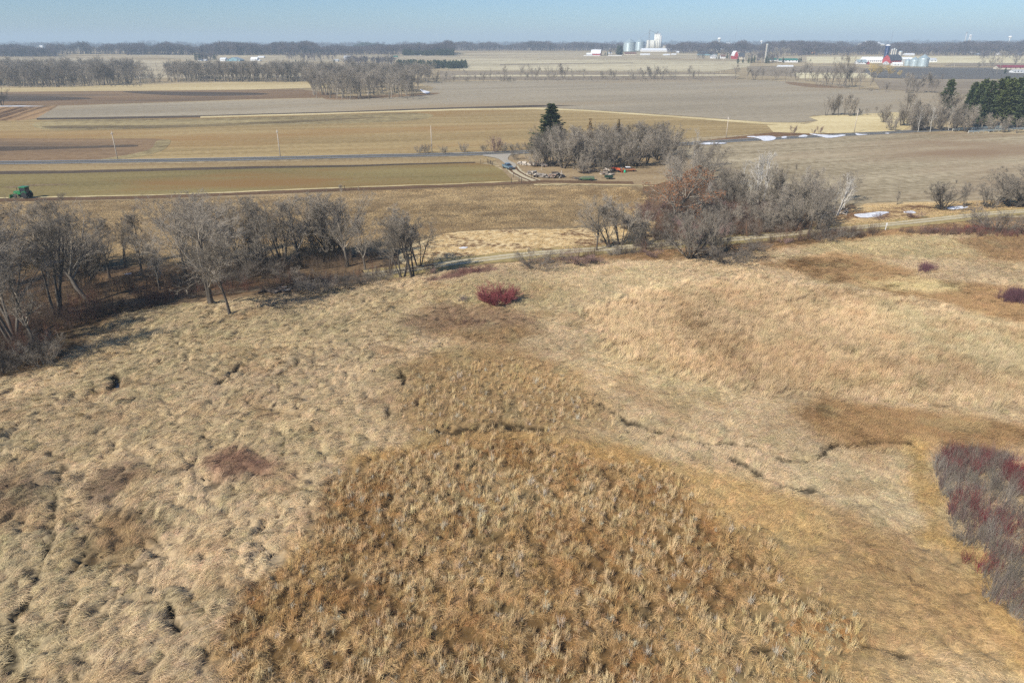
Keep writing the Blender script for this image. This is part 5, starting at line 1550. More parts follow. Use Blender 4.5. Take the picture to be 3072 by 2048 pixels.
reg('mass2', 12, bare_tree(132, 12, 2, 0.3, 0.25, (11, 0.5), (0.5, 1.1), (8,), 0.3, 0.09, rnd_(0.60), sides=3, segs=(4, 3, 2)), M_mass, M_mass)
simple_far('a_kind', 'mass1'); simple_far('b_kind', 'mass2'); simple_far('c_kind', 'farconifer'); simple_far('d_kind', 'far1'); simple_far('e_kind', 'far3')
GN_FAR = gn_tree(FAR)
def wood(spec, label, picks, hgt, name='wood'):
    """spec: list of (u0, u1, y0, y1, count)"""
    PP, HH = [], []
    for (u0, u1, y0, y1, n) in spec:
        for _ in range(n):
            y = y0 + (y1 - y0) * RNG.random()
            u = RNG.uniform(u0, u1)
            x, z = GY(u, y)
            kk = (0.55 + 0.85 * float(vnoise(np.array([u / 42.0]), np.array([y / 500.0]), 5)[0])) if y > 1700 else 1.0
            PP.append((x, y, z)); HH.append(RNG.uniform(*hgt) * kk)
    n = len(PP); s = np.array(HH) / 12.0
    w = s * RNG.uniform(0.9, 1.4, n)
    scatter(name, PP, np.stack([np.zeros(n), np.zeros(n), RNG.uniform(0, 6.28, n)], 1), np.stack([w, w, s], 1), RNG.choice(picks, n), None, GN_FAR, label, 'wood')
def YV(v): return G(1536, v)[1]
wood([(-60, 425, 765, 1000, 420), (-60, 150, 740, 790, 60)], 'grey leafless wood filling the far left behind its front row', [3, 4], (15, 22))
wood([(505, 935, 835, 950, 330), (920, 1300, 800, 900, 160)], 'grey leafless wood behind the straight wood edge', [3, 4], (14, 20))
wood([(940, 1240, 560, 740, 130)], 'bare trees filling the inside of the field island', [3, 4], (13, 19))
wood([(-80, 175, YV(171), YV(164), 420)], 'dark purple wood on the far left horizon', [0, 1], (14, 19))
wood([(-100, 2300, 3300, 3900, 1500), (2300, 3200, 3300, 4200, 900)], 'band of leafless woods closing the view', [0, 1], (13, 20))
wood([(-100, 3200, 4400, 7600, 5200)], 'farthest blue woods on the horizon', [0, 1], (18, 30))
wood([(380, 560, YV(166), YV(162), 160), (560, 1060, YV(167), YV(158), 900), (1060, 1360, YV(166), YV(158), 500), (1360, 1870, 2300, 2800, 900), (2000, 2500, YV(161), YV(150), 1500), (2380, 3200, YV(167), YV(150), 3200), (150, 480, YV(164), YV(160), 200)],
     'purple grey woods behind the far fields', [0, 1], (15, 22))
wood([(1060, 1260, 3000, 3150, 120), (360, 480, 3600, 3900, 60), (0, 300, 4600, 5200, 160), (1852, 1866, YV(166), YV(162), 8)], 'dark conifer plantations on the horizon', [2], (14, 19))
wood([(1210, 1360, YV(168), YV(164), 170)], 'dark conifer plantation behind the overpass', [2], (8, 11))
wood([(1225, 1400, YV(207), YV(196), 260), (1190, 1250, YV(202), YV(194), 60)], 'green pine plantation beyond the wood', [2], (6.5, 9), 'pine_plantation')
wood([(590, 650, YV(182), YV(178), 40), (2230, 2330, YV(192), YV(172), 60), (1830, 1866, YV(166), YV(163), 10), (1030, 1180, YV(198), YV(190), 90), (860, 1010, YV(186), YV(176), 40), (2090, 2200, YV(178), YV(170), 24), (2280, 2420, YV(172), YV(166), 40), (2940, 3100, YV(182), YV(170), 40)],
     'farmstead trees scattered in the far fields', [0, 1, 3], (9, 14))
wood([(1300, 2160, 820, 860, 90), (1280, 2200, YV(232), YV(214), 60), (-60, 430, 720, 735, 60), (500, 930, 815, 822, 70)], 'low scrub along the far hedgerow', [3], (2.0, 4.5), 'scrub')

# ================================================================= built things
class MB:
    """collects simple solids into one mesh"""
    def __init__(s): s.v, s.f = [], []
    def add(s, V, F):
        o = len(s.v); s.v += [tuple(p) for p in V]; s.f += [tuple(i + o for i in f) for f in F]; return s
    def box(s, x0, x1, y0, y1, z0, z1):
        V = [(x, y, z) for z in (z0, z1) for y in (y0, y1) for x in (x0, x1)]
        return s.add(V, [(0, 2, 3, 1), (4, 5, 7, 6), (0, 1, 5, 4), (2, 6, 7, 3), (0, 4, 6, 2), (1, 3, 7, 5)])
    def cyl(s, c, r, h, n=20, axis='z', r2=None, cap=True):
        r2 = r if r2 is None else r2
        def P(a, rr, t):
            x, y = math.cos(a) * rr, math.sin(a) * rr
            if axis == 'z': return (c[0] + x, c[1] + y, c[2] + t)
            if axis == 'x': return (c[0] + t, c[1] + x, c[2] + y)
            return (c[0] + x, c[1] + t, c[2] + y)
        V = [P(2 * PI * i / n, r, 0) for i in range(n)] + [P(2 * PI * i / n, r2, h) for i in range(n)]
        F = [(i, (i + 1) % n, n + (i + 1) % n, n + i) for i in range(n)]
        if cap: F += [tuple(range(n))[::-1], tuple(range(n, 2 * n))]
        return s.add(V, F)
    def lathe(s, c, prof, n=24):
        V, F = [], []
        for r, z in prof:
            V += [(c[0] + math.cos(2 * PI * i / n) * r, c[1] + math.sin(2 * PI * i / n) * r, c[2] + z) for i in range(n)]
        for k in range(len(prof) - 1):
            F += [(k * n + i, k * n + (i + 1) % n, (k + 1) * n + (i + 1) % n, (k + 1) * n + i) for i in range(n)]
        F += [tuple(range(n))[::-1], tuple(range((len(prof) - 1) * n, len(prof) * n))]
        return s.add(V, F)
    def prism(s, prof, a0, a1, axis='x'):
        """profile polygon (p, z) extruded along an axis from a0 to a1"""
        n = len(prof)
        V = [((a, p, z) if axis == 'x' else (p, a, z)) for a in (a0, a1) for p, z in prof]
        F = [(i, (i + 1) % n, n + (i + 1) % n, n + i) for i in range(n)] + [tuple(range(n))[::-1], tuple(range(n, 2 * n))]
        return s.add(V, F)
    def bar(s, a, b, r, n=5):
        a, b = Vector(a), Vector(b); d = (b - a).normalized()
        u = d.cross(Vector((0, 0, 1)) if abs(d.z) < 0.9 else Vector((1, 0, 0))).normalized(); w = d.cross(u)
        V = [tuple(p + u * math.cos(2 * PI * i / n) * r + w * math.sin(2 * PI * i / n) * r) for p in (a, b) for i in range(n)]
        F = [(i, (i + 1) % n, n + (i + 1) % n, n + i) for i in range(n)] + [tuple(range(n))[::-1], tuple(range(n, 2 * n))]
        return s.add(V, F)
    def mesh(s, name, mat, bev=0.0, sm=False):
        me = bpy.data.meshes.new(name)
        me.from_pydata(s.v, [], s.f); me.update()
        bm = bmesh.new(); bm.from_mesh(me)
        bmesh.ops.recalc_face_normals(bm, faces=bm.faces[:])
        if bev: bmesh.ops.bevel(bm, geom=bm.edges[:], offset=bev, segments=2, affect='EDGES', profile=0.6, clamp_overlap=True)
        if sm:
            for f in bm.faces: f.smooth = len(f.verts) <= 4
        bm.to_mesh(me); bm.free()
        me.materials.append(mat)
        return me
    def obj(s, name, mat, parent, bev=0.0, sm=False, loc=None, rot=None):
        return mobj(name, s.mesh(name, mat, bev, sm), parent, loc, rot)

def corr_mat(name, col, rough=0.45, metal=0.6, rib=3.0, horiz=True):
    """galvanised or painted ribbed sheet"""
    m = bpy.data.materials.new(name)
    nt, b = nodes_of(m)
    b.inputs['Metallic'].default_value = metal; b.inputs['Roughness'].default_value = rough
    tc = nt.nodes.new('ShaderNodeTexCoord')
    wv = nt.nodes.new('ShaderNodeTexWave'); wv.inputs['Scale'].default_value = rib; wv.inputs['Distortion'].default_value = 0.3
    wv.bands_direction = 'Z' if horiz else 'X'
    nt.links.new(tc.outputs['Object'], wv.inputs['Vector'])
    nz = nt.nodes.new('ShaderNodeTexNoise'); nz.inputs['Scale'].default_value = 0.6
    nt.links.new(tc.outputs['Object'], nz.inputs['Vector'])
    cr = nt.nodes.new('ShaderNodeValToRGB')
    cr.color_ramp.elements[0].position = 0.3; cr.color_ramp.elements[1].position = 0.75
    cr.color_ramp.elements[0].color = tuple(c * 0.82 for c in col[:3]) + (1,); cr.color_ramp.elements[1].color = tuple(min(1, c * 1.1) for c in col[:3]) + (1,)
    mx = nt.nodes.new('ShaderNodeMath'); mx.operation = 'ADD'
    h_ = nt.nodes.new('ShaderNodeMath'); h_.operation = 'MULTIPLY'; h_.inputs[1].default_value = 0.25
    nt.links.new(wv.outputs['Fac'], h_.inputs[0]); nt.links.new(h_.outputs[0], mx.inputs[0]); nt.links.new(nz.outputs['Fac'], mx.inputs[1])
    nt.links.new(mx.outputs[0], cr.inputs[0]); nt.links.new(cr.outputs[0], b.inputs['Base Color'])
    return m

M_galv = corr_mat('galvanised_steel', (0.38, 0.45, 0.46), 0.42, 0.25, 1.2)
M_galvr = corr_mat('galvanised_roof', (0.34, 0.42, 0.44), 0.5, 0.3, 1.2, False)
M_blue = corr_mat('navy_enamel', (0.012, 0.03, 0.10), 0.3, 0.1, 0.8)
M_conc = pmat('silo_concrete', (0.50, 0.47, 0.41), 0.9, 0, 0.14, 0.5)
M_concp = pmat('pale_concrete', (0.66, 0.65, 0.58), 0.9, 0, 0.12, 0.3)
M_wht = pmat('white_painted_wood', (0.72, 0.72, 0.70), 0.7, 0, 0.06, 0.5)
M_whtroof = corr_mat('white_metal_roof', (0.78, 0.80, 0.80), 0.5, 0.1, 1.0, False)
M_red = pmat('barn_red', (0.36, 0.045, 0.05), 0.8, 0, 0.15, 0.6)
M_dred = pmat('dark_red_metal', (0.20, 0.03, 0.045), 0.7, 0, 0.12, 0.4)
M_roofd = pmat('dark_shingles', (0.055, 0.06, 0.072), 0.9, 0, 0.2, 0.8)
M_roofb = pmat('brown_shingles', (0.16, 0.09, 0.07), 0.9, 0, 0.2, 0.8)
M_green = pmat('green_metal_roof', (0.03, 0.15, 0.11), 0.6, 0, 0.1, 0.5)
M_teal = pmat('teal_siding', (0.22, 0.36, 0.40), 0.7, 0, 0.1, 0.3)
M_beige = pmat('beige_siding', (0.56, 0.50, 0.38), 0.8, 0, 0.08, 0.4)
M_grey = pmat('grey_siding', (0.42, 0.43, 0.43), 0.8, 0, 0.08, 0.4)
M_glass = pmat('window_glass', (0.025, 0.03, 0.04), 0.12, 0, 0.1, 1, 0.6)
M_door = pmat('door_paint', (0.25, 0.22, 0.19), 0.7)
M_steel = pmat('tower_steel', (0.30, 0.32, 0.33), 0.5, 0.4, 0.1, 1)
M_wood = pmat('weathered_pole_wood', (0.46, 0.40, 0.32), 0.9, 0, 0.2, 2.5)
M_post = pmat('old_fence_wood', (0.07, 0.055, 0.045), 0.95, 0, 0.3, 4)
M_ins = pmat('porcelain', (0.5, 0.5, 0.5), 0.3)
M_black = pmat('rubber_black', (0.02, 0.02, 0.02), 0.8)
M_chrome = pmat('bright_metal', (0.6, 0.6, 0.6), 0.25, 0.9)

def mpp(y, z=0.0): return (y * _ct + (CAM_H - z) * _st) / FPX       # metres per photo point at distance y

def gable(name, u0, u1, vb, wall_v, ridge_v, depth, wm, rm, label, cat='building', face='side', windows=0, door=None, group=None, gamb=False, rz=0.0, y=None, front='window', over=0.4):
    """a building from photo column u0 to u1, standing at photo row vb; walls up to wall_v, ridge at ridge_v.
    face 'side': the long wall and the roof slope look at us; 'end': the gable looks at us"""
    uc = (u0 + u1) / 2
    if y is None: x, y, z = G(uc, vb)
    else: x, z = GY(uc, y)
    W = (u1 - u0) * mpp(y, z)
    hw = max(1.5, HT(wall_v, y, z)); hr = max(hw + 0.8, HT(ridge_v, y, z))
    r = empty(name, (x, y + depth / 2, z), rz, label, cat, group)
    sx, sy = (W, depth)
    # local: ridge along x when face == side, along y when face == end
    ax = 'x' if face == 'side' else 'y'
    span = sy if face == 'side' else sx
    ln = sx if face == 'side' else sy
    if gamb:
        q = span / 2; zk = hw + (hr - hw) * 0.62
        prof = [(-q, 0), (q, 0), (q, hw), (q * 0.62, zk), (0, hr), (-q * 0.62, zk), (-q, hw)]
        rp = [(-q - over, hw - 0.25), (-q * 0.62 - 0.2, zk + 0.25), (0, hr + 0.35), (q * 0.62 + 0.2, zk + 0.25), (q + over, hw - 0.25), (q + over - 0.25, hw - 0.35), (q * 0.62 - 0.1, zk + 0.03), (0, hr + 0.05), (-q * 0.62 + 0.1, zk + 0.03), (-q - over + 0.25, hw - 0.35)]
    else:
        q = span / 2
        prof = [(-q, 0), (q, 0), (q, hw), (0, hr), (-q, hw)]
        sl = (hr - hw) / q
        rp = [(-q - over, hw - sl * over + 0.1), (0, hr + 0.35), (q + over, hw - sl * over + 0.1), (q + over, hw - sl * over - 0.12), (0, hr + 0.05), (-q - over, hw - sl * over - 0.12)]
    MB().prism(prof, -ln / 2, ln / 2, ax).obj('walls', wm, r)
    MB().prism(rp, -ln / 2 - over, ln / 2 + over, ax).obj('roof', rm, r)
    fy = -sy / 2
    if windows:
        wsz = min(1.6, sx / windows * 0.4)
        w0 = MB().box(-wsz / 2, wsz / 2, -0.05, 0.12, 0, wsz * 1.1).mesh('window', M_glass)
        for k in range(windows):
            mobj('window', w0, r, (-sx / 2 + sx * (k + 0.5) / windows, fy, hw * 0.45))
    if door:
        MB().box(-door / 2, door / 2, -0.08, 0.1, 0, min(hw * 0.85, door * 1.1)).obj('door', M_door if door < 3 else M_wht, r, loc=(sx * 0.22 if windows else 0, fy, 0))
    return r

def bin_(u0, u1, vb, eave_v, peak_v, label, group=None, y=None, cap=True, wm=None):
    uc = (u0 + u1) / 2
    if y is None: x, y, z = G(uc, vb)
    else: x, z = GY(uc, y)
    R_ = (u1 - u0) * mpp(y, z) / 2
    he, hp = HT(eave_v, y, z), HT(peak_v, y, z)
    r = empty('grain_bin', (x, y + R_, z), 0, label, 'grain bin', group)
    prof = [(R_, 0)]
    nr = 9
    for k in range(1, nr):
        zz = he * k / nr
        prof += [(R_, zz - 0.12), (R_ * 1.008, zz), (R_, zz + 0.12)]
    prof += [(R_, he)]
    MB().lathe((0, 0, 0), prof, 40).obj('bin_wall', wm or M_galv, r, sm=True)
    MB().lathe((0, 0, 0), [(R_ * 1.03, he - 0.1), (R_ * 1.03, he + 0.1), (R_ * 0.09, hp), (R_ * 0.09, hp + 0.5), (0.05, hp + 0.6)], 40).obj('roof', M_galvr, r)
    MB().box(-0.6, 0.6, -R_ - 0.15, -R_ + 0.1, 0.3, 2.4).obj('door', M_grey, r)
    l = MB(); l.bar((0.9, -R_ - 0.3, 0), (0.9, -R_ - 0.3, he), 0.06); l.bar((1.4, -R_ - 0.3, 0), (1.4, -R_ - 0.3, he), 0.06)
    for k in range(int(he / 0.9)): l.bar((0.9, -R_ - 0.3, 0.5 + 0.9 * k), (1.4, -R_ - 0.3, 0.5 + 0.9 * k), 0.04, 4)
    l.obj('ladder', M_steel, r)
    return r

def silo(u0, u1, vb, top_v, wm, label, y=None, dome=None, group=None):
    uc = (u0 + u1) / 2
    if y is None: x, y, z = G(uc, vb)
    else: x, z = GY(uc, y)
    R_ = (u1 - u0) * mpp(y, z) / 2
    h = HT(top_v, y, z)
    r = empty('silo', (x, y + R_, z), 0, label, 'silo', group)
    prof = [(R_, 0)]
    for k in range(1, 12):
        zz = (h - R_ * 0.5) * k / 12
        prof += [(R_, zz - 0.06), (R_ * 1.015, zz), (R_, zz + 0.06)]
    prof += [(R_, h - R_ * 0.5)]
    MB().lathe((0, 0, 0), prof, 28).obj('silo_wall', wm, r, sm=True)
    MB().lathe((0, 0, 0), [(R_ * 1.02, h - R_ * 0.5)] + [(R_ * math.cos(a), h - R_ * 0.5 + R_ * 0.5 * math.sin(a)) for a in np.linspace(0.1, 1.5, 7)], 28).obj('dome', dome or M_galvr, r, sm=True)
    MB().box(-0.5, 0.5, -R_ - 0.5, -R_ + 0.2, 0, h - R_ * 0.6).obj('chute', M_steel if wm is not M_blue else M_blue, r)
    return r

# ---- grain elevator on the horizon
bin_(1872, 1908, 157, 128, 117, 'largest galvanised grain bin, left of the pair beside the grain elevator', 'bins at the elevator')
bin_(1906, 1935, 155, 126, 117, 'grain bin partly hidden behind the largest one at the elevator', 'bins at the elevator', y=G(1906, 156)[1] + 70)
def elevator():
    x, z = GY(1962, 2300)
    r = empty('grain_elevator', (x, 2300, z), 0, 'tall pale concrete grain elevator with clustered silos standing above the white shed', 'grain elevator')
    k = mpp(2300, z); hb = HT(121, 2300, z); ht = HT(104, 2300, z)
    x0 = (1941 - 1962) * k
    MB().box(x0, (1961 - 1962) * k, 0, 18, 0, hb).obj('storage_block', M_concp, r)
    for i in range(6):
        MB().cyl((x0 + (i + 0.5) * 20 * k / 6, 0, 0), 1.7, hb - 0.5, 12).obj('storage_tube', M_concp, r, sm=True)
    for i in range(4):
        MB().cyl(((1964 + i * 5.5 - 1962) * k, 4, 0), 3.3, ht - (3 if i == 3 else 0), 18).obj('silo_tube', M_concp if i < 3 else M_grey, r, sm=True)
    MB().box((1963 - 1962) * k, (1980 - 1962) * k, 6, 16, ht, ht + 3).obj('headhouse', M_grey, r)
    MB().box((1969 - 1962) * k, (1972 - 1962) * k, 6, 10, ht + 3, ht + 9).obj('headhouse', M_steel, r)
    # leg tower
    t = MB(); tx = (1944 - 1962) * k; hh = HT(90, 2300, z)
    for a in (-1.3, 1.3):
        for b_ in (-1.3, 1.3):
            t.bar((tx + a, -3 + b_, 0), (tx + a, -3 + b_, hh), 0.22)
    for q in range(14):
        z0, z1 = hh * q / 14, hh * (q + 1) / 14
        t.bar((tx - 1.3, -4.3, z0), (tx + 1.3, -4.3, z1), 0.14); t.bar((tx + 1.3, -4.3, z0), (tx - 1.3, -4.3, z1), 0.14); t.bar((tx - 1.3, -4.3, z1), (tx + 1.3, -4.3, z1), 0.14)
    t.obj('leg_tower', M_steel, r)
    MB().bar((tx, -3, hh * 0.97), ((1966 - 1962) * k, 4, ht + 4), 0.4).bar((tx, -3, hh * 0.9), ((1915 - 1962) * k, 0, HT(117, 2300, z)), 0.35).obj('spout', M_steel, r)
elevator()
gable('shed', 1926, 2030, 157, 151.5, 146, 30, M_wht, M_whtroof, 'very long low white shed in front of the grain elevator', windows=0, y=2080)
gable('shed', 1922, 1950, 167, 164, 162, 10, M_wht, M_whtroof, 'short bright white shed below the long white shed', y=1760)
gable('barn', 1776, 1804, 168, 161, 150, 22, M_red, M_whtroof, 'red barn with a white gambrel roof left of the big grain bins', 'barn', gamb=True, windows=4, rz=-0.25)
gable('shed', 1760, 1776, 168, 164, 160, 10, M_grey, M_whtroof, 'small grey shed left of the white-roofed red barn')
gable('house', 1874, 1909, 166, 162, 157, 12, M_beige, M_roofb, 'house with a wide reddish brown roof below the grain bins', 'house', windows=5)
gable('house', 1822, 1836, 163, 160, 157.5, 10, M_wht, M_grey, 'small white house behind the dark evergreens right of the barn', 'house', windows=3)
for i, (a, b) in enumerate(((1750, 1800), (1822, 1864))):
    x0, y0, z0 = G(a, 168.5); x1, y1, z1 = G(b, 168.5)
    f = empty('board_fence', (x0, y0 - 8, z0), 0, '%s white board fence in front of the distant red barn' % ('left' if i == 0 else 'right'), 'fence')
    MB().box(0, x1 - x0, -0.05, 0.05, 0.3, 1.6).obj('board', M_wht, f)
    for k in range(8): MB().box(-0.1, 0.1, -0.1, 0.1, 0, 1.8).obj('post', M_wht, f, loc=((x1 - x0) * k / 7, 0, 0))
for i, (u, v) in enumerate(((1996, 166.5), (2015, 165.5), (1990, 167))):
    gable('shed', u, u + 14, v, v - 2, v - 3.5, 8, M_wht, M_whtroof, '%s little white shed right of the elevator, by the far road' % ORD[i], group='little white sheds')
gable('machine_shed', 2100, 2152, 167, 162, 155, 25, M_teal, M_roofd, 'long machine shed with a dark blue roof left of the gambrel barn', 'shed', windows=0)
gable('house', 2134, 2153, 176, 170, 164, 12, M_wht, M_grey, 'white gabled house right below the dark blue roofed shed', 'house', 'end', windows=3)
gable('house', 2162, 2176, 176, 170, 165, 12, M_wht, M_roofb, 'small white house between two dark evergreens', 'house', windows=3)
gable('warehouse', 2141, 2176, 157, 149, 147, 40, M_beige, M_whtroof, 'flat roofed cream warehouse under the tallest water tower', 'building', windows=7)
b = gable('barn', 2201, 2214, 178, 168, 154, 22, M_red, M_wht, 'narrow bright red gambrel barn end with white trim', 'barn', 'end', gamb=True, windows=2)
gable('shed', 2214, 2234, 178, 170, 160, 14, M_beige, M_roofd, 'barn wing with a dark roof right of the bright red gambrel end', 'barn', windows=4)
silo(2292.5, 2299, 190, 131, pmat('tan_silo_concrete', (0.36, 0.33, 0.28), 0.9, 0, 0.15, 0.5), 'tall tan concrete silo above the evergreens right of the red gambrel barn')
for i, (a, b, v, wv, rv) in enumerate(((2309, 2336, 184, 180, 175), (2336, 2362, 186, 181.5, 177), (2352, 2394, 188, 181, 176.5))):
    gable('farm_building', a, b, v, wv, rv, 14, M_wht, M_green, '%s green roofed farm building from the left below the tan silo' % ORD[i], windows=4, door=4, group='green roofed farm buildings')
gable('shed', 2335, 2380, 201.5, 199.5, 198, 8, M_wht, M_whtroof, 'long white strip of a shed behind the tree row', y=None)
gable('factory', 2388, 2472, 152, 146, 143, 40, M_teal, M_whtroof, 'long pale teal factory hall in front of the horizon woods', windows=9)
gable('hoop_barn', 2470, 2494, 161, 156, 149, 20, M_wht, M_whtroof, 'white rounded barn right of the orange sand heap', 'barn', 'end', gamb=True)
gable('school', 2584, 2652, 140, 134, 131, 40, M_beige, M_whtroof, 'long cream building on the horizon left of the blue silo', windows=10, y=3100)
gable('school', 2612, 2640, 136, 131, 127, 30, M_beige, M_whtroof, 'raised middle block behind the long cream building on the horizon', windows=5, y=3180)
x, y, z = G(2428, 161)
me = MB().lathe((0, 0, 0), [(17, 0), (13, 4), (7, 8), (2, 10), (0.3, 10.3)], 26).mesh('sand_heap', pmat('orange_sand', S(196, 140, 100)[:3], 0.95, 0, 0.15, 0.1), sm=True)
tag(mobj('sand_heap', me, None, (x, y, z)), 'cone shaped orange sand heap in front of the pale teal hall', 'sand heap')

# ---- farm with the blue silo
FY = G(2660, 190)[1]
silo(2651, 2664.5, 188, 134, M_blue, 'tall navy blue silo with a white dome beside the red barn', y=FY + 10, dome=M_wht)
for i, (a, b, v) in enumerate(((2668.5, 2674, 147), (2674.5, 2680, 145), (2680.5, 2686, 148))):
    silo(a, b, 188, v, M_conc, '%s of three slim concrete silos behind the red barn roof' % ['leftmost', 'middle', 'rightmost'][i], y=FY + 45, group='slim concrete silos')
silo(2693, 2703.5, 188, 153, M_conc, 'pink tinged concrete silo behind the right end of the red barn', y=FY + 30)
gable('barn', 2660, 2704, 189, 181, 165, 18, M_red, M_roofd, 'big red gambrel barn with a dark roof under the blue silo', 'barn', gamb=True, windows=5, rz=0.35, y=FY - 5, over=0.6)
gable('barn', 2590, 2650, 188, 181, 172, 18, M_wht, M_whtroof, 'long white roofed cattle barn left of the blue silo', 'barn', windows=10, y=FY + 12)
gable('shed', 2572, 2600, 193, 187, 180, 12, M_wht, M_galvr, 'pale metal roofed shed at the left end of the silo farm', windows=3)
gable('shed', 2598, 2608, 193, 188, 184, 8, M_red, M_wht, 'tiny red shed with a white front in the silo farm', 'shed', 'end', windows=1)
gable('shed', 2680, 2709, 198, 193, 188, 10, M_wht, M_whtroof, 'white machine shed in front of the red barn', windows=3, door=4)
gable('shed', 2708, 2738, 184, 178, 173, 14, M_grey, M_whtroof, 'white roofed shed between the barn and the grain bins', y=FY + 25)
gable('house', 2655, 2666, 194, 190, 186, 8, M_wht, M_grey, 'small white outbuilding in front of the red barn', 'shed', 'end', windows=1)
bin_(2717, 2734, 199, 183, 177, 'smallest of the three grain bins right of the red barn', 'bins at the silo farm')
bin_(2735, 2759, 201, 180, 172, 'middle sized grain bin of the three right of the red barn', 'bins at the silo farm')
bin_(2760, 2790, 202, 175, 164.5, 'largest of the three grain bins right of the red barn', 'bins at the silo farm')
gable('shed', 2790, 2810, 187, 181, 175, 12, M_wht, M_grey, 'grey shed with a dark opening right of the largest farm grain bin', windows=2)
gable('shed', 2716, 2744, 167, 163.5, 161, 14, M_wht, M_whtroof, 'low white shed standing alone beyond the pale field')
gable('barn', 2996, 3110, 209, 203, 197, 14, M_beige, M_dred, 'long low barn with a dark red roof at the right edge', 'barn', windows=8)
gable('shed', 3040, 3078, 219, 214, 210.5, 10, M_wht, M_grey, 'white building at the right edge below the red roofed barn', windows=4)

# ---- farms on the left horizon
gable('shed', 660, 676, 184.5, 178, 174.5, 14, M_wht, M_whtroof, 'bright white shed, left one of the group above the straight wood')
gable('shed', 679, 720, 184.5, 180, 173, 24, M_teal, M_galvr, 'wide grey green machine shed beside the bright white shed', 'shed', 'end', windows=3)
gable('shed', 752, 771, 184, 178.5, 172.5, 14, M_wht, M_whtroof, 'white gabled shed right of the grey green machine shed')
gable('shed', 770, 780, 184, 182, 181, 8, M_wht, M_whtroof, 'low white lean-to right of the white gabled shed')
gable('shed', 774, 792, 174, 171, 169.4, 8, M_wht, M_whtroof, 'white box shed on the rise above the white gabled shed')
gable('house', 595, 604, 184, 180, 177, 8, M_wht, M_roofd, 'white house under the dark evergreens on the left', 'house', windows=2)
gable('house', 611, 618, 184, 181, 179, 8, M_wht, M_grey, 'tiny white outbuilding right of the white house in the evergreens', 'shed')
gable('house', 1032, 1056, 180, 174, 168, 12, M_wht, M_grey, 'white farmhouse above the field island', 'house', windows=4)
gable('house', 1002, 1014, 185, 182, 179, 10, M_wht, M_grey, 'low white house left of the white farmhouse', 'house', windows=2)
gable('greenhouse', 986, 1010, 153, 149, 142, 30, M_wht, M_whtroof, 'white hall gleaming on the horizon above the field island', 'building', y=2700)
gable('house', 1180, 1192, 174, 171, 168.5, 10, M_beige, M_green, 'small green roofed house left of the overpass', 'house', windows=2)
gable('long_shed', 786, 870, 161, 159, 158, 14, M_wht, M_whtroof, 'very long thin white shed on the left horizon', 'shed', y=3200)
hs = random.Random(3)
spots = [(2905 + 165 * i / 13 + hs.uniform(-3, 3), 167 - hs.uniform(0, 12)) for i in range(14)] + [(2760, 140), (2935, 139), (2955, 137), (2030, 160), (2240, 158), (2270, 152), (2310, 148), (2330, 150), (2365, 152), (120, 139), (352, 148), (410, 163), (1270, 139), (1300, 141), (1990, 141), (2178, 134), (2790, 145), (2820, 142), (2860, 152)]
spots.sort()
for i, (u, v) in enumerate(spots):
    yy = max(G(u, max(v, 150))[1], 2300) if v < 156 else G(u, v)[1]
    if v < 146: yy = 3150
    w_ = hs.uniform(5, 11)
    k = HT(v - 4, yy, float(TZ(GY(u, yy)[0], yy)))
    wv = v - 3.2; rvv = v - 5.5
    x, z = GY(u, yy)
    hgt = max(HT(v, yy, z), 0) + 7
    r = gable('house', u, u + w_, v, v - 3, v - 5.5, 10, [M_wht, M_beige, M_wht, M_grey][i % 4], [M_roofd, M_roofb, M_whtroof, M_grey][i % 4],
              '%s small distant house from the left, among the horizon woods' % ORD[i], 'house', windows=2, group='distant houses among the woods', y=yy)

# ---- overpass with lorry
def overpass():
    x0, y0, z0 = G(1215, 181)
    y0 = 1750.0
    x, z = GY(1256, y0)
    k = mpp(y0, z)
    r = empty('overpass', (x, y0, z), 0, 'low concrete motorway bridge with a dark opening beyond the pine plantation', 'bridge')
    h = HT(172.5, y0, z)
    L2 = 38 * k
    MB().box(-L2 - 6, L2 + 6, -6, 6, h - 1.6, h).obj('deck', M_concp, r)
    MB().box(-L2 - 6, L2 + 6, -6.3, -6.0, h - 1.0, h + 1.0).obj('parapet', M_concp, r)
    for s_ in (-0.15, 0.15):
        MB().box(s_ * L2 - 0.7, s_ * L2 + 0.7, -5, 5, 0, h - 1.6).obj('pier', M_conc, r)
    for s_ in (-1, 1):
        V = [(s_ * (L2 - 6), -7, h - 1.7), (s_ * (L2 - 6), 7, h - 1.7), (s_ * (L2 - 14), -7, 0), (s_ * (L2 - 14), 7, 0), (s_ * (L2 + 110), -7, h - 0.1), (s_ * (L2 + 110), 7, h - 0.1), (s_ * (L2 + 190), -7, 0), (s_ * (L2 + 190), 7, 0), (s_ * (L2 + 60), -26, 0), (s_ * (L2 - 6), -26, 0)]
        MB().add(V, [(0, 1, 3, 2), (0, 4, 5, 1), (4, 6, 7, 5), (0, 2, 9), (0, 9, 8, 4), (4, 8, 6), (2, 3, 7, 6), (1, 5, 7, 3)]).obj('embankment', M_far1, r)
    return x, y0, z + h
bx, by, bz = overpass()
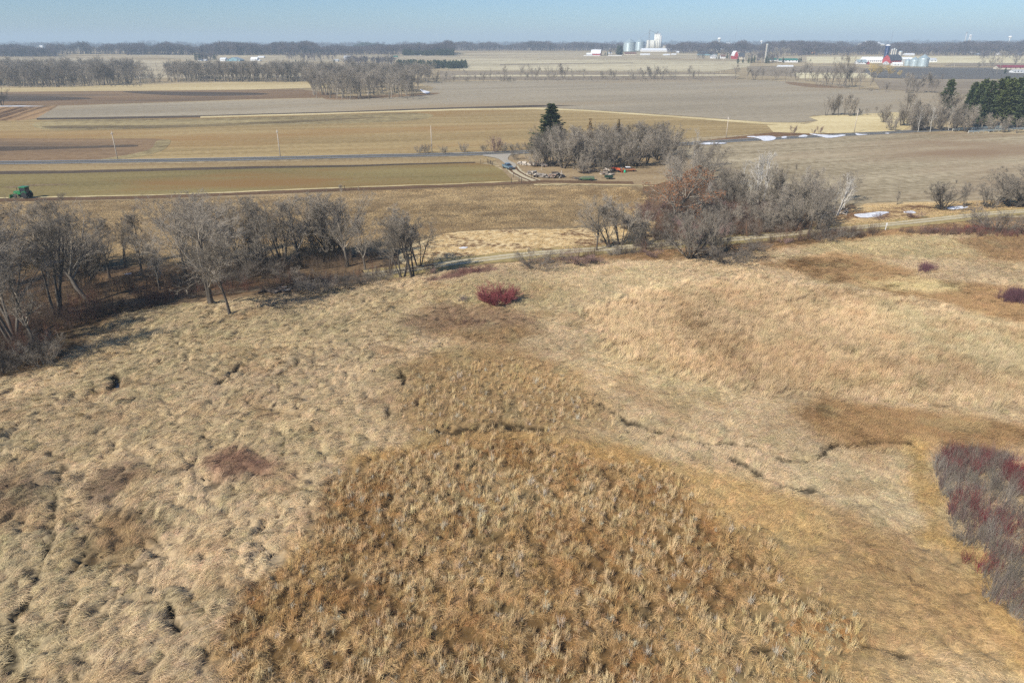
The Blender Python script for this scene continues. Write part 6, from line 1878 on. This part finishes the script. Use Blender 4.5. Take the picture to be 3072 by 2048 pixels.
def lorry(x, y, z, label, rz=0.0, sc=1.0):
    r = empty('semi_trailer_truck', (x, y, z), rz, label, 'truck', sc=sc)
    MB().box(-8, 5.6, -1.3, 1.3, 1.2, 4.1).obj('trailer', M_wht, r, 0.05)
    MB().box(6.2, 8.6, -1.2, 1.2, 0.9, 3.6).obj('cab', M_wht, r, 0.15)
    MB().box(8.55, 8.66, -1.05, 1.05, 2.2, 3.1).obj('windscreen', M_glass, r)
    MB().box(-7.5, 8.4, -0.5, 0.5, 0.75, 1.15).obj('frame', M_black, r)
    w = MB().cyl((0, -1.25, 0), 0.52, 0.35, 14, 'y').mesh('wheel', M_black)
    for px_ in (-7, -5.7, 4.6, 5.9, 8.0):
        for sy in (0, 2.15): mobj('wheel', w, r, (px_, sy, 0.52))
lorry(bx - 1, by, bz, 'white semi-trailer truck crossing the overpass', sc=1.25)

# ---- water towers and masts
def water_tower(u, bulb_top, bulb_bot, w, y, label, legs=0, stem_w=0.25):
    x, z = GY(u, y)
    k = mpp(y, z)
    zt, zb = HT(bulb_top, y, z), HT(bulb_bot, y, z)
    R_ = w * k / 2
    r = empty('water_tower', (x, y, z), 0, label, 'water tower')
    hb = (zt - zb) / 2; zc = (zt + zb) / 2
    MB().lathe((0, 0, 0), [(R_ * math.cos(a) + 0.01, zc + hb * math.sin(a)) for a in np.linspace(-1.5, 1.57, 13)], 24).obj('tank', M_wht, r, sm=True)
    if legs:
        for i in range(legs):
            a = i * 2 * PI / legs + 0.4
            MB().bar((math.cos(a) * R_ * 1.6, math.sin(a) * R_ * 1.6, 0), (math.cos(a) * R_ * 0.8, math.sin(a) * R_ * 0.8, zc), 0.6, 8).obj('leg', M_wht, r)
        MB().cyl((0, 0, 0), 0.8, zb + 1, 10).obj('riser', M_wht, r)
    else:
        MB().lathe((0, 0, 0), [(R_ * 0.45, 0), (R_ * stem_w, 6), (R_ * stem_w * 0.8, zb - 4), (R_ * 0.5, zb + 1.5)], 20).obj('stem', M_wht, r, sm=True)
water_tower(2155, 113, 121, 10.5, 2900, 'white bulb water tower, tallest one, above the cream warehouse')
water_tower(2282, 122, 127.5, 8, 3300, 'white bulb water tower left of the tan silo')
water_tower(2594, 123, 128, 5.5, 3500, 'small white water tank on the horizon above the long cream building')
water_tower(2902, 104, 109.5, 7, 3000, 'white water tower standing on splayed legs, far right', legs=4)
water_tower(3021, 108, 115.5, 10, 2900, 'white bulb water tower nearest the right edge')
x, z = GY(2889, 3000)
r = empty('standpipe', (x, 3000, z), 0, 'slim pale standpipe tower left of the legged water tower', 'tower')
hh = HT(96, 3000, z)
MB().cyl((0, 0, 0), 1.8, hh * 0.92, 14).obj('pipe', M_grey, r, sm=True)
MB().cyl((0, 0, hh * 0.92), 2.6, hh * 0.08, 14).obj('head', M_steel, r)
def mast(u, vt, y, w, label):
    x, z = GY(u, y)
    h = HT(vt, y, z)
    r = empty('radio_mast', (x, y, z), 0, label, 'radio mast')
    m = MB()
    P = [(w * math.cos(a), w * math.sin(a)) for a in (0.5, 2.6, 4.7)]
    for p in P: m.bar((p[0], p[1], 0), (p[0], p[1], h), w * 0.13, 4)
    n = int(h / (w * 3))
    for q in range(n):
        z0, z1 = h * q / n, h * (q + 1) / n
        for a, b_ in ((0, 1), (1, 2), (2, 0)):
            m.bar((P[a][0], P[a][1], z0), (P[b_][0], P[b_][1], z1), w * 0.08, 3)
    o = m.obj('lattice', M_steel, r); o['kind'] = 'stuff'
    MB().bar((0, 0, h), (0, 0, h + 4), w * 0.08).obj('aerial', M_steel, r)
mast(2202, 74, 2600, 0.8, 'tallest thin lattice mast, above the bright red gambrel barn')
mast(2668, 97, 2400, 1.2, 'dark lattice mast rising behind the blue silo')
mast(2187, 118, 2600, 0.8, 'short lattice mast left of the tallest one')
mast(2514, 108, 3000, 0.8, 'thin mast on the horizon left of the cream building')

# ---- utility poles along the road
def pole(u, v, vt, label, arm=True, sc=1.0, group='utility poles along the road', y=None):
    x, y_, z = G(u, v)
    h = HT(vt, y_, z)
    r = empty('utility_pole', (x, y_, z), ang(0, 489, 700, 478), label, 'utility pole', group)
    MB().lathe((0, 0, -0.3), [(0.19 * sc, 0), (0.12 * sc, h + 0.3)], 10).obj('pole', M_wood, r, sm=True)
    if arm:
        MB().box(-0.08, 0.08, -1.2, 1.2, h - 0.75, h - 0.62).obj('crossarm', M_wood, r)
        for s_ in (-1.05, -0.5, 1.05):
            MB().cyl((0, s_, h - 0.62), 0.06, 0.22, 8).obj('insulator', M_ins, r)
    MB().cyl((0, 0, h), 0.06, 0.25, 8).obj('insulator', M_ins, r)
pole(353, 478, 396, 'pale utility pole standing left of the others, by the brown field')
pole(841, 470, 391, 'pale utility pole second from the left beyond the road')
pole(1296, 460, 379, 'utility pole beside the row of roadside bushes')
pole(2178, 415, 352, 'utility pole left of the large roadside snow patch')
pole(2562, 398, 330, 'utility pole in the pale grass right of the long snow patch')
pole(2856, 391, 328, 'white leaning utility pole at the start of the bridge rail').rotation_euler if False else None
for i, (u, v, vt) in enumerate(((2086, 190, 160), (2168, 194, 172), (2735, 208, 194), (2861, 208, 193), (2334, 190, 160), (2470, 196, 176), (1838, 170, 155), (2161, 224, 214))):
    pole(u, v, vt, '%s tiny distant utility pole from the left near the far farms' % ORD[sorted([2086, 2168, 2735, 2861, 2334, 2470, 1838, 2161]).index(u)], arm=False, sc=1.5, group='distant utility poles')

# ---- guard rails of the road bridge
def rail(u0, v0, u1, v1, label, n=9, side=0):
    a = G(u0, v0); b_ = G(u1, v1)
    L = math.hypot(b_[0] - a[0], b_[1] - a[1])
    r = empty('guard_rail', (a[0], a[1], 0), math.atan2(b_[1] - a[1], b_[0] - a[0]), label, 'guard rail')
    for z in (0.65, 1.15):
        MB().box(0, L, -0.06, 0.06, z, z + 0.28).obj('beam', M_galvr, r)
    p = MB().box(-0.12, 0.12, -0.1, 0.1, 0, 1.45).mesh('post', M_conc)
    for k in range(n): mobj('post', p, r, (L * k / (n - 1), 0.12, 0))
rail(2858, 394.5, 3040, 384, 'far guard rail of the road bridge below the pines', 11)
rail(2905, 401, 3085, 390, 'near guard rail of the road bridge below the pines', 13)

# ---- posts
def fpost(u, v, h, label, m=None, w=0.08, group='fence posts round the pasture'):
    x, y_, z = G(u, v)
    r = empty('fence_post', (x, y_, z), 0, label, 'fence post', group)
    MB().lathe((0, 0, -0.2), [(w, 0), (w * 0.85, h + 0.2)], 7).obj('post', m or M_post, r)
    return r
fpost(1035, 574, 1.7, 'lone dark fence post on the near edge of the pasture', w=0.11)
fpost(1534, 550, 1.7, 'dark fence post at the right corner of the pasture', w=0.11)
fpost(1557, 546, 1.8, 'left one of two gate posts where the tracks meet', w=0.11)
fpost(1564, 551, 1.8, 'right one of two gate posts where the tracks meet', w=0.11)
fpost(1540, 533, 1.6, 'thin fence post beside the farm track below the pickup', w=0.09)
fpost(1595, 534, 1.8, 'dark post in front of the stacked logs', w=0.11)
fpost(1684, 532, 2.2, 'pale broken post at the right end of the log pile', M_wood, 0.14)
fpost(1625, 511, 2.2, 'pale thin post between the two log rows', M_wood, 0.08)
fpost(1442, 492, 1.7, 'thin fence post at the upper right corner of the pasture', w=0.08)
for i in range(5):
    p = fpost(1463 + i * 3.6, 489 + i * 1.6, 1.6 - 0.1 * i, '%s of the old posts leaning together left of the driveway' % ORD[i], w=0.13, group='old posts leaning together')
    p.rotation_euler = (0.05 * i, 0.12 * (i % 3 - 1), 0)
def sign_post(u, v, h, label, pw, ph):
    x, y_, z = G(u, v)
    r = empty('trail_sign', (x, y_, z), 0, label, 'sign post')
    MB().box(-0.06, 0.06, -0.06, 0.06, 0, h).obj('post', M_wht, r)
    MB().box(-pw / 2, pw / 2, -0.10, -0.065, h - ph, h + 0.02).obj('plate', M_wht, r)
sign_post(2656, 690, 1.7, 'white trail marker post beside the gravel trail on the right', 0.32, 0.5)
sign_post(2190, 652, 2.5, 'white sign post in the reddish brush left of the birches', 0.35, 1.2)

# ---- pickup truck
def wheel_set(r, spots, R_, w, hub, tyre_m=None):
    ty = MB().lathe((0, 0, 0), [(R_ * 0.6, 0), (R_ * 0.92, 0), (R_, w * 0.2), (R_, w * 0.8), (R_ * 0.92, w), (R_ * 0.6, w)], 20).mesh('tyre', tyre_m or M_black)
    rm = MB().lathe((0, 0, 0), [(R_ * 0.6, w * 0.15), (R_ * 0.55, w * 0.9), (R_ * 0.25, w * 0.75), (R_ * 0.2, w * 0.95), (0.01, w * 0.95)], 16).mesh('rim', hub)
    for (x, y, sgn) in spots:
        wr = bpy.data.objects.new('wheel', None); COL.objects.link(wr); wr.parent = r
        wr.location = (x, y, R_); wr.rotation_euler = (-sgn * PI / 2, 0, 0)
        mobj('tyre', ty, wr); mobj('rim', rm, wr)

def pickup(x, y, z, rz):
    r = empty('pickup_truck', (x, y, z), rz, 'silver blue pickup truck driving down the gravel farm lane towards us', 'pickup truck')
    M_p = pmat('silver_blue_paint', (0.22, 0.33, 0.40), 0.28, 0.5, 0.05, 2, 0.6)
    # x forward
    body = MB().prism([(-2.85, 0.45), (2.75, 0.45), (2.85, 0.75), (2.8, 1.02), (1.35, 1.16), (0.9, 1.20), (-0.75, 1.20), (-0.9, 1.18), (-2.85, 1.18)], -0.95, 0.95, 'y')
    # prism with axis y takes (x, z) pairs
    body.obj('body', M_p, r, 0.05)
    cab = MB()
    V = []
    for s_, yy in ((-1, 0.88), (1, 0.88)):
        V += [(1.35, s_ * 0.9, 1.15), (0.65, s_ * 0.72, 1.86), (-0.75, s_ * 0.72, 1.88), (-0.95, s_ * 0.9, 1.18)]
    cab.add(V, [(0, 1, 2, 3), (4, 7, 6, 5), (0, 4, 5, 1), (1, 5, 6, 2), (2, 6, 7, 3), (0, 3, 7, 4)]).obj('cab', M_p, r, 0.04)
    MB().add([(1.30, -0.82, 1.24), (1.30, 0.82, 1.24), (0.74, 0.68, 1.80), (0.74, -0.68, 1.80), (1.27, -0.82, 1.20), (1.27, 0.82, 1.20), (0.70, 0.68, 1.78), (0.70, -0.68, 1.78)],
             [(0, 1, 2, 3), (4, 7, 6, 5), (0, 4, 5, 1), (1, 5, 6, 2), (2, 6, 7, 3), (3, 7, 4, 0)]).obj('windscreen', M_glass, r, loc=(0.05, 0, 0.02))
    for s_ in (-1, 1):
        MB().add([(1.1, s_ * 0.895, 1.26), (0.62, s_ * 0.75, 1.78), (-0.62, s_ * 0.75, 1.79), (-0.80, s_ * 0.895, 1.26), (1.1, s_ * 0.86, 1.26), (0.62, s_ * 0.71, 1.78), (-0.62, s_ * 0.71, 1.79), (-0.80, s_ * 0.86, 1.26)],
                 [(0, 1, 2, 3), (4, 7, 6, 5), (0, 4, 5, 1), (1, 5, 6, 2), (2, 6, 7, 3), (3, 7, 4, 0)]).obj('side_window', M_glass, r)
        MB().box(2.78, 2.88, s_ * 0.78 - 0.16, s_ * 0.78 + 0.16, 0.78, 0.98).obj('headlight', M_chrome, r)
        MB().box(0.95, 1.15, s_ * 1.05 - 0.12, s_ * 1.05 + 0.12, 1.2, 1.42).obj('mirror', M_black, r, 0.03)
    MB().box(-2.75, -1.05, -0.80, 0.80, 1.10, 1.19).obj('bed', M_black, r)
    MB().box(2.80, 2.90, -0.58, 0.58, 0.72, 0.98).obj('grille', M_black, r)
    MB().box(2.78, 2.98, -0.95, 0.95, 0.45, 0.66).obj('bumper', M_chrome, r, 0.03)
    wheel_set(r, [(1.85, 0.72, 1), (1.85, -0.72, -1), (-1.75, 0.72, 1), (-1.75, -0.72, -1)], 0.40, 0.26, M_chrome)
x, y, z = G(1523, 507)
a2, b2 = G(1528, 497), G(1548, 516)
pickup(x, y, 0.12, math.atan2(b2[1] - a2[1], b2[0] - a2[0]) + 0.25)

# ---- green tractor
def tractor(x, y, z, rz, label, paint, hub, sc=1.0, cabin=True):
    r = empty('tractor', (x, y, z), rz, label, 'tractor', sc=sc)
    MB().prism([(0.2, 0.9), (2.5, 0.85), (2.6, 1.2), (2.5, 1.62), (0.2, 1.78)], -0.36, 0.36, 'y').obj('hood', paint, r, 0.05)
    MB().box(-0.9, 0.5, -0.4, 0.4, 0.6, 1.2).obj('chassis', M_black, r)
    if cabin:
        MB().prism([(-1.1, 1.2), (0.35, 1.2), (0.45, 2.1), (0.2, 2.62), (-1.15, 2.62)], -0.68, 0.68, 'y').obj('cab_glass', M_glass, r, 0.03)
        MB().box(-1.3, 0.5, -0.82, 0.82, 2.6, 2.82).obj('cab_roof', paint, r, 0.06)
        for px_, py in ((-1.1, -0.7), (-1.1, 0.7), (0.36, -0.7), (0.36, 0.7)):
            MB().bar((px_, py, 1.1), (px_ + (0.0 if px_ < 0 else -0.08), py, 2.62), 0.05).obj('cab_post', paint, r)
    else:
        MB().box(-0.8, -0.3, -0.25, 0.25, 1.2, 1.4).obj('seat', M_black, r, 0.03)
        MB().bar((0.1, 0, 1.4), (-0.1, 0, 1.85), 0.03).obj('steering_wheel', M_black, r)
    for s_ in (-1, 1):
        MB().prism([(-1.5, 1.3), (-1.2, 1.72), (-0.4, 1.72), (-0.1, 1.3), (-0.25, 1.28), (-0.5, 1.62), (-1.1, 1.62), (-1.35, 1.26)], s_ * 0.78 - 0.2, s_ * 0.78 + 0.2, 'y').obj('fender', paint, r)
        MB().box(2.55, 2.62, s_ * 0.22 - 0.08, s_ * 0.22 + 0.08, 1.35, 1.5).obj('headlight', M_chrome, r)
    MB().bar((1.5, 0.2, 1.6), (1.5, 0.2, 2.5), 0.05, 8).obj('exhaust', M_black, r)
    MB().bar((1.8, -0.45, 1.1), (3.4, -0.45, 0.5), 0.09).bar((1.8, 0.45, 1.1), (3.4, 0.45, 0.5), 0.09).obj('loader_arm', paint, r)
    MB().prism([(3.3, 0.1), (3.95, 0.08), (3.4, 0.15), (3.35, 0.8), (3.25, 0.8)], -0.9, 0.9, 'y').obj('bucket', paint, r)
    wheel_set(r, [(-0.8, 0.62, 1), (-0.8, -0.62, -1)], 0.82, 0.42, hub)
    wheel_set(r, [(2.0, 0.55, 1), (2.0, -0.55, -1)], 0.52, 0.28, hub)
M_jg = pmat('green_paint', (0.02, 0.17, 0.055), 0.35, 0, 0.08, 2, 0.5)
M_hub = pmat('hub_orange', (0.62, 0.30, 0.10), 0.5)
M_or = pmat('faded_orange_paint', (0.48, 0.09, 0.03), 0.6, 0, 0.2, 2)
x, y, z = G(76, 595)
tractor(x, y, 0.1, PI - 0.15, 'green tractor with a cab and loader parked by the field track at the left', M_jg, M_hub, 1.15)
x, y, z = G(1845, 516)
tractor(x, y, 0.08, -0.6, 'small old orange tractor among the junk in the farmyard', M_or, M_wht, 0.8, False)

# ---- trailer with green tarpaulin, small cart, old car, barrel
M_tarp = pmat('olive_tarpaulin', (0.12, 0.15, 0.09), 0.8, 0, 0.15, 1.5)
def trailer(u, v, L, W, h, cover, label, rz, dk):
    x, y, z = G(u, v)
    r = empty('trailer', (x, y, 0.08), rz, label, 'trailer')
    MB().box(-L / 2, L / 2, -W / 2, W / 2, 0.5, 0.62).obj('bed', dk, r)
    if cover:
        MB().prism([(-L / 2 - 0.7, 0.62), (L / 2, 0.62), (L / 2 - 0.1, 0.62 + h), (-L / 2 + 0.6, 0.62 + h * 0.9)], -W / 2 + 0.05, W / 2 - 0.05, 'y').obj('cover', M_tarp, r, 0.12)
    else:
        for s_ in (-1, 1):
            MB().box(-L / 2, L / 2, s_ * W / 2 - 0.04, s_ * W / 2 + 0.04, 0.625, 0.62 + h).obj('side_board', dk, r)
            MB().box(s_ * L / 2 - 0.04, s_ * L / 2 + 0.04, -W / 2 + 0.05, W / 2 - 0.05, 0.625, 0.62 + h).obj('end_board', dk, r)
    MB().bar((-L / 2, 0, 0.5), (-L / 2 - 1.2, 0, 0.35), 0.06).obj('drawbar', M_black, r)
    wheel_set(r, [(L * 0.22, W / 2 - 0.02, 1), (L * 0.22, -W / 2 + 0.02, -1)], 0.36, 0.2, M_wht)
trailer(1763, 542, 4.2, 1.7, 0.65, True, 'low trailer covered with an olive tarpaulin in the farmyard', 0.05, M_jg)
trailer(1826, 538, 2.5, 1.4, 0.5, False, 'small dark green cart with white wheels in the farmyard', 0.15, pmat('dark_green_paint', (0.02, 0.05, 0.035), 0.6))
def old_car(u, v, rz):
    x, y, z = G(u, v)
    r = empty('old_car', (x, y, 0.08), rz, 'rusty old car with a white roof at the back of the farmyard', 'car')
    M_ru = pmat('rusty_paint', (0.30, 0.13, 0.06), 0.8, 0, 0.4, 2.5)
    MB().prism([(-2.2, 0.4), (2.2, 0.4), (2.25, 0.8), (1.1, 0.98), (-1.6, 1.0), (-2.25, 0.9)], -0.85, 0.85, 'y').obj('body', M_ru, r, 0.05)
    MB().prism([(1.05, 0.98), (0.5, 1.42), (-1.0, 1.42), (-1.55, 1.0)], -0.72, 0.72, 'y').obj('cabin_glass', M_glass, r)
    MB().prism([(0.55, 1.42), (0.4, 1.52), (-0.95, 1.52), (-1.1, 1.42)], -0.75, 0.75, 'y').obj('roof', M_wht, r)
    wheel_set(r, [(1.4, 0.66, 1), (1.4, -0.66, -1), (-1.4, 0.66, 1), (-1.4, -0.66, -1)], 0.33, 0.2, M_grey)
old_car(1886, 515, 0.1)
x, y, z = G(1874, 519)
r = empty('barrel', (x, y, 0.08), 0, 'bright green plastic barrel left of the rusty old car', 'barrel')
MB().lathe((0, 0, 0), [(0.28, 0), (0.31, 0.15), (0.30, 0.3), (0.32, 0.45), (0.30, 0.6), (0.31, 0.75), (0.28, 0.9)], 18).obj('drum', pmat('green_plastic', (0.02, 0.40, 0.22), 0.4), r, sm=True)
MB().cyl((0.1, 0, 0.9), 0.05, 0.04, 8).obj('cap', M_wht, r)

# ---- stacked logs, brush heaps and junk
M_log = pmat('grey_log_bark', (0.24, 0.21, 0.175), 0.95, 0, 0.3, 2.0)
M_log2 = pmat('brown_log_bark', (0.22, 0.15, 0.11), 0.95, 0, 0.3, 2.0)
LOG = {m.name: MB().cyl((-0.5, 0, 0), 0.5, 1.0, 9, 'x').mesh('log', m) for m in (M_log, M_log2, M_wood, M_post)}
def log_pile(u0, v0, u1, v1, n, mats, label, rad=(0.18, 0.34), L=(0.8, 2.2), h=0.9, wid=1.6, cat='log pile'):
    a, b_ = G(u0, v0), G(u1, v1)
    r = empty('log_pile', (a[0], a[1], 0.05), 0, label, cat)
    rr = random.Random(int(u0 * 7))
    for i in range(n):
        t = rr.random(); rd = rr.uniform(*rad)
        zz = rd + rr.random() ** 1.7 * h * (1 - abs(2 * t - 1) ** 3)
        o = mobj('log', LOG[rr.choice(mats).name], r, ((b_[0] - a[0]) * t, (b_[1] - a[1]) * t + rr.uniform(-wid / 2, wid / 2), zz),
                 (0, rr.uniform(-0.15, 0.15), rr.uniform(-1.2, 1.2)))
        o.scale = (rr.uniform(*L), rd * 2, rd * 2)
    return r
log_pile(1584, 524, 1620, 527, 26, [M_log, M_log, M_wood], 'grey heap of split logs at the left end of the near log row')
log_pile(1608, 531, 1645, 535, 34, [M_log, M_post, M_log], 'dark grey heap of logs in the middle of the near log row')
log_pile(1648, 535, 1690, 533, 44, [M_log, M_log2, M_post], 'largest heap of tangled logs at the right end of the near log row', h=1.5)
log_pile(1557, 493, 1582, 497, 20, [M_wood, M_log], 'pale heap of timber at the left end of the far log row')
log_pile(1584, 497, 1640, 501, 44, [M_log2, M_log2, M_wood, M_log], 'long brown heap of firewood in the far log row', h=1.3)
log_pile(1720, 536, 1742, 540, 18, [M_log, M_post], 'heap of branches left of the olive tarpaulin trailer', (0.05, 0.14), (1, 3), 0.8)
log_pile(1804, 524, 1836, 526, 44, [M_log, M_post, M_wood, M_log2], 'tangled heap of scrap timber behind the small dark green cart', (0.05, 0.2), (1, 2.6), 1.9)
log_pile(1752, 520, 1800, 514, 16, [M_post, M_log2], 'long fallen branches lying behind the heap of scrap timber', (0.08, 0.16), (2, 5), 0.4)
log_pile(1855, 512, 1870, 512, 14, [M_wood, M_log], 'upright boards and poles between the orange tractor and the car', (0.06, 0.12), (1, 2.4), 1.2)
log_pile(1985, 700, 2030, 705, 12, [M_wood, M_log], 'fallen pale branches beside the trail under the oak', (0.06, 0.14), (1.5, 3), 0.3)
log_pile(2060, 602, 2120, 598, 20, [M_log, M_wood], 'brush heap on the bank left of the birches', (0.05, 0.14), (1.5, 3.5), 0.7)
log_pile(800, 868, 870, 890, 16, [M_log, M_post], 'fallen grey trunks under the trees between trail and marsh', (0.1, 0.25), (2, 5), 0.4)
# fallen birch at the field corner
log_pile(2495, 645, 2545, 640, 8, [M_wood], 'fallen white birch trunks at the corner of the ploughed field', (0.07, 0.12), (3, 6), 0.8)
# ---------------------------------------------------------------- the air
haze_me = bpy.data.meshes.new('haze')
bm = bmesh.new()
bmesh.ops.create_cube(bm, size=1.0)
bm.to_mesh(haze_me); bm.free()
haze = mobj('haze', haze_me, None, (0, 4500, 64), None, (19000, 10200, 136))
M_haze = bpy.data.materials.new('haze_air')
M_haze.use_nodes = True
hn = M_haze.node_tree
for n in list(hn.nodes): hn.nodes.remove(n)
ho = hn.nodes.new('ShaderNodeOutputMaterial')
hv = hn.nodes.new('ShaderNodeVolumePrincipled')
hv.inputs['Color'].default_value = (0.72, 0.89, 1.0, 1)
hv.inputs['Density'].default_value = 0.00020
hv.inputs['Anisotropy'].default_value = 0.0
hn.links.new(hv.outputs[0], ho.inputs['Volume'])
haze_me.materials.append(M_haze)
tag(haze, kind='stuff')
